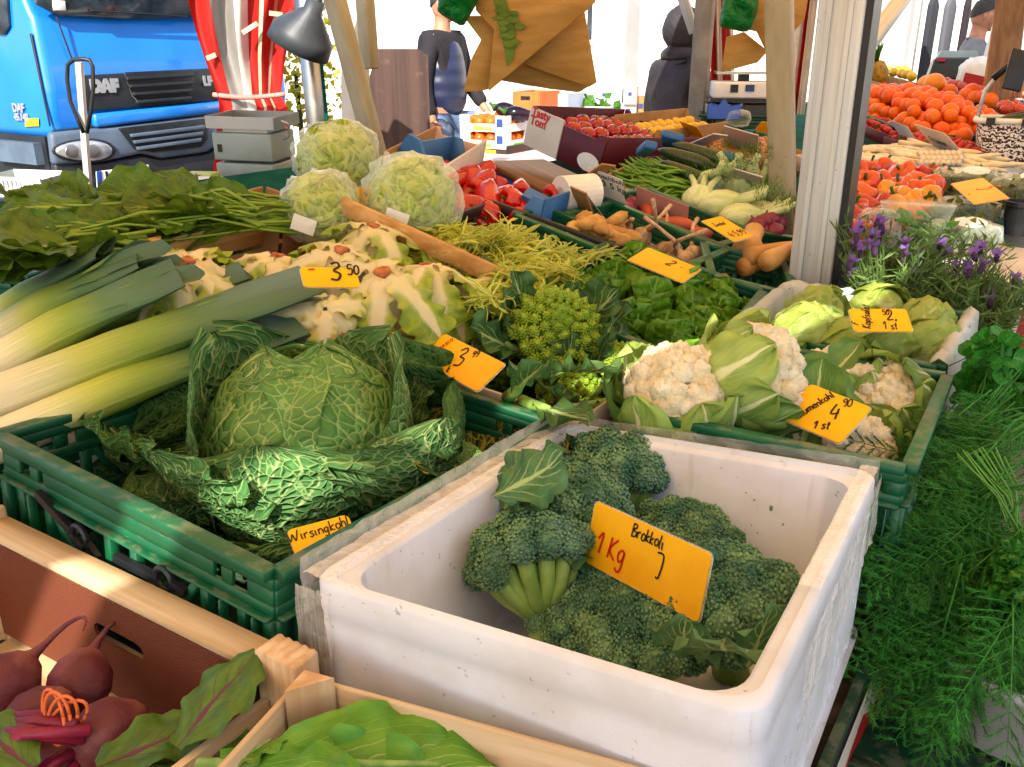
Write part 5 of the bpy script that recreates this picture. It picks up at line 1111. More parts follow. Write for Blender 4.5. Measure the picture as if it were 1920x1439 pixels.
# far right: black till scale, white bag with red card
sc3 = thing('market_scale', 'black till scale with sloping clear top in front of the man in grey', 'scale', TR(atY(1790, 138, 6.6), -20))
bevel(MB().box((0, 0, .03), (.36, .28, .14), top=(.85, .8)).build('body', MAT['dark'], sc3), .015, 3); bevel(MB().box((0, .02, .125), (.28, .2, .05), top=(.8, .7)).build('clear_top', MAT['scale'], sc3), .01, 2)
for sx in (-1, 1): MB().box((sx*.11, -.12, .09), (.05, .03, .02)).build('red_button', MAT['redink'], sc3)
MB().bar((.17, 0, .05), (.21, 0, .42), .025, .025).build('display_column', MAT['paper'], sc3)
pouch('white plastic bag heaped behind the oranges near the brown post', atY(1835, 148, 5.6), .12, .1, .12, MAT['paper'], seed=7)
o = MB().box((0, 0, 0), (.17, .004, .11)).build('red_card', MAT['redcloth'], None, TR(atY(1832, 160, 5.45), -8) @ E3(-15, 12, 0)); tag(o, 'faded red card lying on the white plastic bag', 'card')

# ------------------------------------------------------------------ fruit terraces on the right
M, W, L = rectpx((1630, 225), (1800, 275), (1850, 235), (1640, 158), .0)
crate('black-green crate with the big heap of oranges', M, W, L, .1, 'dgreen', diag=0)
Ms = [x @ SCL(.033) for x in heap(M, W*.95, L*.97, .033, 3, None, 1.95, 1.1, .6, True, 1.3, .05, .08, sv=.16, keep=.85)]
Ms = Ms[:280]
copies('orange', ME['orange'], [], Ms, 'bright orange in the big heap left of the shopping basket', 'orange', 'oranges in the big heap')
Ms = [Matrix.Translation(at(px, py, w)) @ E3(U(0, 360), U(0, 360), 0) @ SCL(.034) for px, py, w in ((1638, 162, .0), (1655, 165, .0), (1668, 172, .0), (1692, 168, .03), (1645, 190, .0), (1665, 195, .0), (1655, 206, -.01), (1690, 190, .02), (1705, 196, .03), (1730, 185, .04), (1722, 200, .04), (1760, 200, .03), (1705, 240, -.03), (1735, 245, -.02), (1765, 250, -.01), (1785, 245, .0), (1808, 255, .0), (1790, 260, -.02), (1752, 232, .02), (1850, 238, .0), (1838, 232, .02), (1822, 238, .01))]
copies('orange', ME['orange'], [], Ms, 'bright orange spilling around the edge of the big heap', 'orange', 'oranges around the heap')
M, W, L = rectpx((1725, 178), (1840, 205), (1870, 180), (1755, 152), .03)
crate('dark crate with grapefruit and apples behind the oranges', M, W, L, .09, 'dgreen', diag=0)
copies('grapefruit', ME['grapefruit'], [], [Matrix.Translation(at(px, py, w)) @ SCL(.055) for px, py, w in ((1738, 158, .05), (1752, 156, .09), (1757, 162, .05), (1748, 165, .04))], 'yellow-orange grapefruit behind the orange heap', 'grapefruit', 'grapefruits')
copies('apple', ME['apple'], [], [Matrix.Translation(at(px, py, w)) @ E3(U(-40, 40), U(-40, 40), 0) @ SCL(.034) for px, py, w in ((1775, 156, .05), (1784, 160, .05), (1795, 160, .05), (1803, 165, .04), (1770, 163, .04), (1890, 205, .05), (1900, 200, .05), (1910, 206, .05), (1882, 200, .05))], 'dark red apple behind the orange heap', 'apple', 'apples')
copies('orange', ME['orange'], [], [Matrix.Translation(at(px, py, w)) @ E3(U(0, 360), U(0, 360), 0) @ SCL(.042) for px, py, w in ((1780, 173, .05), (1812, 180, .05), (1822, 172, .07), (1834, 176, .06), (1828, 186, .04), (1845, 184, .05), (1855, 190, .05), (1815, 188, .03))], 'orange in the small crate before the white plastic bag', 'orange', 'oranges in the small back crate')
M, W, L = rectpx((1625, 150), (1715, 172), (1722, 158), (1630, 132), .04); tray('brown fruit tray with yellow fruit at the top of the display', M, W, L, .07, 'card')
copies('lemon', ME['lemon'], [], [Matrix.Translation(at(px, py, .06)) @ E3(U(0, 360), 80, 0) @ SCL(.032) for px, py in ((1665, 132), (1675, 136), (1690, 138), (1700, 140), (1710, 144), (1655, 140), (1684, 132), (1697, 133))], 'yellow lemon in the top tray beside the pineapple', 'lemon', 'lemons in the top tray')
pa = thing('pineapple', 'pineapple with spiky leaves at the top of the fruit display', 'pineapple', Matrix.Translation(at(1648, 138, .08)) @ E3(0, -20, 0))
MB().lathe([(0, -.07), (.045, -.06), (.058, 0), (.045, .06), (.02, .075)], 16).build('fruit', mat('pineapple_skin', '#b98a24', '#8a6a1c', scale=40, rough=.5, bump=.8, bscale=60), pa, smooth=True)
m = MB()
for i in range(26): m.add([(-.01, 0, .06), (.01, 0, .06), (.006, .03, .13), (0, .06 + U(0, .03), .16 + U(0, .05))], [(0, 1, 2), (0, 2, 3)], None, E3(0, 0, i*137))
m.build('leaf_crown', MAT['frond'], pa)
# strawberries in punnets
for lab, c4 in (('cardboard punnets of strawberries beside the post', ((1612, 232), (1690, 262), (1705, 245), (1618, 212))), ('cardboard punnets of strawberries under the orange heap', ((1690, 265), (1815, 300), (1835, 275), (1715, 245)))):
    M, W, L = rectpx(*c4, -.02); tray(lab, M, W, L, .05, 'maroon')
    copies('strawberry', ME['strawb'], K(('sepals', 'sepals')), [x @ SCL(.019) for x in heap(M, W*.95, L*.95, .019, 2, None, 2.0, .6, .3, True, 1.2, .02, .045)][:110], 'red strawberry in the ' + lab, 'strawberry', 'strawberries: ' + lab)
M, W, H = cardpose([(1738, 252), (1800, 270), (1786, 282), (1732, 264)], (.03, .03, -.01, -.01)); sg = panelcard('grey white card with faded script among the strawberries', [(1738, 250), (1802, 268), (1788, 284), (1734, 264)], (.05, .05, .0, .0), MAT['cardw'], .002, 'price_paper', 'paper'); mm = MB(); strokes(mm, 'Erdbeeren', -.08, -.015, .03, .004, .2, -.003); mm.build('handwriting', MAT['ink'], sg)
panelcard('blue and yellow printed price slip among the strawberries', [(1682, 238), (1716, 252), (1710, 260), (1676, 246)], (.03, .03, .0, .0), MAT['paper'], .001, 'price_paper', 'paper')
# asparagus
M, W, L = rectpx((1605, 330), (1760, 350), (1825, 300), (1620, 245), -.03); tray('white carton under the heap of white asparagus', M, W, L, .06, 'cardw')
Ms = []
for k in range(120):
    x, y = U(-.47, .45)*W, U(-.45, .47)*L; z = -.03 + .06*U(.3, 1)*(1-(1.7*x/W)**2*.6); Ms.append(M @ Matrix.Translation((x, y, z)) @ E3(U(-8, 8), U(-8, 8), random.gauss(25, 28)) @ SCL(.8))
for px in range(1728, 1800, 10):
    for r in range(3): Ms.append(Matrix.Translation(at(px + 4*(r % 2), 308 - 9*r, .0 + .012*r)) @ E3(0, 8, 62) @ SCL(.9))
copies('asparagus_spear', ME['aspar'], [], Ms, 'white asparagus spear in the heap above the orange peppers', 'asparagus', 'white asparagus spears')
# bell peppers
M, W, L = rectpx((1575, 445), (1715, 425), (1782, 348), (1610, 318), -.03)
crate('green crate full of red, yellow and orange bell peppers', M, W, L, .12, 'dgreen', diag=0)
PP = [('orangep', (1605, 330), (1630, 325), (1655, 322), (1680, 338), (1622, 350), (1650, 352), (1600, 352), (1700, 335), (1715, 352), (1612, 375), (1690, 360), (1725, 368), (1745, 358)),
      ('yellow', (1662, 372), (1692, 380), (1705, 395), (1680, 402), (1718, 386), (1735, 380)), ('red', (1735, 335), (1752, 332), (1615, 398), (1625, 425), (1598, 425), (1660, 398), (1602, 405), (1645, 425), (1590, 445), (1615, 450))]
for k, *pts in PP:
    big = 1.0
    for i, (px, py) in enumerate(pts):
        s = .044 if k != 'red' or i > 1 else .038
        copies('bell_pepper', ME['pep_'+k], K(('stem', 'pstem')), [Matrix.Translation(at(px, py, U(-.01, .02))) @ E3(U(-50, 50), U(-50, 50), U(0, 360)) @ SCL(s)], {'orangep': 'orange', 'yellow': 'yellow', 'red': 'red'}[k] + ' bell pepper in the mixed crate right of the aluminium post', 'pepper', {'orangep': 'orange', 'yellow': 'yellow', 'red': 'red'}[k] + ' bell peppers')
for lab, px4 in (('small yellow card half behind the aluminium post among the peppers', [(1590, 348), (1612, 352), (1612, 370), (1592, 368)]),): M, W, H = cardpose(px4, (.06, .06, .02, .02)); sign(lab, M, W, H, [('-', -.01, 0, .02, .002, MAT['ink'], 0)])
# ------------------------------------------------------------------ leaf builders
def smoothprof(prof, vs, tip=.88):
    x = np.linspace(-.2, 1.2, 281); y = np.interp(x, [p[0] for p in prof], [p[1] for p in prof]); k = np.hanning(41); y = np.convolve(np.pad(y, 20, 'edge'), k/k.sum(), 'valid'); r = np.interp(vs, x, y)
    return r*np.where(vs > tip, np.sqrt(np.clip(1 - ((vs-tip)/(1.0001-tip))**2, .02, 1)), 1)
def leafmesh(name, mt, L, W, bend=0.0, cup=.2, ruf=.01, rf=5, nu=9, nv=16, prof=((0, .25), (.3, .8), (.6, 1), (.85, .75), (1, .12)), twist=0.0, seed=0, edge=.0, bexp=1.0, fold=0.0, nz=.0, nf=18, tip=.86):
    vs = np.linspace(0, 1, nv); us = np.linspace(-1, 1, nu); pv = smoothprof(prof, vs, tip)
    P = np.zeros((nv, nu, 3)); uv = np.zeros((nv, nu, 2)); y = z = 0.0; ph = seed*1.7
    for i, v in enumerate(vs):
        th = bend*v**bexp
        if i: y += math.cos(th)*L/(nv-1); z += math.sin(th)*L/(nv-1)
        for j, u in enumerate(us):
            w = W/2*pv[i]*(1 + edge*noise.noise(Vector((v*nv*.22, u*1.5, seed*5.3)))*abs(u))
            n = cup*u*u*w + fold*abs(u)*w + ruf*abs(u)**2.2*math.sin(rf*2*PI*v + ph + (1.3 if u < 0 else 0)) + ruf*.3*abs(u)**2*math.sin(rf*4.6*PI*v + 2*ph)
            n += nz*noise.noise(Vector((u*W*nf, v*L*nf, seed*3.7)))
            x = u*w; tw = twist*v; nx, nn = x*math.cos(tw) - n*math.sin(tw), x*math.sin(tw) + n*math.cos(tw)
            P[i, j] = (nx, y - nn*math.sin(th), z + nn*math.cos(th)); uv[i, j] = ((u+1)/2, v)
    return MB().grid(P, uv).mesh(name, mt)
def wrapmesh(name, mt, R, t0=.35, t1=2.5, wid=1.3, flare=.0, ruf=.01, rf=5, nu=17, nv=22, seed=0, fexp=4, prof=((0, .5), (.3, .9), (.6, 1), (.85, .85), (1, .45)), sz=1.0, nz=0.0, nf=25, eflare=.0):
    P = np.zeros((nv, nu, 3)); uv = np.zeros((nv, nu, 2)); pv = smoothprof(prof, np.linspace(0, 1, nv), .9)
    for i in range(nv):
        v = i/(nv-1); th = t0 + (t1-t0)*v
        for j in range(nu):
            u = -1 + 2*j/(nu-1); ph = u*wid*pv[i]/max(.55, math.sin(th)) if th < PI*.8 else u*wid*pv[i]/.75
            e = max(abs(u)**3, v**5)
            r = R*(1 + flare*v**fexp + eflare*abs(u)**3) + ruf*e*math.sin(rf*2*PI*(v if abs(u) > v else u*.5) + seed) + nz*noise.noise(Vector((math.sin(th)*math.cos(ph)*R*nf, math.sin(th)*math.sin(ph)*R*nf, -math.cos(th)*R*nf + seed)))
            P[i, j] = (r*math.sin(th)*math.sin(ph), -r*math.sin(th)*math.cos(ph), -r*math.cos(th)*sz); uv[i, j] = ((u+1)/2, v)
    return MB().grid(P, uv).mesh(name, mt)
def head(name, label, cat, grp, M, leaves, core=None):
    th = thing(name, label, cat, M, grp)
    if core: core(th)
    for nm, me, lM in leaves: obj(nm, me, th, lM)
    return th
# ------------------------------------------------------------------ shopping basket with scroll print
t = Nt('scroll_print_cloth'); co = t.coord('Object', (1, 1, 1)); w_ = t.n('TexWave', wave_type='RINGS', Vector=co, Scale=22.0, Distortion=9.0, Detail=1.5); w_.inputs['Detail Scale'].default_value = 3.0
t.P(base=t.mix(t.smooth(w_.outputs['Fac'], .5, .56), '#e6ddd8', '#38241f'), rough=.7); MAT['scroll'] = t.m
bM = TR(atY(1905, 322, 3.55), -28); bk = thing('shopping_basket', 'cloth shopping basket with dark scroll print and white rim carried by a customer', 'basket', bM)
m = MB(); W, L, H = .34, .24, .19
ring = lambda s, z: [(s*W/2*math.copysign(abs(math.cos(a))**.4, math.cos(a)), s*L/2*math.copysign(abs(math.sin(a))**.4, math.sin(a)), z) for a in np.linspace(0, 2*PI, 49)]
m.grid([ring(.86, 0), ring(.9, .05), ring(.95, .12), ring(1, H)]); m.build('body', MAT['scroll'], bk, smooth=True)
MB().add([q for q in ring(.86, 0)[:-1]], [tuple(range(48))]).build('floor', MAT['dark'], bk)
rr = np.array(ring(1.02, H+.005)); m = MB(); m.tube(rr, .011, 8, caps=False); m.build('rim', MAT['paper'], bk, smooth=True)
for a in (-.12, .0, .1): MB().box((a, -L/2-.006, H+.004), (.03, .03, .026)).build('rim_clip', MAT['dark'], bk)
MB().tube([(-W/2, 0, H), (-W/2+.01, 0, .3), (-W/2+.06, 0, .385), (0, 0, .40), (W/2-.06, 0, .385), (W/2-.01, 0, .3), (W/2, 0, H)], .008, 8).build('handle', MAT['alu'], bk, smooth=True)
MB().tube([(-.14, 0, .345), (-.1, 0, .388), (0, 0, .402), (.1, 0, .388)], .014, 8).build('handle_grip', MAT['dark'], bk, smooth=True)
for k in range(5):
    o = obj('courgette', ME['zuc'][k % 2], None, bM @ Matrix.Translation((-.02+.03*k, -.02 + .02*(k % 3), H+.005+.012*(k % 2))) @ E3(0, -8, -20+12*k) @ SCL(.9)); tag(o, 'dark green courgette lying on top of the patterned shopping basket', 'courgette', 'courgettes on the basket')
# ------------------------------------------------------------------ clear herb bags, black pot
MAT['herbmix'] = mat('herb_leaves', '#6a7a2c', '#4b4a20', scale=30, rough=.6, tl=.2)
def herbbag(label, px, py, w, sx, sy, sz, yaw, seed):
    th = thing('herb_bag', label, 'herb bag', TR(at(px, py, w), yaw, 4))
    m = MB()
    for i in range(260):
        m.add([(-.009, 0, 0), (.009, 0, 0), (.012, .004, .03), (-.005, -.004, .04)], [(0, 1, 2, 3)], None, Matrix.Translation((U(-.8, .8)*sx, U(-.75, .75)*sy, U(-.6, .5)*sz)) @ E3(U(0, 360), U(0, 360), U(0, 360)))
    m.build('herb_leaves', MAT['herbmix'], th, kind='stuff')
    pouch('', None, sx, sy, sz, MAT['film'], Matrix.Identity(4), 'clear_wrap', seed=seed, parent=th)
    MB().lathe([(0, 0), (.03, 0), (.03, .001)], 20).build('paper_label', MAT['paper'], th, Matrix.Translation((sx*.1, -sy*.3, sz*1.0)) @ E3(25, 0, 0) @ Matrix.Diagonal((1.4, .7, 1, 1)))
herbbag('clear herb bag with a white oval label in front, nearest the lavender', 1800, 440, .0, .10, .06, .035, 5, 2)
herbbag('clear herb bag under the yellow card', 1800, 395, .0, .11, .07, .035, 8, 5)
herbbag('clear herb bag at the back below the shopping basket', 1810, 345, .01, .13, .08, .045, 0, 8)
herbbag('clear herb bag at the right picture edge behind the black pot', 1905, 370, .02, .07, .08, .06, 30, 11)
pouch('crumpled clear plastic sheet over the asparagus end', at(1775, 330, .01), .07, .05, .022, MAT['milky'], seed=13)
cb = tag(MB().box((0, 0, 0), (.30, .36, .006)).build('cardboard_sheet', MAT['cardw'], None, TR(at(1810, 485, -.06), SYAW, 3)), 'flat tan cardboard sheet under the herb bags and lavender', 'cardboard')
pt = thing('flower_pot', 'small black plastic pot at the right edge beside the herb bags', 'pot', Matrix.Translation(at(1908, 440, -.04)))
MB().lathe([(.0, 0), (.034, 0), (.042, .075), (.046, .076), (.046, .088), (.041, .088), (.036, .01), (0, .01)], 24).build('body', MAT['dark'], pt, smooth=False)
M, W, H = cardpose([(1830, 331), (1880, 370), (1838, 385), (1795, 348)], (.07, .07, .055, .055)); sign('yellow price card with a 5 lying tilted on the herb bags', M, W, H, [('5', -.02, -.0, .05, .005, MAT['redink'], 0), ('-', .02, -.03, .03, .004, MAT['ink'], 0)])
# ------------------------------------------------------------------ lavender, basil
MAT['lavleaf'] = mat('lavender_leaf', '#6f8a4a', '#4f6e34', scale=40, rough=.7, tl=.2, rnd=.1)
MAT['lavdark'] = mat('lavender_spike', '#3a2440', '#4a2c58', scale=60, rough=.8, bump=.6, bscale=200)
MAT['lavpet'] = mat('lavender_petal', '#9070c0', '#7c58b0', scale=30, rough=.6, tl=.35, rnd=.12)
def lavflower(k):
    m = MB(); m.ball((0, 0, .012), .0075, 10, 10, None, (1, 1, 2.0), .3, 6, k); return m.mesh('flower_spike', MAT['lavdark'])
LAVS = [lavflower(k) for k in range(2)]
def lavpetals(k):
    m = MB(); random.seed(k)
    for i in range(5): m.add([(-.004, 0, 0), (.004, 0, 0), (.008, .006, .014), (.002, .012, .024), (-.007, .006, .014)], [(0, 1, 2, 3, 4)], None, Matrix.Translation((0, 0, .02)) @ E3(U(-35, -10), 0, i*72 + U(-15, 15)))
    return m.mesh('petals', MAT['lavpet'])
LAVP = [lavpetals(k) for k in range(3)]
def lavender(label, base, R, n, H, seed, flowers):
    random.seed(seed); th = thing('lavender_plant', label, 'lavender', Matrix.Translation(base), 'lavender plants')
    m = MB()
    for i in range(n):
        a, r = U(0, 2*PI), R*math.sqrt(random.random()); h = U(.5, 1)*H; lean = Vector((math.cos(a), math.sin(a), 0))*U(.1, .55)*h; b0 = Vector((math.cos(a)*r*.7, math.sin(a)*r*.7, 0)); b1 = b0 + lean*.4 + Vector((0, 0, h*.6)); b2 = b0 + lean + Vector((0, 0, h))
        m.tube([b0, b1, b2], [.0016, .0013, .0009], 4, caps=False)
        for k in range(15):
            f = U(.1, 1); p = b0.lerp(b2, f); d = Vector((random.gauss(0, 1), random.gauss(0, 1), U(.3, 1.6))).normalized()*U(.018, .042); s = d.cross(Vector((U(-1, 1), U(-1, 1), .2))).normalized()*.0019
            m.add([p-s*.5, p+s*.5, p+d*.6+s, p+d, p+d*.6-s], [(0, 1, 2, 3, 4)])
    m.build('foliage', MAT['lavleaf'], th, kind='stuff')
    MB().lathe([(0, -.1), (R*.5, -.1), (R*.65, 0), (R*.6, 0), (0, -.01)], 20).build('pot', MAT['dark'], th)
    for dx, dy, dz, sc in flowers:
        st = Vector((dx, dy, dz)); MB().tube([(dx*.3, dy*.3, .02), tuple(st*.7), tuple(st)], [.0016, .0014, .0012], 5).build('flower_stem', MAT['lavleaf'], th)
        F = Matrix.Translation(st) @ E3(U(-35, 35), U(-35, 35), U(0, 360)) @ SCL(sc); f = obj('flower', LAVS[random.randrange(2)], th, F); obj('petals', LAVP[random.randrange(3)], f)
def lavfl(base, pts, Y): return [(*(atY(px, py, Y + U(-.05, .05)) - base), U(.6, .85)) for px, py in pts]
b = at(1655, 600, -.10); lavender('lavender plant with many purple flowers beside the aluminium post', b, .085, 95, .21, 3, lavfl(b, [(1620, 435), (1640, 425), (1655, 437), (1600, 470), (1612, 482), (1630, 468), (1590, 520), (1588, 505), (1695, 470), (1700, 480), (1692, 492), (1640, 480), (1712, 525), (1725, 505), (1628, 455), (1650, 455), (1605, 455)], b.y-.05))
b = at(1760, 605, -.12); lavender('lavender plant in the middle behind the plastic lined crate', b, .085, 95, .19, 4, lavfl(b, [(1760, 468), (1765, 480), (1735, 492), (1740, 500), (1795, 510), (1800, 525), (1808, 515), (1758, 495), (1785, 530), (1750, 488)], b.y-.03))
b = at(1830, 640, -.12); lavender('lavender plant spilling over the counter edge at its right end', b, .07, 80, .15, 5, lavfl(b, [(1830, 490), (1838, 478), (1868, 490), (1900, 540), (1906, 548), (1852, 560), (1855, 578), (1818, 520), (1836, 512)], b.y))
random.seed(21)
MAT['basil'] = leafmat('basil_leaf', '#2f7a1e', '#3f8f28', '#6aa84a', side=5, tl=.25, rough=.35, bump=.3)
bl = [leafmesh('leaf', MAT['basil'], .05, .042, -.5, -.5, .003, 3, 7, 9, ((0, .3), (.3, .9), (.6, 1), (.9, .55), (1, .05)), seed=k) for k in range(3)]
th = thing('basil_plant', 'basil plant in a clear cone sleeve beside the lavender', 'basil', Matrix.Translation(at(1690, 500, -.06)))
for k in range(34): obj('leaf', bl[k % 3], th, Matrix.Translation((random.gauss(0, .035), random.gauss(0, .03), U(.03, .13))) @ E3(U(-15, 40), U(-20, 20), U(0, 360)) @ SCL(U(.8, 1.15)))
MB().lathe([(.03, -.03), (.05, .05), (.085, .15)], 24).build('clear_sleeve', MAT['film'], th, Matrix.Translation((.02, .01, 0)), smooth=True)
MB().lathe([(0, -.05), (.035, -.05), (.04, .01), (0, .01)], 20).build('pot', MAT['dark'], th)
pouch('crumpled clear film over the red peppers beside the basil', at(1645, 432, .03), .05, .04, .05, MAT['film'], seed=17)

# ------------------------------------------------------------------ dill, parsley, tub and crates in front of the counter
MAT['dill'] = mat('dill', '#459030', '#2c6c20', scale=25, rough=.55, tl=.25, rnd=.25, hue=.012)
MAT['dillstem'] = mat('dill_stem', '#5a9030', '#4a7f28', rough=.5)
def dillmesh(seed, L=.19):
    rng = np.random.default_rng(seed); m = MB(); V_ = []; F_ = []; arch = rng.uniform(-.35, -.1); swy = rng.uniform(-.25, .25)
    def fil(p, d, l, w):
        s = np.cross(d, rng.normal(size=3)); s = s/np.linalg.norm(s)*w; n = len(V_)
        V_.extend([p-s, p+s, p+d*l]); F_.append((n, n+1, n+2))
    spine = lambda f: np.array([swy*L*f*f, L*f, arch*L*f*f])
    for i in range(13):
        f = .15 + .85*i/12; p = spine(f); ax = spine(min(1, f+.05)) - spine(f-.05); ax /= np.linalg.norm(ax)
        for sd in (-1, 1):
            ln = .062*(1.1-f*.8)*rng.uniform(.7, 1.1); d = ax*.75 + np.array([sd*.8, 0, rng.normal()*.3]); d /= np.linalg.norm(d); m.tube([p, p+d*ln*.5 + [0, 0, .003], p+d*ln - [0, 0, .004]], [.0007, .0006, .0004], 3, caps=False)
            for k in range(12):
                g = .15 + .85*k/11; q = p + d*ln*g
                for s2 in (-1, 1, 0, .5):
                    e = d*.9 + ax*.35*s2 + np.array([s2*.25, 0, 0]) + rng.normal(size=3)*.42; e /= np.linalg.norm(e); fil(q, e, rng.uniform(.006, .012), .00045)
    m.add(V_, F_); m.tube([spine(f) for f in (-.2, 0, .25, .5, .75, 1)], [.0016, .0014, .0012, .001, .0007, .0004], 5, caps=False)
    return m.mesh('frond', MAT['dill'])
DL = [dillmesh(k) for k in range(4)]
random.seed(33)
def dillbunch(label, specs):
    q0 = specs[0]; th = thing('dill_bunch', label, 'dill', Matrix.Translation(atY(*q0[:3])), 'dill bunches'); o0 = th.matrix_basis.translation
    for px, py, Y, dx, dy, n in specs:
        for k in range(n):
            a = atY(px + U(-40, 40), py + U(-40, 40), Y + U(-.05, .04)); b = atY(px + dx*100 + U(-45, 45), py + dy*100 + U(-40, 40), Y - .03 + U(-.05, .03)); d = b-a
            F = frame(a - o0, (U(-.5, .5), -.6 + U(-.4, .4), 1), d); y = d.normalized(); z = Vector((U(-.4, .4), -.8, .6)); x = y.cross(z).normalized(); z = x.cross(y)
            Mx = Matrix.Identity(4)
            for i in range(3): Mx[i][0], Mx[i][1], Mx[i][2], Mx[i][3] = x[i], y[i], z[i], (a-o0)[i]
            obj('frond', DL[random.randrange(4)], th, Mx @ SCL(U(.75, 1.15)))
    return th
dillbunch('bushy dark green dill bunch hanging lowest beside the counter skirt', [(1810, 1050, 1.0, -.6, .6, 10), (1830, 1110, .97, -.5, .8, 10), (1830, 1150, .95, -.3, 1.0, 10), (1860, 1180, .93, -.4, .9, 10), (1800, 1150, .95, -.3, 1.0, 9), (1890, 1150, .92, -.4, 1.0, 9), (1780, 1090, 1.0, -.4, .8, 8), (1920, 1130, .9, -.2, 1.0, 8)])
dillbunch('bushy dill bunch at the top beside the green cauliflower crate', [(1900, 800, 1.2, -1.3, .5, 14), (1860, 760, 1.24, -.8, .6, 8), (1850, 860, 1.12, -1.3, .4, 12), (1900, 840, 1.12, -1.0, 1.0, 8)])
dillbunch('feathery dill bunch spreading in the middle at the right edge', [(1920, 900, 1.05, -1.2, .5, 14), (1880, 960, 1.02, -1.3, .5, 12), (1900, 1010, 1.0, -1.1, .7, 12), (1840, 980, 1.04, -1.0, .3, 9), (1930, 1080, .97, -.7, .8, 9)])
st = thing('dill_stalks', 'sheaf of straight dill stalks fanning over the dill bunches', 'dill', Matrix.Translation(atY(1900, 1000, 1.0)))
m = MB()
for k in range(14): a = atY(1915 + U(-12, 12), 1010 + U(-20, 20), .98); b = atY(1790 + k*7 + U(-8, 8), 860 + U(-25, 10), 1.05); m.tube([a - st.matrix_basis.translation, (a+b)/2 - st.matrix_basis.translation + Vector((0, -.02, .01)), b - st.matrix_basis.translation], .0012, 5, caps=False)
m.build('stalks', MAT['dillstem'], st, smooth=True, kind='stuff')
MAT['parsley'] = leafmat('parsley_leaf', '#2f7a24', '#45902e', '#6aa84a', side=3, tl=.3, rough=.45, bump=.4)
def parsmesh(seed, curly):
    random.seed(seed); m = MB()
    for i in range(26 if curly else 9):
        d = Vector((random.gauss(0, 1), random.gauss(0, 1), random.gauss(0, 1)+.6)).normalized(); p = d*U(.008, .02); s = U(.007, .012) if curly else U(.012, .02); F = frame(p, d) @ E3(U(-60, 60), U(-60, 60), U(0, 360)); P = []
        for a in range(5):
            P.append([((u-.0)*s*(.5 + .5*math.sin(a/4*PI)), (a/4)*s*1.6, (.35*s*math.sin(u*5+a*2.1) if curly else .1*s*u*u)) for u in (-1, -.6, 0, .6, 1)])
        m.grid(P, M=F)
    m.tube([(0, 0, 0), (.004, 0, -.04), (.0, .003, -.09)], .0012, 4, caps=False); return m.mesh('sprig', MAT['parsley'])
PC = [parsmesh(k, True) for k in range(3)]; PF = [parsmesh(k+9, False) for k in range(3)]
random.seed(5)
for lab, spots, Y, ms, nn in (('curly parsley bunch at the right edge above the grey tub', [(1890, 1110), (1905, 1180), (1880, 1220), (1900, 1290), (1915, 1340), (1890, 1320), (1915, 1060)], .93, PC, 9), ('flat parsley bunch behind the dill at the counter edge', [(1850, 700), (1880, 690), (1910, 705), (1840, 740), (1880, 735), (1915, 740), (1865, 670), (1900, 780)], 1.34, PF, 8)):
    th = thing('parsley_bunch', lab, 'parsley', Matrix.Translation(atY(*spots[0], Y))); o0 = th.matrix_basis.translation
    for px, py in spots:
        for k in range(nn): obj('sprig', ms[random.randrange(3)], th, Matrix.Translation(atY(px + U(-22, 22), py + U(-22, 22), Y + U(-.04, .05)) - o0) @ E3(U(-50, 50), U(-50, 50), U(0, 360)) @ SCL(U(.7, 1.1)))
MAT['tub'] = mat('grey_white_tub', '#a8aaac', '#9a9ca0', scale=4, rough=.35)
p = atY(1905, 1345, .92); tb = thing('plastic_tub', 'round pale grey plastic tub under the herbs', 'tub', Matrix.Translation(p))
MB().lathe([(0, 0), (.095, 0), (.112, .015), (.12, .10), (.127, .105), (.127, .115), (.116, .115), (.106, .02), (0, .015)], 40).build('body', MAT['tub'], tb, smooth=True)
for lab, dz, dx in (('dark green crate under the grey tub', 0, 0), ('dark green crate lowest at the bottom right corner', -.2, -.02)):
    crate(lab, TR(Vector((p.x+dx-.02, p.y+.01, p.z-.004+dz)), SYAW, 0), .42, .36, .19, 'dgreen', diag=0); 
MB().box((0, 0, 0), (.41, .35, .006)).build('board', MAT['dgreen'], None, TR(Vector((p.x-.02, p.y+.01, p.z-.008)), SYAW)); tag(bpy.context.scene.objects['board'], 'dark green lid under the grey tub', 'lid'); bpy.context.scene.objects['board'].name = 'crate_lid'
# stand that carries these crates
o = struct(MB().box((p.x-.02, p.y, (p.z-.42)/2), (.5, .45, p.z-.42)).build('herb_stand', MAT['board']))
PLANE = 1
# ------------------------------------------------------------------ leafy greens in long bundles (left, behind the leeks)
random.seed(11)
MAT['spin'] = leafmat('dark_leafy_green', '#486816', '#688424', '#b4c048', side=6, ribw=.06, tl=.3, rough=.42, bump=.6, bd=.006, rnd=.18, hue=.012, sidew=.05, veinamt=.7)
MAT['spinstem'] = mat('green_leaf_stem', '#7f9a2c', '#64821f', scale=15, rough=.45, rnd=.1)
SPL = [leafmesh('blade', MAT['spin'], U(.14, .19), U(.10, .14), U(-1.3, .3), U(-.2, .5), U(.003, .008), 3, 15, 32, ((0, .22), (.2, .62), (.45, 1), (.75, .9), (1, .6)), seed=k, edge=.06, nz=.006, nf=14, tip=.72) for k in range(7)]
SPS = [MB().tube([(0, -.16, .0), (.004, -.08, .012*k), (0, 0, 0), (0, .03, 0)], [.0042, .0036, .003, .002], 6).mesh('stem', MAT['spinstem']) for k in range(3)]
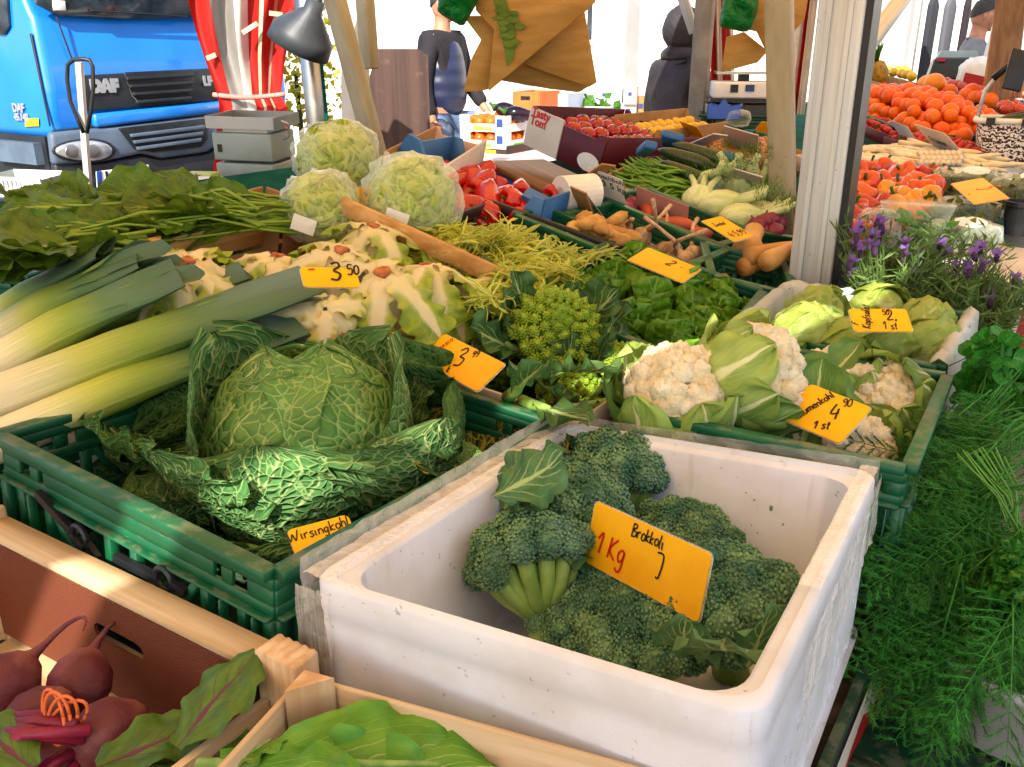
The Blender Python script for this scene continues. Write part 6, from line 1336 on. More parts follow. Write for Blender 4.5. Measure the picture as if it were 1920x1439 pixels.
def greens(label, root_px, tips, w0, n, seed):
    random.seed(seed); r = at(*root_px, w0); th = thing('leafy_green_bundle', label, 'leafy greens', Matrix.Translation(r), 'leafy green bundles')
    for k in range(n):
        tp = tips[k % len(tips)]; b = at(tp[0] + U(-45, 45), tp[1] + 20 + U(-20, 20), w0 + U(-.03, .03)); a = r + (Vector((U(-.03, .03), U(-.03, .03), U(-.02, .035)))); d = b-a
        y = d.normalized(); z = Vector((U(-.9, .9), U(-1.2, .3), 1)); x = y.cross(z).normalized(); z = x.cross(y); base = b - y*.06
        Mx = Matrix.Identity(4)
        for i in range(3): Mx[i][0], Mx[i][1], Mx[i][2], Mx[i][3] = x[i], y[i], z[i], (base-r)[i]
        s = U(.65, .95); lf = obj('leaf', SPL[random.randrange(7)], th, Mx @ SCL(s)); L = max(.05, (base-a).length)
        obj('stem', SPS[k % 3], lf, Matrix.Diagonal((1, L/.16/s, 1, 1)))
greens('dark leafy green bundle lying furthest left, near the white basket', (330, 430), [(60, 370), (120, 355), (30, 420), (170, 360), (90, 400)], .0, 26, 2)
greens('dark leafy green bundle in the middle, stems to the right', (470, 415), [(230, 350), (290, 345), (200, 390), (260, 380), (330, 345)], .01, 28, 3)
greens('dark leafy green bundle nearest the scale, stems towards the cabbages', (560, 412), [(350, 345), (400, 350), (320, 370), (420, 365), (370, 380)], .0, 26, 4)
greens('dark leafy green bundle lowest at the left edge above the leeks', (260, 470), [(40, 440), (90, 430), (-20, 410), (140, 440), (0, 455)], -.01, 22, 5)
greens('dark leafy green bundle with long bare stalks lying above the endive crate', (600, 430), [(300, 400), (350, 390), (280, 420), (380, 400)], -.02, 18, 6)
# leafy greens lie on a board
o = struct(MB().box((0, 0, 0), (.5, .28, .01)).build('greens_board', MAT['felt'], None, TR(at(260, 430, -.13), SYAW+8, 4, 11)))

PLANE = 1
# ------------------------------------------------------------------ film wrapped cabbages
MAT['iceb'] = leafmat('pale_green_cabbage_leaf', '#93b030', '#b0c44c', '#d4dc88', side=5, ribw=.1, vor=9, vorw=.1, tl=.25, rough=.5, bump=.7, bd=.008, veinamt=.6)
ICW = [wrapmesh('leaf', MAT['iceb'], 1.0, .3, 2.7, 1.5, .06, .03, 3, 17, 20, seed=k, nz=.12, nf=3.2) for k in range(4)]
def wrapped(label, px, py, r, w, seed):
    random.seed(seed); th = thing('wrapped_cabbage', label, 'cabbage', Matrix.Translation(at(px, py, w)) @ E3(U(-20, 20), U(-20, 20), U(0, 360)), 'film wrapped cabbages')
    MB().ball((0, 0, 0), r*.93, 24, 16).build('heart', MAT['iceb'], th, smooth=True)
    for k in range(6): obj('leaf', ICW[k % 4], th, E3(U(-30, 30), U(-30, 30), k*63) @ SCL(r*U(.95, 1.0)))
    pouch('', None, r*1.03, r*1.03, r*1.0, MAT['film'], Matrix.Identity(4), 'film', seed=seed, parent=th)
    tg = MB().box((0, 0, 0), (.045, .001, .03)).build('paper_tag', MAT['paper'], th, Matrix.Translation((0, 0, 0)) @ th.matrix_basis.to_3x3().to_4x4().inverted() @ Matrix.Translation((-.02, -r*1.08, -r*.25)) @ E3(0, 20, 0))
wrapped('film wrapped cabbage on top, highest beside the beige brace', 632, 305, .086, .04, 3)
wrapped('film wrapped cabbage half hidden under the top one', 603, 392, .07, .02, 6)
wrapped('film wrapped cabbage in front of the blue pepper tray', 772, 375, .086, .06, 8)
M, W, H = cardpose([(660, 352), (712, 345), (705, 378), (680, 384)], (.06, .06, .03, .03)); sign('small yellow card between the wrapped cabbages', M, W, H, [('L', -.01, 0, .02, .002, MAT['ink'], 0)])

# ------------------------------------------------------------------ endive heads in a wooden crate (root end up), curly endive behind
MAT['endive'] = leafmat('endive_leaf', '#86a028', '#a9b83c', '#e6dcae', side=9, slope=.2, ribw=.45, sidew=.05, sideamt=.25, tl=.3, rough=.42, bump=.5, bd=.006, base='#f0dca0', basev=.62, rnd=.08, spec=.4)
ENL = [leafmesh('leaf', MAT['endive'], U(.13, .165), U(.08, .105), U(-1.7, -1.1), U(-.5, -.25), U(.006, .010), 4, 15, 44, ((0, .34), (.2, .5), (.5, .66), (.72, .9), (.9, 1), (1, .7)), seed=k, edge=.5, bexp=.8, nz=.003) for k in range(7)]
MAT['root'] = mat('cut_root', '#b5703c', '#8a4a24', scale=60, rough=.7, bump=.6, bscale=120)
def endive(label, px, py, w, tilt, yaw, s, seed, root=True):
    random.seed(seed); th = thing('endive', label, 'endive', Matrix.Translation(at(px, py, w)) @ E3(tilt, 0, yaw) @ SCL(s), 'endive heads')
    n = 19
    for k in range(n): lay = k % 3; obj('leaf', ENL[random.randrange(7)], th, Matrix.Translation((0, 0, -.006*lay)) @ E3(0, 0, 360*k/n*1.0 + U(-9, 9)) @ Matrix.Translation((0, .004, 0)) @ E3(U(-14, 18) - 10*lay, U(-8, 8), 0) @ SCL(U(.85, 1.08)))
    if root:
        def fn(v): v = v.copy(); a = np.arctan2(v[:, 1], v[:, 0]); v[:, :2] *= (1+.12*np.cos(3*a+seed)+.06*np.cos(8*a))[:, None]; return v
        MB().lathe([(.012, -.01), (.0135, .003), (.011, .0055), (.005, .0045), (0, .005)], 22, None, fn).build('cut_root', MAT['root'], th)
M, W, L = rectpx((228, 455), (690, 650), (945, 525), (640, 383), -.01)
woodcrate('pale wooden crate of endive heads lined with paper, behind the leeks', M, W, L, .13, mt=('wood_o', 'wood_o', 'wood_o'))
endive('endive head with red-brown root at the left end of the wooden crate', 350, 492, .03, 18, 0, .95, 1)
endive('endive head at the back of the wooden crate, root facing the brace', 640, 470, .05, 12, 60, .95, 2)
endive('endive head furthest back under the wooden slat', 700, 425, .05, 10, 100, .9, 3)
endive('largest endive head in front with a dark root, middle of the crate', 718, 512, .06, 22, 10, 1.02, 4)
endive('endive head leaning right, with the orange-brown root, beside the slat', 800, 498, .05, 10, 200, .95, 5)
endive('endive head low in front below the 3.50 card', 610, 580, .02, 45, 20, .9, 6, False)
endive('endive head filling the gap between the leeks and the card', 520, 480, .02, 15, 140, .85, 7)
endive('small endive head at the right front corner of the crate', 850, 560, .0, 35, -30, .8, 8, False)
o = MB().bar(at(640, 385, .05), at(948, 525, .03), .010, .035).build('wooden_lath', MAT['wood_o']); tag(bevel(o, .002, 1), 'orange-brown wooden slat between the endive heads and the curly endive', 'slat')
M, W, H = cardpose([(560, 503), (655, 503), (687, 540), (572, 537)], (.12, .12, .105, .105)); sign('orange-yellow price card 3.50 lying on the endive heads', M, W, H, [('3', .0, -.005, .035, .004, MAT['ink'], 0), ('50', .025, .005, .018, .003, MAT['ink'], 0), ('-', -.03, .012, .025, .003, MAT['redink'], 0)])
# curly endive
MAT['frisee'] = leafmat('curly_endive', '#a9b82a', '#c8cc50', '#e4e090', side=4, ribw=.3, tl=.35, rough=.45, bump=.3, rnd=.16, hue=.012)
FRL = []
for k in range(6):
    random.seed(60+k); m = MB()
    for i in range(58):
        a0 = U(0, 2*PI); L = U(.04, .075); p = np.zeros((7, 3)); d = np.array([math.cos(a0), math.sin(a0), U(.2, .9)]); q = np.array([0., 0, 0]); cur = U(-.9, .9)
        for s in range(7):
            p[s] = q; d = d + np.array([-d[1]*cur, d[0]*cur, -.17]) + RNG.normal(size=3)*.16; d /= np.linalg.norm(d); q = q + d*L/6
        w = U(.0011, .0024); off = np.cross(np.gradient(p, axis=0), RNG.normal(size=3)); off /= np.linalg.norm(off, axis=1)[:, None]; ww = (w*np.array([.5, .8, 1, 1.3, 1.1, 1.5, .2]))[:, None]
        m.grid(np.stack([p-off*ww, p, p+off*ww], 1) + np.array([[0, 0, 0], [0, 0, .0015], [0, 0, 0]])[None])
    FRL.append(m.mesh('leaf_tuft', MAT['frisee']))
random.seed(70)
for lab, cpx, n in (('curly yellow endive head behind the wooden slat, left one', (850, 455), 24), ('curly yellow endive head beside the black crate, middle one', (925, 475), 26), ('curly yellow endive head spilling to the right of the slat', (990, 500), 24), ('curly yellow endive head under the slat end', (955, 540), 16)):
    c = at(*cpx, .0); th = thing('curly_endive', lab, 'curly endive', Matrix.Translation(c), 'curly endive heads')
    for k in range(n): obj('leaf_tuft', FRL[random.randrange(6)], th, Matrix.Translation((random.gauss(0, .048), random.gauss(0, .05), U(-.03, .03))) @ E3(U(-30, 30), U(-30, 30), U(0, 360)) @ SCL(U(.8, 1.2)))
M, W, L = rectpx((790, 452), (960, 548), (1075, 492), (905, 425), -.05); tray('low brown tray under the curly endive', M, W, L, .08, 'card')

# ------------------------------------------------------------------ head lettuce crate
random.seed(80)
kM, KW, KL = rectpx((975, 535), (1290, 690), (1445, 540), (1165, 460)); crate('green crate of green head lettuce in the middle of the stall', kM, KW, KL, .17, diag=0)
MAT['lett'] = leafmat('green_lettuce_leaf', '#4f8418', '#6fa028', '#a8c860', side=4, ribw=.12, tl=.35, rough=.38, bump=.4, bd=.004, rnd=.16, hue=.012, spec=.45, veinamt=.6)
LTL = [leafmesh('leaf', MAT['lett'], U(.06, .085), U(.06, .085), U(.3, 1.3), U(.1, .5), U(.005, .009), 4, 11, 14, ((0, .35), (.3, .8), (.6, 1), (.85, .95), (1, .55)), seed=k, edge=.35, nz=.004) for k in range(7)]
def rosette(name, label, cat, grp, M, meshes, rings, s=1.0):
    th = thing(name, label, cat, M, grp)
    for n, r, el, z, sc in rings:
        a0 = U(0, 360)
        for k in range(n): obj('leaf', meshes[random.randrange(len(meshes))], th, E3(0, 0, a0 + 360*k/n + U(-14, 14)) @ Matrix.Translation((0, r, z + U(-.006, .006))) @ E3(el + U(-12, 12), U(-12, 12), U(-15, 15)) @ SCL(sc*s*U(.85, 1.15)))
    return th
RING = [(12, .03, 8, -.02, 1.15), (11, .022, 35, -.012, 1.05), (9, .012, 60, -.004, .95), (6, .004, 80, .0, .8)]
k_ = 0; names = ['back left corner of the green crate', 'back middle of the green crate', 'back right of the green crate', 'left middle of the green crate', 'centre of the green crate', 'right middle of the green crate', 'front left of the green crate', 'front middle of the green crate', 'front right of the green crate']
for j, y in enumerate((.16, 0, -.15)):
    for i, x in enumerate((-.10, 0, .10)):
        rosette('head_lettuce', 'green head lettuce at the ' + names[k_], 'lettuce', 'green head lettuces', kM @ Matrix.Translation((x, y, -.045 + U(-.01, .012))) @ E3(U(-10, 10), U(-10, 10), 0), LTL, RING); k_ += 1
M, W, H = cardpose([(1166, 488), (1290, 514), (1292, 518), (1168, 492)], (.05, .05, .047, .047))
sign('yellow price card seen edge-on lying over the head lettuce', kM @ Matrix.Translation((-.02, .12, .022)) @ E3(-82, 0, -8), .13, .09, [('2', 0, 0, .03, .004, MAT['ink'], 0)])

PLANE = 0
# ------------------------------------------------------------------ leeks in a green crate
lM = TR(Vector((-.735, 1.40, .992)), -37.1, 1.5, 2.7); crate('green crate holding the leeks at the left edge', lM, .42, .50, .17)
def leekmat(name, flat):
    t = Nt(name); uv = t.n('TexCoord').outputs['UV']; sp = t.n('SeparateXYZ'); t.set(sp.inputs[0], uv); v = sp.outputs[1]
    mp = t.n('Mapping'); t.set(mp.inputs[0], uv); mp.inputs[3].default_value = (85, 1.2, 1); st = t.noise(mp.outputs[0], 1.6, 3)
    r = t.n('ValToRGB'); t.set(r.inputs[0], t.math('ADD', v, t.math('MULTIPLY_ADD', st, .16, -.08))); e = r.color_ramp.elements
    stops = ((0, '#e8dfc6'), (.2, '#e6dfb4'), (.36, '#bcc458'), (.5, '#86a03a'), (.66, '#587a4c'), (1, '#4a6650')) if not flat else ((0, '#a9b850'), (.2, '#7a9440'), (.45, '#54744a'), (1, '#4b6654'))
    e[0].position, e[0].color = stops[0][0], C4(stops[0][1]); e[1].position, e[1].color = stops[-1][0], C4(stops[-1][1])
    for p, c in stops[1:-1]: x = e.new(p); x.color = C4(c)
    n3 = t.noise(mp.outputs[0], 5, 2); hs = t.n('HueSaturation'); t.set(hs.inputs['Color'], r.outputs[0]); t.set(hs.inputs['Value'], t.math('MULTIPLY_ADD', n3, .9, .55))
    t.P(base=t.random(hs.outputs[0], .08), rough=.4, spec=.4); t.bump(n3, .4, .003); t.translucent(hs.outputs[0], .12); return t.m
MAT['leek'] = leekmat('leek_shaft', False); MAT['leekb'] = leekmat('leek_blade', True)
def blademesh(seed, L, W, bend, end):
    random.seed(seed)
    return leafmesh('blade', MAT['leekb'], L, W, bend, .0, .003, 1.5, 9, 16, ((0, .45), (.25, .9), (.7, 1), (1, end)), twist=U(-.35, .35), seed=seed, fold=.55, tip=.97)
LKB = [blademesh(k, U(.2, .26), U(.05, .075), U(-.35, .25), U(.6, .95)) for k in range(6)]
def leek(label, a, b, wa, wb, r, seed, roll=0):
    global PLANE; random.seed(seed); PLANE = 0; A = at(*a, wa); PLANE = 1; B = at(*b, wb - .03); PLANE = 0; d = B-A; L = d.length; y = d.normalized(); z = Vector((0, -.25, 1)); x = y.cross(z).normalized(); z = x.cross(y); Mx = Matrix.Identity(4)
    for i in range(3): Mx[i][0], Mx[i][1], Mx[i][2], Mx[i][3] = x[i], y[i], z[i], A[i]
    th = thing('leek', label, 'leek', Mx @ E3(0, roll, 0), 'leeks')
    n = 26; m = MB(); rings = []; uv = []; na = 20
    for i in range(n):
        f = i/(n-1); fl = np.interp(f, [0, .45, .62, 1], [1, 1, .72, .3]); wd = np.interp(f, [0, .03, .4, .6, .85, 1], [.75, .95, .98, 1.25, 1.7, 1.6])
        a_ = np.linspace(0, 2*PI, na+1); bx = .012*math.sin(f*3+seed)
        rings.append(np.stack([bx + r*wd*np.cos(a_), np.full(na+1, f*L), r*fl*np.sin(a_)*(1.0) + .05*L*math.sin(f*PI)*.15], 1)); uv.append(np.stack([a_/(2*PI), np.full(na+1, f)], 1))
    m.grid(np.array(rings), np.array(uv), flip=True)
    m.build('shaft', MAT['leek'], th, smooth=True)
    c = np.array(rings[0])[:-1]; MB().add(np.vstack([c, c.mean(0)-[0, .006, 0]]), [(i, (i+1) % na, na) for i in range(na)]).build('root_end', mat_root, th, smooth=True)
    for k in range(3):
        s = -1 if k % 2 else 1; obj('blade', LKB[random.randrange(6)], th, Matrix.Translation((s*r*.35*(k*.4), L*(.5 + .05*k), r*.2 + .002*k)) @ E3(U(-3, 2), s*U(2, 12), -s*U(1, 5)) @ SCL(np.clip(L/.5, .75, 1.25)*U(.8, .95)))
mat_root = mat('leek_root_end', '#d8cdb0', '#b8a880', scale=60, rough=.8, bump=.4)
LK = [('thick leek with the whitest shaft lying on top, ends at the price card', (-120, 782), (585, 528), .05, .075, .031, 1), ('leek lying along the savoy crate rim, below the thickest leek', (-90, 855), (560, 610), .02, .02, .028, 2), ('leek with a broad dark fan ending above the middle', (-60, 720), (335, 512), .055, .07, .03, 3), ('leek second from the left edge, its fan cut straight', (-50, 660), (262, 478), .05, .06, .024, 4), ('leek furthest left with a pale split fan', (-60, 630), (205, 458), .02, .05, .023, 5),
      ('dark leek behind the thickest one, only its fan showing', (60, 690), (420, 510), .0, .03, .024, 6), ('leek below the dark fan in shadow', (-40, 760), (350, 600), .0, .01, .024, 7), ('leek tip reaching furthest right beside the savoy crate corner', (120, 800), (605, 625), -.02, .0, .024, 8), ('leek deep in the crate with only green blades showing', (150, 660), (480, 520), -.02, .02, .022, 9), ('slim leek leaning on the thickest one from behind', (-30, 700), (455, 505), .04, .05, .02, 10), ('slim leek between the two left fans', (-40, 690), (290, 500), .03, .05, .02, 11)]
for a in LK: leek(*a)
# film-wrapped punnet at far left edge
pouch('film covered dark punnet at the left edge behind the leek crate', at(20, 480, .0), .10, .08, .04, MAT['film'], seed=23)
M, W, L = rectpx((-60, 500), (70, 520), (130, 480), (0, 455), -.02); crate('green crate behind the leeks at the left picture edge', M, W, L, .12)
# ------------------------------------------------------------------ savoy cabbages
random.seed(101)
sM = TR(Vector((-.288, 1.078, 1.018)), -33.3, -.6, 4.3); crate('bright green crate of savoy cabbages with black latches', sM, .48, .515, .19, latch=True)
MAT['savoy'] = leafmat('savoy_leaf', '#42703a', '#588648', '#b4c680', side=6, slope=.75, ribw=.03, sidew=.045, sideamt=.9, vor=21, vorw=.04, vcell=.5, tl=.25, rough=.62, bump=.75, bd=.007, spec=.2, rnd=.12, hue=.01, veinamt=.85)
MAT['savoyd'] = leafmat('savoy_cobbled_leaf', '#38602c', '#4a743a', '#6c9050', side=6, slope=.75, ribw=.03, sidew=.04, sideamt=.5, vor=30, vorw=.06, vcell=.25, tl=.18, rough=.62, spec=.2, bump=.7, bd=.008, rnd=.12)
MAT['savoyi'] = leafmat('savoy_inner_leaf', '#52803a', '#6b984a', '#bccb80', side=5, slope=.8, ribw=.03, sidew=.045, sideamt=1.0, vor=19, vorw=.034, vcell=.45, tl=.22, rough=.55, spec=.25, bump=.5, bd=.008, rnd=.06, veinamt=.9)
MAT['savoyy'] = leafmat('savoy_yellow_vein_leaf', '#33561f', '#4a7028', '#c8b040', side=6, slope=.8, ribw=.05, sidew=.06, sideamt=1.0, vor=12, vorw=.05, tl=.2, rough=.5, bump=.9, bd=.010, rnd=.08)
SPR = ((0, .3), (.2, .75), (.45, 1), (.7, 1), (.88, .85), (1, .5))
def svleaf(mt, k, L=.2, W=.2, bend=1.3, cup=.3, ruf=.010, bexp=1.2): return leafmesh('leaf', MAT[mt], L, W, bend, cup, ruf, 5, 47, 81, SPR, seed=k, edge=.2, nz=.0042, nf=58, bexp=bexp)
SVO = [svleaf('savoy', k, .2, U(.19, .22), U(.5, 1.3), U(.15, .4)) for k in range(4)] + [svleaf('savoyd', 9, .21, .22, 2.0, .35), svleaf('savoy', 12, .19, .24, 1.6, .55, .010)]
SVB = [svleaf('savoyd', 20+k, .21, .21, -2.3, -.25, .012, 2.2) for k in range(2)]    # top edge rolls outwards
SVY = [svleaf('savoyy', 30+k, .2, .19, U(.1, .6), U(-.2, .2)) for k in range(2)]
SVW = [wrapmesh('leaf', MAT['savoyi'], 1.0, .35, 2.75, 1.3, .03, .02, 4, 33, 41, seed=k, nz=.02, nf=5, eflare=.05) for k in range(3)]
SVWd = [wrapmesh('leaf', MAT['savoy'], 1.0, .35, 2.35, 1.15, .30, .05, 4, 33, 41, seed=k+5, nz=.02, nf=5, fexp=5, eflare=.18) for k in range(3)]
def E_(az, el, roll=0, r=0.0, z=0.0): return E3(0, 0, az) @ Matrix.Translation((0, -r, z)) @ E3(0, 0, 180) @ E3(el, roll, 0)
def savoy(label, M, R, inner, mid, outer, s=1.0):
    th = thing('savoy_cabbage', label, 'cabbage', M @ SCL(s), 'savoy cabbages')
    MB().ball((0, 0, 0), R*.93, 24, 16, None, (1, 1, .92)).build('heart', MAT['savoyi'], th, smooth=True)
    for k, (az, tx, ty, sc) in enumerate(inner): obj('leaf', SVW[k % 3], th, E3(tx, ty, az) @ SCL(R*sc))
    for k, (az, tx, ty, sc) in enumerate(mid): obj('leaf', SVWd[k % 3], th, E3(tx, ty, az) @ SCL(R*sc))
    for me, Mx in outer: obj('leaf', me, th, Mx)
    return th
c = at(578, 832, -.005)
R = .118
# azimuth 0 faces the camera; + turns counter-clockwise seen from above
savoy('largest savoy cabbage with open ruffled leaves in front of the leeks', Matrix.Translation(c) @ E3(-4, 0, 4), R,
      [(8, 10, 0, .99), (75, -12, 8, 1.0), (-62, -5, -6, 1.01), (178, -22, 0, .98)],
      [(112, -4, 0, 1.03), (-105, -6, 0, 1.08)],
      [(SVO[5], E_(-6, 22, 4, .07, -.10) @ SCL(1.0)), (SVO[1], E_(-46, 24, 0, .07, -.085) @ SCL(.92)), (SVO[5], E_(60, 12, -8, .08, -.085) @ SCL(1.02)), (SVO[4], E_(95, 4, 0, .08, -.075) @ SCL(1.0)), (SVO[3], E_(-90, 10, 10, .07, -.06) @ SCL(1.1)), (SVO[2], E_(-20, 6, 0, .07, -.10) @ SCL(.85)), (SVO[0], E_(32, 8, 0, .07, -.10) @ SCL(.85)),
       (SVB[0], E_(165, 84, 0, .085, -.06) @ SCL(1.2)), (SVB[1], E_(215, 78, -14, .085, -.06) @ SCL(1.15)), (SVO[0], E_(128, 30, 0, .05, -.07) @ SCL(.85)), (SVO[2], E_(-140, 45, 8, .05, -.07) @ SCL(1.0)), (SVO[1], E_(15, 5, 0, .06, -.115) @ SCL(.95)), (SVY[0], E_(118, 30, 20, .07, -.06) @ SCL(.7))], 1.13)
def savoysmall(label, px, py, w, outer, yaw=0, R=.07):
    savoy(label, Matrix.Translation(at(px, py, w)) @ E3(U(-12, 12), U(-12, 12), yaw), R, [(0, 8, 0, 1), (120, -8, 0, 1.01), (240, 0, 6, 1.02)], [], outer)
savoysmall('savoy cabbage under the green rim at the left with dark outer leaves', 330, 950, -.09, [(SVO[k % 4], E_(a, e, 0, .035, -.05) @ SCL(.75)) for k, (a, e) in enumerate(((0, 35), (-60, 25), (70, 30), (140, 30), (200, 35), (-120, 20)))])
savoysmall('savoy cabbage half hidden at the back left of the crate', 390, 850, -.08, [(SVO[k % 4], E_(a, e, 0, .035, -.05) @ SCL(.8)) for k, (a, e) in enumerate(((0, 25), (-55, 15), (60, 40), (150, 30), (220, 35), (-100, 15)))])
savoysmall('savoy cabbage with yellow veined leaves at the right end of the crate', 850, 905, -.085, [(SVY[0], E_(-10, 35, 10, .02, -.02) @ SCL(.95)), (SVY[1], E_(60, 28, 0, .03, -.03) @ SCL(.9)), (SVO[1], E_(-80, 30, 0, .04, -.04) @ SCL(.8)), (SVY[1], E_(150, 35, 0, .03, -.02) @ SCL(.75)), (SVO[2], E_(230, 30, 0, .03, -.03) @ SCL(.8))], R=.06)
savoysmall('savoy cabbage in front with sunlit pale leaves behind the price card', 545, 1010, -.10, [(SVO[0], E_(-10, 50, 0, .03, -.03) @ SCL(.7)), (SVY[1], E_(-55, 30, 0, .03, -.03) @ SCL(.7)), (SVO[2], E_(60, 45, 0, .03, -.03) @ SCL(.7)), (SVO[3], E_(140, 40, 0, .03, -.03) @ SCL(.7)), (SVO[1], E_(220, 40, 0, .03, -.03) @ SCL(.7))], R=.062)
M, W, H = cardpose([(512, 998), (645, 978), (682, 1008), (585, 1052)], (.03, .03, .018, .018))
sign('orange-yellow Wirsingkohl price card leaning in the savoy crate', M, W, H, [('Wirsingkohl', -.036, .004, .0135, .0016, MAT['ink'], 2)])

# ------------------------------------------------------------------ white foam box of broccoli
eM = TR(Vector((.1275, .838, 1.012)), -29.8, -5.1, -.6); W, L, H = .425, .545, .205; T = .026
def rrect(w, l, r, z, n=7):
    out = []
    for cx, cy, a0 in ((w/2-r, l/2-r, 0), (-w/2+r, l/2-r, 90), (-w/2+r, -l/2+r, 180), (w/2-r, -l/2+r, 270)):
        for k in range(n): a = rad(a0 + 90*k/(n-1)); out.append((cx + r*math.cos(a), cy + r*math.sin(a), z))
    return out
ex = thing('foam_box', 'white polystyrene foam box of broccoli with clear tape on its corners', 'foam box', eM @ Matrix.Translation((0, 0, -H)))
prof = [(0, .04, 0), (-.014, .03, 0), (-.004, .026, H-.045), (-.004, .026, H-.034), (.0, .028, H-.030), (.0, .028, H-.004), (-.006, .028, H), (-.020, .03, H+.001), (-.023, .032, H-.005), (-.040, .034, H-.006), (-.050, .035, H-.010), (-.060, .036, .022), (-.075, .03, .018)]
rows = [np.array(rrect(W+2*d if False else W+d*(1 if i == 0 else 1), L+d, r, z) + rrect(W+d, L+d, r, z)[:1]) for i, (d, r, z) in enumerate(prof)]
m = MB(); m.grid(np.array(rows)); k = len(rows[0]); 
m.add(rows[-1][:-1], [tuple(range(k-1))]); m.add(rows[0][:-1], [tuple(range(k-2, -1, -1))])
bx = m.build('box_body', MAT['eps'], ex, smooth=True); bx.modifiers.new('s', 'EDGE_SPLIT').split_angle = rad(50)
# tape strips with frayed edges along the left rim and the right corner
def tapestrip(p0, p1, wdt, nrm, name='tape', seed=0, par=ex):
    p0, p1, nrm = Vector(p0), Vector(p1), Vector(nrm); P = []
    for i in range(30):
        f = i/29; c = p0.lerp(p1, f); w = Vector(wdt)
        P.append([tuple(c + w*(u-.5)*(1 + .12*noise.noise(Vector((f*19, u, seed)))) + nrm*(.002 + .005*abs(noise.noise(Vector((f*14, u*4, seed)))))) for u in np.linspace(0, 1, 7)])
    MB().grid(P).build(name, MAT['tape'], par, smooth=True)
tapestrip((-W/2-.004, -L/2+.0, H-.01), (-W/2-.004, L/2, H-.008), (0, 0, .06), (-1, 0, 0), seed=1); tapestrip((-W/2+.012, -L/2, H+.003), (-W/2+.012, L/2, H+.003), (.035, 0, 0), (0, 0, 1), seed=2)
tapestrip((-W/2+.03, -L/2-.003, H-.05), (-W/2-.01, -L/2-.003, H-.05), (0, 0, .09), (0, -1, 0), seed=3)
tapestrip((W/2+.003, L/2-.02, H-.03), (W/2+.003, -L/2+.12, H-.05), (0, 0, .07), (1, 0, 0), seed=4); tapestrip((W/2-.01, L/2, H+.003), (W/2-.01, -L/2+.2, H+.003), (.02, 0, 0), (0, 0, 1), seed=5)
tapestrip((-W/2, L/2+.003, H-.01), (W/2, L/2+.003, H-.005), (0, 0, .035), (0, 1, 0), seed=6)
for sx in range(1):
    m = MB()
    for k in range(60): x, z = U(-L/2+.03, L/2-.03), U(.01, H-.05); m.box((W/2-.0035, x, z), (.0012, .0014, U(.004, .012)))
    m.build('moulding_marks', MAT['eps'], ex, kind='stuff')
def ep(x, y, z=0): return eM @ Vector((x, y, z))
def epz(px, py, d):
    r_ = Vector(ray(px, py)); c_ = Vector((0, 0, CAM_H)); n_ = eM.to_3x3() @ Vector((0, 0, 1)); o_ = eM @ Vector((0, 0, d)); return c_ + r_*((o_-c_).dot(n_)/r_.dot(n_))
t = Nt('broccoli_buds'); co = t.coord(); n1 = t.noise(co, 26, 3); n2 = t.noise(co, 7, 2)
col = t.mix(t.smooth(n1, .35, .68), '#456e50', '#7e9f6c'); col = t.mix(t.smooth(n2, .5, .72, 0, .65), col, '#5e8676'); t.P(base=col, rough=.65, spec=.25); t.bump(t.noise(co, 600, 2), .4, .001); MAT['buds'] = t.m
MAT['bstem'] = mat('broccoli_stem', '#8aa850', '#6f9040', scale=14, rough=.5, bump=.15, bscale=40, stretch=(4, 4, 1), sss=.05)
OCT = np.array([(1, 0, 0), (-1, 0, 0), (0, 1, 0), (0, -1, 0), (0, 0, 1), (0, 0, -.6)], float); OCF = [(0, 2, 4), (2, 1, 4), (1, 3, 4), (3, 0, 4), (2, 0, 5), (1, 2, 5), (3, 1, 5), (0, 3, 5)]
def fib(n, zmin=-.1):
    i = np.arange(n)+.5; z = 1 - (1-zmin)*i/n; r = np.sqrt(np.clip(1-z*z, 0, 1)); a = i*2.39996; return np.stack([r*np.cos(a), r*np.sin(a), z], 1)
def broccoli_mesh(R, seed, bud=.0026):
    rng = np.random.default_rng(seed); V_ = []; F_ = []; n0 = 0; domes = []
    for d in fib(36, -.08): domes.append((d*R*np.array([1, 1, .62])*rng.uniform(.76, .9) + rng.normal(size=3)*R*.045, R*rng.uniform(.17, .27), d))
    for d in fib(9, .1): domes.append((d*R*np.array([1, 1, .62])*.5, R*.36, d))
    C = np.array([q[0] for q in domes]); RR = np.array([q[1] for q in domes])
    m = MB()
    for c_, r_, d_ in domes:
        m.ball(c_, r_*.97, 12, 8, None, (1, 1, .9), .06, 4, seed)
        n = int(4*PI*r_*r_/(bud*1.65)**2 * .62); D = fib(n, -.35); D = D + rng.normal(size=D.shape)*bud*.42/r_; D /= np.linalg.norm(D, axis=1)[:, None]
        # orient the sub dome outwards
        z = d_/np.linalg.norm(d_); x = np.cross([0, 1, .3], z); x /= np.linalg.norm(x); y = np.cross(z, x); D = D[:, :1]*x + D[:, 1:2]*y + D[:, 2:]*z
        k = 1 + .10*np.array([noise.noise(Vector(q*5 + c_*90)) for q in D]); P = c_ + D*(r_*k)[:, None]
        dist = np.linalg.norm(P[:, None] - C[None], axis=2) / RR[None]; keep = (dist < .93).sum(1) == 0; P = P[keep]; D = D[keep]
        s = bud*rng.uniform(.6, 1.35, len(P))
        for p, dd, ss in zip(P, D, s): V_.append(p + dd*bud*.2 + OCT*ss); F_.extend([(a+n0, b+n0, c2+n0) for a, b, c2 in OCF]); n0 += 6
    m.add(np.concatenate(V_), F_)
    return m.mesh('florets', MAT['buds']), domes
BRO = [broccoli_mesh(.075, k) for k in range(3)]
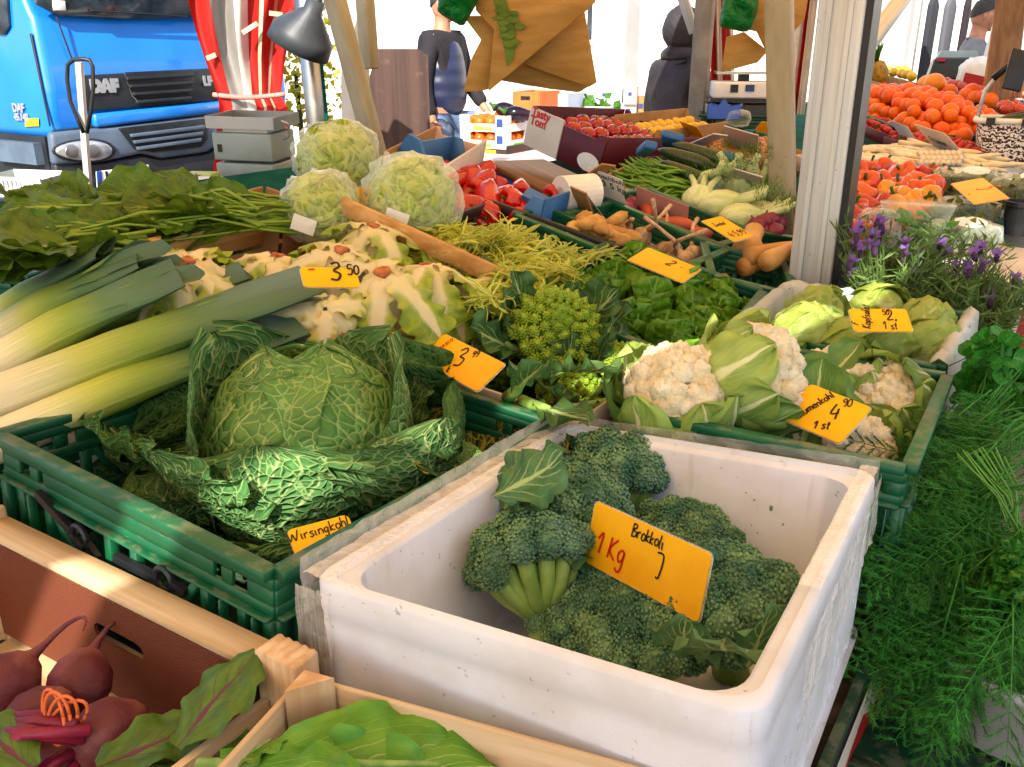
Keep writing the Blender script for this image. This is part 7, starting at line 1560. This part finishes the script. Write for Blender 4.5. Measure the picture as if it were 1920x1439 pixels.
def stems(domes, R, Ls):
    m = MB(); m.tube([(0, 0, -Ls), (0, 0, -Ls*.5), (0, 0, -R*.35)], [.021, .019, .017], 12)
    for c_, r_, d_ in domes:
        b_ = np.array([0, 0, -R*.75]); mid = (b_ + c_)/2 + np.array([d_[0], d_[1], -.4])*R*.10; m.tube([b_*1.15, mid, c_*.9], [.012, .009, .011], 8)
    return m.mesh('stalk', MAT['bstem'])
BST = [stems(q[1], .075, .12) for q in BRO]
MAT['bleaf'] = leafmat('broccoli_leaf', '#3f6a3c', '#56804c', '#a8bc80', side=5, ribw=.08, tl=.2, rough=.5, bump=.5, rnd=.1)
BLF = [leafmesh('leaf', MAT['bleaf'], .1, .085, U(-.8, .9), U(-.3, .5), .009, 3, 15, 18, ((0, .2), (.3, .7), (.6, 1), (.85, .8), (1, .2)), seed=40+k, edge=.6, nz=.004) for k in range(4)]
def broccoli(label, pos, rot, s, k, lv=()):
    th = thing('broccoli', label, 'broccoli', Matrix.Translation(pos) @ rot @ SCL(s), 'broccoli heads'); o = obj('florets', BRO[k][0], th); o['kind'] = 'stuff'; obj('stalk', BST[k], th)
    for j, q in enumerate(lv): obj('leaf', BLF[(j+k) % 4], th, q)
broccoli('broccoli head at the back right of the foam box', epz(1145, 890, -.055), E3(-15, 12, 30), 1.12, 0)
broccoli('broccoli head at the back left of the foam box beside a torn leaf', epz(1060, 965, -.06), E3(5, -10, 80), 1.1, 1, [Matrix.Translation((-.05, .02, .0)) @ E3(30, 0, 100), Matrix.Translation((-.03, -.02, .01)) @ E3(20, 30, 60)])
broccoli('broccoli head lying on its side in front left with its thick pale stalk showing', epz(992, 1052, -.075), E3(0, 0, 26) @ E3(-42, 6, 0), 1.03, 2)
broccoli('broccoli head in the very front beside a loose leaf', epz(1200, 1195, -.125), E3(-10, 4, 120), .95, 0, [Matrix.Translation((.03, -.06, -.03)) @ E3(-50, 20, 200)])
broccoli('broccoli head at the right end of the foam box', epz(1355, 1135, -.085), E3(-4, 14, 200), 1.02, 1)
broccoli('broccoli head behind the Brokkoli price card', epz(1280, 1015, -.10), E3(0, 0, 300), .92, 2)
broccoli('small broccoli head low between the stalk and the front head', epz(1100, 1150, -.13), E3(0, 0, 20), .9, 1)
broccoli('small broccoli head tucked under the price card', epz(1180, 1070, -.145), E3(0, 0, 140), .85, 0)
for lab, px, py, d, q, s, k in (('loose grey-green broccoli leaf lying at the front right of the foam box', 1365, 1215, -.07, E3(25, 0, 160), 1.0, 0), ('loose broccoli leaf curling beside the right wall of the foam box', 1400, 1250, -.10, E3(70, 0, 200), .9, 1), ('torn broccoli leaf hanging over the left rim of the foam box', 925, 930, -.0, E3(15, 20, -70), 1.0, 2), ('small pale broccoli leaf on the left rim beside the torn one', 945, 955, -.03, E3(40, 0, -40), .8, 3), ('pale broccoli leaf in the front corner of the foam box', 1300, 1230, -.10, E3(40, 0, 150), .8, 2)):
    tag(obj('broccoli_leaf', BLF[k], None, Matrix.Translation(epz(px, py, d)) @ q @ SCL(s)), lab, 'leaf')
for k, (px, py) in enumerate(((1475, 880), (1478, 1045), (1490, 1052), (1500, 1078))):
    q = eM @ Vector((.0, L/2-.036, -.05)); a = epz(px, py, -.06 - .02*(k % 2)); 
cr_ = MB()
for k in range(90):
    u_ = random.random(); x_, y_ = (U(-W/2+.045, W/2-.045), L/2-.037) if u_ < .35 else ((W/2-.037, U(-L/2+.05, L/2-.05)) if u_ < .55 else (U(-W/2+.05, W/2-.05), U(-L/2+.05, L/2-.05)))
    z_ = U(.03, H-.04) if u_ < .55 else .026; s_ = U(.0012, .0035); cr_.box((x_, y_, z_), (s_, s_*U(.5, 1.6), s_*U(.5, 2)), E3(0, 0, 0))
cr_.build('broccoli_crumbs', MAT['buds'], ex, kind='stuff')
# price card
q = [epz(1117, 940, .015), epz(1328, 1032, -.01), epz(1300, 1075, -.06), epz(1114, 1075, -.075)]
TL, TRr = epz(1117, 940, .0), epz(1335, 1040, .0); BL = epz(1114, 1062, -.07)
x = (TRr-TL); Wc = x.length; x.normalize(); z = (TL-BL); z = (z - x*z.dot(x)); Hc = z.length; z.normalize(); y = z.cross(x); cM = Matrix.Identity(4); cc = TL + x*Wc/2 - z*Hc/2
for i in range(3): cM[i][0], cM[i][1], cM[i][2], cM[i][3] = x[i], y[i], z[i], cc[i]
sign('yellow Brokkoli price card with red 1 Kg standing in the foam box', cM, Wc, Hc, [('Brokkoli', -.022, Hc*.24, .014, .0019, MAT['ink'], 2), ('1 Kg', -Wc*.42, -Hc*.26, .025, .0028, MAT['redink'], 0), (']', Wc*.10, -Hc*.20, .026, .0022, MAT['ink'], 6)])

# ------------------------------------------------------------------ romanesco crate
random.seed(120)
rM = TR(Vector((.058, 1.452, 1.0)), -33, 2.4, 4); woodcrate('pale wooden crate of romanesco between savoy and head lettuce', rM, .37, .42, .14)
pw = tag(MB().grid([[tuple(rM @ Vector((-.19 + .01*u, y, z))) for y in np.linspace(-.2, .21, 6)] for u, z in ((0, -.02), (-1, .008), (-5.5, .004))]).build('paper_liner', MAT['paper'], smooth=True), 'white paper liner folded over the edge between romanesco and endive', 'paper')
MAT['roman'] = mat('romanesco', '#7c9a20', '#96ae34', scale=25, rough=.5, spec=.35, sss=.08)
def romanesco_mesh(seed, R=.07):
    V_ = []; F_ = []; n0 = 0; m = MB(); m.lathe([(0, R*.95), (R*.35, R*.55), (R*.75, R*.05), (R*.93, -R*.3), (R*.6, -R*.6), (0, -R*.6)], 24)
    N = 64
    for i in range(N):
        f = ((i+.7)/N)**.6; a = i*2.39996 + seed; r = R*f; zz = R*(1.0 - 1.05*f**1.25) if f < .85 else R*(1.0-1.05*f**1.25) - R*.5*(f-.85); s = R*(.05 + .24*f)
        nrm = np.array([math.cos(a)*.75*f, math.sin(a)*.75*f, 1.05-.55*f]); nrm /= np.linalg.norm(nrm); x = np.cross([.3, .1, 1], nrm) if abs(nrm[2]) < .98 else np.array([1., 0, 0]); x /= np.linalg.norm(x); y = np.cross(nrm, x); c_ = np.array([r*math.cos(a), r*math.sin(a), zz])
        M_ = 16 + int(20*f)
        Fm = frame(Vector(c_), Vector(nrm)); m.lathe([(s*.66, -s*.5), (s*.6, -s*.1), (s*.4, s*.4), (s*.12, s*.88), (0, s*.95)], 9, Fm)
        for j in range(M_):
            g = ((j+.5)/M_)**.6; b = j*2.39996 + i; p = c_ + (x*math.cos(b) + y*math.sin(b))*s*.62*g + nrm*s*(1.0-1.1*g); q = s*(.08 + .2*g); d = nrm*(1-g*.6) + (x*math.cos(b) + y*math.sin(b))*g*.8; d /= np.linalg.norm(d)
            B = np.stack([np.cross(d, [.2, .5, .8])]*1)[0]; B /= np.linalg.norm(B); C_ = np.cross(d, B); O = OCT[:, :1]*B + OCT[:, 1:2]*C_ + OCT[:, 2:]*d*1.25; V_.append(p + O*q); F_.extend([(u+n0, v+n0, w+n0) for u, v, w in OCF]); n0 += 6
    m.add(np.concatenate(V_), F_); return m.mesh('curd', MAT['roman'])
ROM = [romanesco_mesh(k*1.3) for k in range(2)]
MAT['rleaf'] = leafmat('romanesco_leaf', '#35582c', '#4a7038', '#a8bc78', side=5, ribw=.12, tl=.18, rough=.5, bump=.5, rnd=.12)
RLF = [leafmesh('leaf', MAT['rleaf'], U(.12, .16), U(.06, .085), U(-.3, .9), U(.0, .5), .010, 4, 13, 20, ((0, .22), (.25, .4), (.55, 1), (.8, .9), (1, .3)), seed=70+k, edge=.5, nz=.004) for k in range(5)]
RST = MB().tube([(0, -.035, 0), (0, .0, .0), (0, .05, .004)], [.011, .0095, .004], 10).mesh('cut_rib', MAT['bstem'])
def romanesco(label, pos, rot, s, k, n=9):
    th = thing('romanesco', label, 'romanesco', Matrix.Translation(pos) @ rot @ SCL(s), 'romanesco heads'); o = obj('curd', ROM[k], th); o['kind'] = 'stuff'
    for j in range(n):
        lf = obj('leaf', RLF[(j*2+k) % 5], th, E3(0, 0, 360*j/n + U(-10, 10)) @ Matrix.Translation((0, .058, -.055)) @ E3(U(50, 80), U(-10, 10), U(-12, 12)) @ SCL(U(.65, 1.0))); obj('rib', RST, lf)
romanesco('large yellow-green romanesco head standing up with grey-green leaves around it', at(1045, 615, .035), E3(38, 8, 0), 1.05, 0, 9)
romanesco('smaller romanesco head in the right corner of the wooden crate', at(1190, 705, -.03), E3(30, 25, 40), .9, 1, 7)
romanesco('romanesco head lying low in front of the large one', at(1075, 735, -.06), E3(20, -10, 80), .8, 0, 6)
romanesco('romanesco head almost hidden behind the romanesco price card', at(915, 690, -.09), E3(10, -10, 80), .85, 1, 9)
for k, (px, py, rx, rz, w) in enumerate(((905, 625, 30, 70, .0), (880, 650, 20, 110, -.02), (965, 735, 35, -160, .02), (1000, 760, 10, -150, .0), (940, 600, 60, 20, .0), (1120, 760, 5, 120, -.03), (1030, 700, 20, -140, .02), (1160, 660, 30, 40, -.02))):
    lf = obj('romanesco_leaf', RLF[k % 5], None, Matrix.Translation(at(px, py, w)) @ E3(rx, U(-20, 20), rz) @ SCL(.95)); obj('cut_rib', RST, lf); tag(lf, 'cut romanesco leaf with a thick pale rib, ' + ('behind the Romanesco card', 'left of the card', 'just below the large head', 'at the front rim of the crate', 'standing beside the large head', 'at the front right under the small head', 'between the large head and the low one', 'at the right crate wall')[k], 'leaf', 'cut romanesco leaves')
M, W, H = cardpose([(838, 622), (948, 690), (895, 728), (780, 675)], (.055, .055, .02, .02))
M, W, H = cardpose([(780, 675), (838, 622), (948, 690), (895, 728)], (.03, .055, .055, .03))
M, W, H = cardpose([(838, 622), (948, 690), (895, 728), (780, 678)], (.06, .06, .03, .03))
sign('yellow Romanesco price card 3.99 leaning on the savoy crate rim', M, W, H, [('Romanesco', -W*.38, -H*.40, .0115, .0016, MAT['redink'], 78), ('3', -.004, -H*.22, .034, .003, MAT['ink'], 32), ('99', .012, H*.22, .013, .002, MAT['ink'], 30), ('k.', -.004, -H*.46, .012, .002, MAT['ink'], 25)])

# ------------------------------------------------------------------ cauliflower crate
random.seed(140)
bMx = TR(Vector((.452, 1.250, 1.0)), -31, -1.0, .7); crate('green crate of cauliflowers behind the foam box', bMx, .335, .415, .20)
MAT['curd'] = mat('cauliflower_curd', '#ebe2c6', '#d8c8a0', scale=22, rough=.7, bump=.9, bscale=190, bd=.004, sss=.1)
MAT['cleaf'] = leafmat('cauliflower_leaf', '#8fae4c', '#a8c064', '#dfe6b0', side=6, slope=1.1, ribw=.16, sidew=.04, sideamt=.35, tl=.28, rough=.45, bump=.5, bd=.005, base='#dde4b4', basev=.45, rnd=.1)
MAT['cleafd'] = leafmat('cauliflower_outer_leaf', '#5a8038', '#6f9244', '#c0cc88', side=6, slope=1.1, ribw=.12, sidew=.04, sideamt=.35, tl=.2, rough=.45, bump=.5, rnd=.1)
def curd_mesh(seed, R=.086):
    rng = np.random.default_rng(seed); m = MB()
    for d in fib(70, -.1):
        r_ = R*rng.uniform(.14, .26); c_ = d*R*np.array([1, 1, .75])*.84 + rng.normal(size=3)*R*.035; m.ball(c_, r_, 16, 11, None, (1, 1, 1), .34, 6.5, seed + d[0]*9)
    return m.mesh('curd', MAT['curd'])
CUR = [curd_mesh(k) for k in range(2)]
CLW = [wrapmesh('leaf', MAT[('cleaf', 'cleaf', 'cleafd')[k % 3]], .092, .3, 1.55 + .25*(k % 3), .62, .16, .007, 3, 17, 26, seed=k, nz=.007, nf=34, eflare=-.04, prof=((0, .35), (.3, .75), (.65, 1), (.9, .7), (1, .3))) for k in range(5)]
CLX = [wrapmesh('leaf', MAT[('cleaf', 'cleafd')[k % 2]], .096, .3, 2.15 + .15*k, .62, .10, .007, 3, 17, 26, seed=k+20, nz=.008, nf=34, eflare=-.03, prof=((0, .35), (.3, .75), (.65, 1), (.9, .7), (1, .3))) for k in range(3)]
def cauli(label, px, py, w, rot, s, k, n=7, t=0):
    th = thing('cauliflower', label, 'cauliflower', Matrix.Translation(at(px, py, w)) @ rot @ SCL(s), 'cauliflowers'); o = obj('curd', CUR[k % 2], th, Matrix.Translation((0, 0, .01))); o['kind'] = 'stuff'
    MB().ball((0, 0, -.02), .07, 18, 12).build('heart', MAT['cleaf'], th, smooth=True)
    for j in range(n): obj('leaf', CLX[j % 3] if (t == 2 or (t == 1 and j % 3 == 0)) else CLW[(j+k) % 5], th, E3(U(-8, 8), U(-8, 8), 360*j/n + U(-12, 12)) @ SCL(U(.98, 1.12) + .06*(t > 0)*(j % 2)) @ Matrix.Diagonal((1, 1, 1 + .15*(t == 1)*(j % 3), 1)))
cauli('cauliflower in front with pale curd on top and long pale leaves below', 1272, 745, .005, E3(10, -14, 20), .92, 0, 11, 1)
cauli('cauliflower lying on its side, curd facing right and striped pale leaves left', 1412, 705, .03, E3(25, 52, 15) @ E3(0, 0, 40), .92, 1, 12, 1)
cauli('cauliflower low at the front under the Blumenkohl price card', 1570, 855, -.09, E3(10, 5, 0), .9, 0, 9, 1)
cauli('cauliflower at the right end of the crate wrapped in grey-green leaves', 1640, 770, -.09, E3(-20, -30, 60), .95, 1, 10, 2)
cauli('small cauliflower tucked between the front one and the price card', 1420, 830, -.085, E3(10, 10, 60), .85, 1, 5)
cauli('cauliflower at the back of the crate hidden by leaves', 1560, 730, -.08, E3(-10, -10, 60), .85, 0, 10, 2)
CLO = [leafmesh('leaf', MAT['cleafd'], .15, .1, U(.1, .8), U(.2, .6), .006, 3, 13, 18, ((0, .3), (.3, .7), (.6, 1), (.9, .7), (1, .15)), seed=90+k, nz=.003) for k in range(3)]
for k, (px, py, w, q) in enumerate(((1545, 715, -.02, E3(30, 10, -60) @ SCL(.6)), (1470, 810, -.06, E3(60, 0, 10) @ SCL(.8)), (1620, 800, -.04, E3(30, -20, 40)), (1500, 850, -.06, E3(40, 0, -30)))):
    tag(obj('cauliflower_leaf', CLO[k % 3], None, Matrix.Translation(at(px, py, w)) @ q), 'loose green cauliflower leaf ' + ('behind the Blumenkohl card, pointing up', 'standing left of the Blumenkohl card', 'right of the Blumenkohl card over the curd', 'in front of the Blumenkohl card, low')[k], 'leaf', 'loose cauliflower leaves')
M, W, H = cardpose([(1518, 716), (1632, 768), (1578, 830), (1462, 788)], (.035, .035, .0, .0))
sign('yellow Blumenkohl price card 4.90 leaning on the cauliflowers', M, W, H, [('Blumenkohl', -W*.24, -H*.36, .0135, .0022, MAT['ink'], 72), ('4', .012, -H*.12, .028, .003, MAT['ink'], 30), ('90', .014, H*.26, .014, .002, MAT['ink'], 30), ('1 st', .004, -H*.44, .014, .0025, MAT['ink'], 28), ('F', -W*.42, -H*.36, .012, .0025, MAT['ink'], 40)])

# ------------------------------------------------------------------ plastic lined crate of pale lettuce
kM2 = TR(Vector((.662, 1.635, 1.0)), -34, 2.3, -.5); W, L = .355, .325; crate('green crate lined with white plastic holding pale pointed lettuce', kM2, W, L, .17, diag=1)
MAT['pale'] = leafmat('pale_lettuce_leaf', '#93ac48', '#aebf62', '#dfe2a8', side=5, ribw=.08, sideamt=.3, tl=.32, rough=.42, bump=.5, bd=.005, rnd=.1, veinamt=.6)
PLW = [wrapmesh('leaf', MAT['pale'], 1.0, .3, 2.5, 1.2, .10, .05, 3, 17, 22, seed=k, nz=.12, nf=4.5, eflare=.10) for k in range(4)]
def palehead(label, px, py, w, rot, s, n=7, sz=1.25):
    th = thing('pale_lettuce', label, 'lettuce', Matrix.Translation(at(px, py, w - .025)) @ rot @ Matrix.Diagonal((s*.92, s*.92, s*sz*.92, 1)), 'pale lettuces'); MB().ball((0, 0, 0), .92, 18, 12).build('heart', MAT['pale'], th, smooth=True)
    for j in range(n): obj('leaf', PLW[j % 4], th, E3(U(-12, 12), U(-12, 12), 360*j/n + U(-10, 10)) @ SCL(U(.95, 1.08)))
random.seed(150)
for lab, px, py, w, q, s in (('pale lettuce at the back left by the white liner', 1530, 590, -.01, E3(60, 0, 60), .052), ('pale lettuce in the middle of the lined crate, sunlit', 1500, 625, .0, E3(60, 0, 100), .052), ('pale lettuce right under the Kopfsalat card', 1640, 645, -.01, E3(65, 0, 80), .058), ('pale lettuce at the right end of the lined crate', 1725, 615, -.01, E3(60, 0, 110), .05), ('pale lettuce behind the Kopfsalat card', 1640, 585, -.03, E3(60, 0, 20), .06), ('pale lettuce at the front right corner of the lined crate', 1730, 655, -.03, E3(70, 0, 100), .055), ('pale lettuce at the front left beside the cauliflower', 1560, 660, -.03, E3(60, 0, 90), .056)): palehead(lab, px, py, w, q, s)
MAT['liner'] = mat('white_plastic_liner', '#d8dcd8', '#c6ccca', scale=5, rough=.3, bump=.5, bscale=18, bd=.01, tl=.3)
ln = thing('plastic_liner', 'white plastic liner hanging over the rim of the pale lettuce crate', 'liner')
def drape(pts, drop_in, drop_out, nrm, seed):
    P = []
    for i, (a, f) in enumerate([(0, 0)]*1): pass
    (x0, y0), (x1, y1) = pts; nx, ny = nrm; rows = [(-.02, -drop_in), (-.012, .0), (.0, .012), (.016, .004), (.022, -drop_out*.5), (.028, -drop_out)]
    for o_, z_ in rows: P.append([tuple(kM2 @ Vector((x0 + (x1-x0)*f + nx*(o_ + .008*noise.noise(Vector((f*9, z_*20, seed)))), y0 + (y1-y0)*f + ny*(o_ + .008*noise.noise(Vector((f*9, z_*20, seed)))), z_ + .012*noise.noise(Vector((f*6, seed, z_*9)))))) for f in np.linspace(0, 1, 24)])
    MB().grid(P).build('sheet', MAT['liner'], ln, smooth=True)
drape(((W/2, -L/2-.005), (W/2, L/2+.005)), .05, .13, (1, 0), 1); drape(((-W/2, -L/2), (-W/2, L/2)), .06, .03, (-1, 0), 2)
drape(((-W/2, L/2), (-W*.05, L/2)), .05, .02, (0, 1), 3)
M, W_, H_ = cardpose([(1591, 580), (1694, 580), (1717, 622), (1602, 622)], (.05, .05, .025, .025))
sign('yellow Kopfsalat price card 2.50 lying on the pale lettuce', M, W_, H_, [('KOPFSALAT'.capitalize(), -W_*.22, -H_*.40, .0135, .0022, MAT['ink'], 80), ('2,', .012, -H_*.02, .022, .0028, MAT['ink'], 0), ('50', .006, H_*.22, .012, .002, MAT['ink'], 0), ('1 st', .0, -H_*.42, .016, .0022, MAT['ink'], 0), ('F.', -W_*.42, -H_*.25, .012, .002, MAT['ink'], 70)])
M, W_, H_ = cardpose([(1320, 414), (1358, 405), (1407, 444), (1372, 455)], (.045, .045, .015, .015))
sign('yellow Zwiebel price card 5.99 leaning on the sweet potato crate', M, W_, H_, [('Zwiebel', -W_*.34, H_*.16, .014, .0022, MAT['ink'], 0), ('4 5,99', -W_*.34, -H_*.36, .022, .003, MAT['ink'], 0)])

# ------------------------------------------------------------------ beetroot box and wooden crate in the very front
random.seed(160)
fM, W, L = None, .5, .34
A, B = atZ(-30, 975, .955), atZ(512, 1240, .955); x = (B-A); x.z = 0; Wb = x.length; yaw = math.degrees(math.atan2(x.y, x.x)); Lb = .36; Hb = .17
o = A.lerp(B, .5); bM_ = TR(o, yaw) @ Matrix.Translation((0, -Lb/2, 0))
bxw = thing('beetroot_crate', 'wooden crate lined with brown hardboard holding beetroots', 'crate', bM_ @ Matrix.Translation((0, 0, -Hb)))
t = .006
# far wall: hardboard panel with oblong hand hole
def holewall(w, h, hx, hz, hw, hh, d):
    out = [(-w/2, 0), (w/2, 0), (w/2, h), (-w/2, h)]; inn = []
    for cx, a0 in ((hx+hw/2-hh/2, -90), (hx-hw/2+hh/2, 90)):
        for k in range(7): a = rad(a0 + 30*k); inn.append((cx + hh/2*math.cos(a), hz + hh/2*math.sin(a)))
    m = MB(); n = len(inn); vs = []; 
    ring = []
    for (x_, z_) in inn:
        dx, dz = x_-hx, z_-hz; s = min((w/2 - hx*math.copysign(1, dx))/abs(dx) if abs(dx) > 1e-6 else 1e9, ((h-hz) if dz > 0 else hz)/abs(dz) if abs(dz) > 1e-6 else 1e9); ring.append((hx+dx*s, hz+dz*s))
    for y in (-d/2, d/2): vs += [(x_, y, z_) for x_, z_ in inn] + [(x_, y, z_) for x_, z_ in ring]
    f = []
    for i in range(n):
        j = (i+1) % n; f += [(i, j, n+j, n+i), (2*n+j, 2*n+i, 3*n+i, 3*n+j), (i, 2*n+i, 2*n+j, j)]
    # corners left by the radial ring
    m.add(vs, f)
    for cx, cz in out:
        near = sorted(range(n), key=lambda i: (ring[i][0]-cx)**2 + (ring[i][1]-cz)**2)[:2]
        for y in (-d/2, d/2): m.add([(ring[near[0]][0], y, ring[near[0]][1]), (ring[near[1]][0], y, ring[near[1]][1]), (cx, y, cz)], [(0, 1, 2)])
    return m
holewall(Wb-.03, Hb-.012, .02, Hb*.62, .085, .022, .004).build('lining_panel', MAT['hardboard'], bxw, Matrix.Translation((0, Lb/2-.012, .004)))
pr2 = bevel(MB().box((0, Lb/2+.004, Hb-.006), (Wb, .036, .012)).build('top_rail', MAT['wood_x'], bxw), .002, 1)
MB().box((0, Lb/2+.008, Hb*.25), (Wb, .006, Hb*.4)).build('slat', MAT['wood_x'], bxw)
for sx, mt in ((-1, 'wood_y'), (1, 'wood_y')):
    MB().box((sx*(Wb/2-.004), 0, Hb*.42), (.008, Lb-.02, Hb*.72)).build('end_board', MAT[mt], bxw)
# serrated corner block
zz = [(-.026, 0), (.026, 0)] + [(.026 - .052*k/10, Hb + .012 + (.0025 if k % 2 else 0)) for k in range(11)]
for sx in (-1, 1): bevel(MB().poly(zz, .03).build('corner_post', MAT['wood_z'], bxw, Matrix.Translation((sx*(Wb/2+.012), Lb/2+.006, 0))), .001, 1)
MB().box((0, 0, .004), (Wb-.02, Lb, .006)).build('bottom_board', MAT['wood_x'], bxw)
MAT['beet'] = mat('beetroot_skin', '#5c2028', '#86504a', scale=14, rough=.6, bump=.6, bscale=60, bd=.004, rnd=.12, lo=.42, hi=.72)
MAT['beetstem'] = mat('beet_stem', '#6a0f2c', '#8a1c3a', scale=20, rough=.4, rnd=.1)
MAT['beetleaf'] = leafmat('beet_leaf', '#3f6420', '#557a2a', '#6a3048', side=6, ribw=.05, sidew=.05, tl=.2, rough=.4, bump=.5, rnd=.1)
def bpos(px, py, z):
    r_ = Vector(ray(px, py)); n_ = bM_.to_3x3() @ Vector((0, 0, 1)); o_ = bM_ @ Vector((0, 0, z)); c_ = Vector((0, 0, CAM_H)); return c_ + r_*((o_-c_).dot(n_)/r_.dot(n_))
def beet(label, pos, rot, s, tail=True, stems=0):
    th = thing('beetroot', label, 'beetroot', Matrix.Translation(pos) @ rot @ SCL(s), 'beetroots')
    MB().lathe([(0, -.046), (.004, -.044), (.016, -.038), (.034, -.018), (.039, .003), (.034, .024), (.02, .036), (.012, .04), (.0, .042)], 26, None, lambda v: v*(1 + .05*np.array([noise.noise(Vector(q*40)) for q in v]))[:, None]).build('root', MAT['beet'], th, smooth=True)
    if tail: MB().tube([(0, 0, -.036), (.001, 0, -.045), (.003, 0, -.057), (.007, .002, -.072), (.014, .005, -.086), (.024, .008, -.096), (.036, .012, -.099), (.048, .016, -.094), (.058, .02, -.084)], [.013, .0065, .0042, .0032, .0027, .0022, .0018, .0014, .0008], 8).build('tail', MAT['beet'], th, smooth=True)
    for k in range(stems): a = 2*PI*k/stems; MB().tube([(.008*math.cos(a), .008*math.sin(a), .036), (.012*math.cos(a), .012*math.sin(a), .06), (.01*math.cos(a) + .01*k, .012*math.sin(a), .13)], [.006, .0055, .005], 8).build('stem', MAT['beetstem'], th, smooth=True)
beet('beetroot with a long curved tail in front of the hand hole', bpos(152, 1278, -.065), E3(128, 35, 20), .8, True, 5)
beet('beetroot cut by the left picture edge', bpos(5, 1290, -.06), E3(115, 0, -30), .9, True, 3)
beet('beetroot tied in the bunch under the orange rubber bands', bpos(75, 1345, -.06), E3(120, 0, -60), .75, False, 6)
beet('beetroot with rough orange-brown crown beside the leaves', bpos(205, 1375, -.07), E3(100, 20, -40), .85, False, 4)
beet('beetroot lying at the bottom of the crate, mostly below the picture edge', bpos(240, 1430, -.11), E3(100, 40, 60), .85, True, 3)
beet('beetroot low in the corner of the crate', bpos(120, 1430, -.1), E3(100, 0, 0), .95, False, 3)
rb = thing('rubber_band', 'orange rubber bands holding the beetroot stems together', 'rubber band', Matrix.Translation(bpos(100, 1345, -.03)))
MAT['band'] = mat('orange_rubber', '#e0703a', '#d0622e', rough=.5)
for k in range(4): MB().tube([(.013*math.cos(a), .012*math.sin(a)*.6, .024*math.sin(a + .15*k)) for a in np.linspace(0, 2*PI, 24)], .0016, 6).build('band', MAT['band'], rb, E3(10*k, 15*k - 20, -20 + 14*k) @ Matrix.Translation((.004*k, 0, 0)), smooth=True)
bs = thing('beet_stem_bundle', 'bundle of dark red beet stems under the rubber bands', 'beet stems', Matrix.Translation(bpos(90, 1375, -.045)))
for k in range(9): MB().tube([(.03 + U(-.01, .01), .0, U(-.01, .01)), (-.01, U(-.015, .015), .012), (-.07, U(-.03, .03), U(-.03, 0))], [.006, .0055, .005], 8).build('stem', MAT['beetstem'], bs, smooth=True)
BTL = [leafmesh('leaf', MAT['beetleaf'], .10, .07, U(-.8, .3), U(-.2, .4), .004, 3, 13, 24, ((0, .2), (.3, .8), (.6, 1), (.9, .6), (1, .1)), seed=110+k, edge=.04, nz=.006) for k in range(3)]
for k, (px, py, z, q, lab) in enumerate(((285, 1432, -.05, E3(10, 0, -80), 'green beet leaf with purple veins, largest, below the hardboard'), (330, 1400, -.03, E3(28, 0, -35), 'green beet leaf standing at the right end of the beet crate'), (30, 1410, -.045, E3(20, 10, 80), 'reddish beet leaf at the lower left corner'), (180, 1439, -.05, E3(15, 0, -60), 'green beet leaf at the bottom edge beside the stems'), (60, 1439, -.04, E3(10, 0, 60), 'dark red beet leaf at the bottom left'))):
    tag(obj('beet_leaf', BTL[k % 3], None, Matrix.Translation(bpos(px, py, z)) @ q), lab, 'leaf')
# second crate right of it with large pale green leaves
p1, p2 = atZ(575, 1260, .965), atZ(1240, 1442, .965); dd = (p2-p1).normalized(); yaw2 = math.degrees(math.atan2(dd.y, dd.x))
cM2 = TR(p1, yaw2) @ Matrix.Translation((.215, -.16, 0)); woodcrate('pale wooden crate of large green leaves in front of the foam box', cM2, .43, .31, .12, postup=.012, post=.03, sl=1)
MAT['chard'] = leafmat('large_green_leaf', '#4f8a1e', '#6fa032', '#cfd890', side=6, slope=.9, ribw=.10, sidew=.05, sideamt=.35, tl=.25, rough=.38, bump=.55, bd=.006, rnd=.1)
CHL = [leafmesh('leaf', MAT['chard'], .24, .12, U(-.5, .1), U(-.3, .2), .010, 4, 17, 26, ((0, .18), (.15, .3), (.4, .9), (.65, 1), (.9, .6), (1, .1)), seed=130+k, nz=.004, nf=18) for k in range(4)]
def cpos(px, py, z):
    r_ = Vector(ray(px, py)); c_ = Vector((0, 0, CAM_H)); o_ = cM2 @ Vector((0, 0, z)); return c_ + r_*((o_.z-c_.z)/r_.z)
lg = thing('leafy_greens', 'bunch of large ribbed green leaves in the front wooden crate', 'leafy greens', Matrix.Translation(cpos(430, 1485, -.05)))
for k, (tx, ty, zt, rl) in enumerate(((900, 1410, -.02, 0), (880, 1355, -.03, -20), (920, 1450, -.03, 15), (780, 1350, -.04, -30), (860, 1510, -.02, 10), (560, 1390, -.02, -50), (700, 1530, -.03, 20), (930, 1480, -.04, 25))):
    a = lg.matrix_basis.translation; b = cpos(tx, ty, zt); d = b-a; y = d.normalized(); z = Vector((0, -.2, 1)); x = y.cross(z).normalized(); z = x.cross(y); Mx = Matrix.Identity(4)
    for i in range(3): Mx[i][0], Mx[i][1], Mx[i][2] = x[i], y[i], z[i]
    lf = obj('leaf', CHL[k % 4], lg, Mx @ Matrix.Translation((0, 0, .005*k)) @ E3(0, rl, 0) @ SCL(d.length/.235))
    MB().tube([(0, -.02, -.002), (0, .1, -.001), (0, .19, -.004)], [.007, .0045, .002], 8).build('rib', MAT['bstem'], lf, smooth=True)
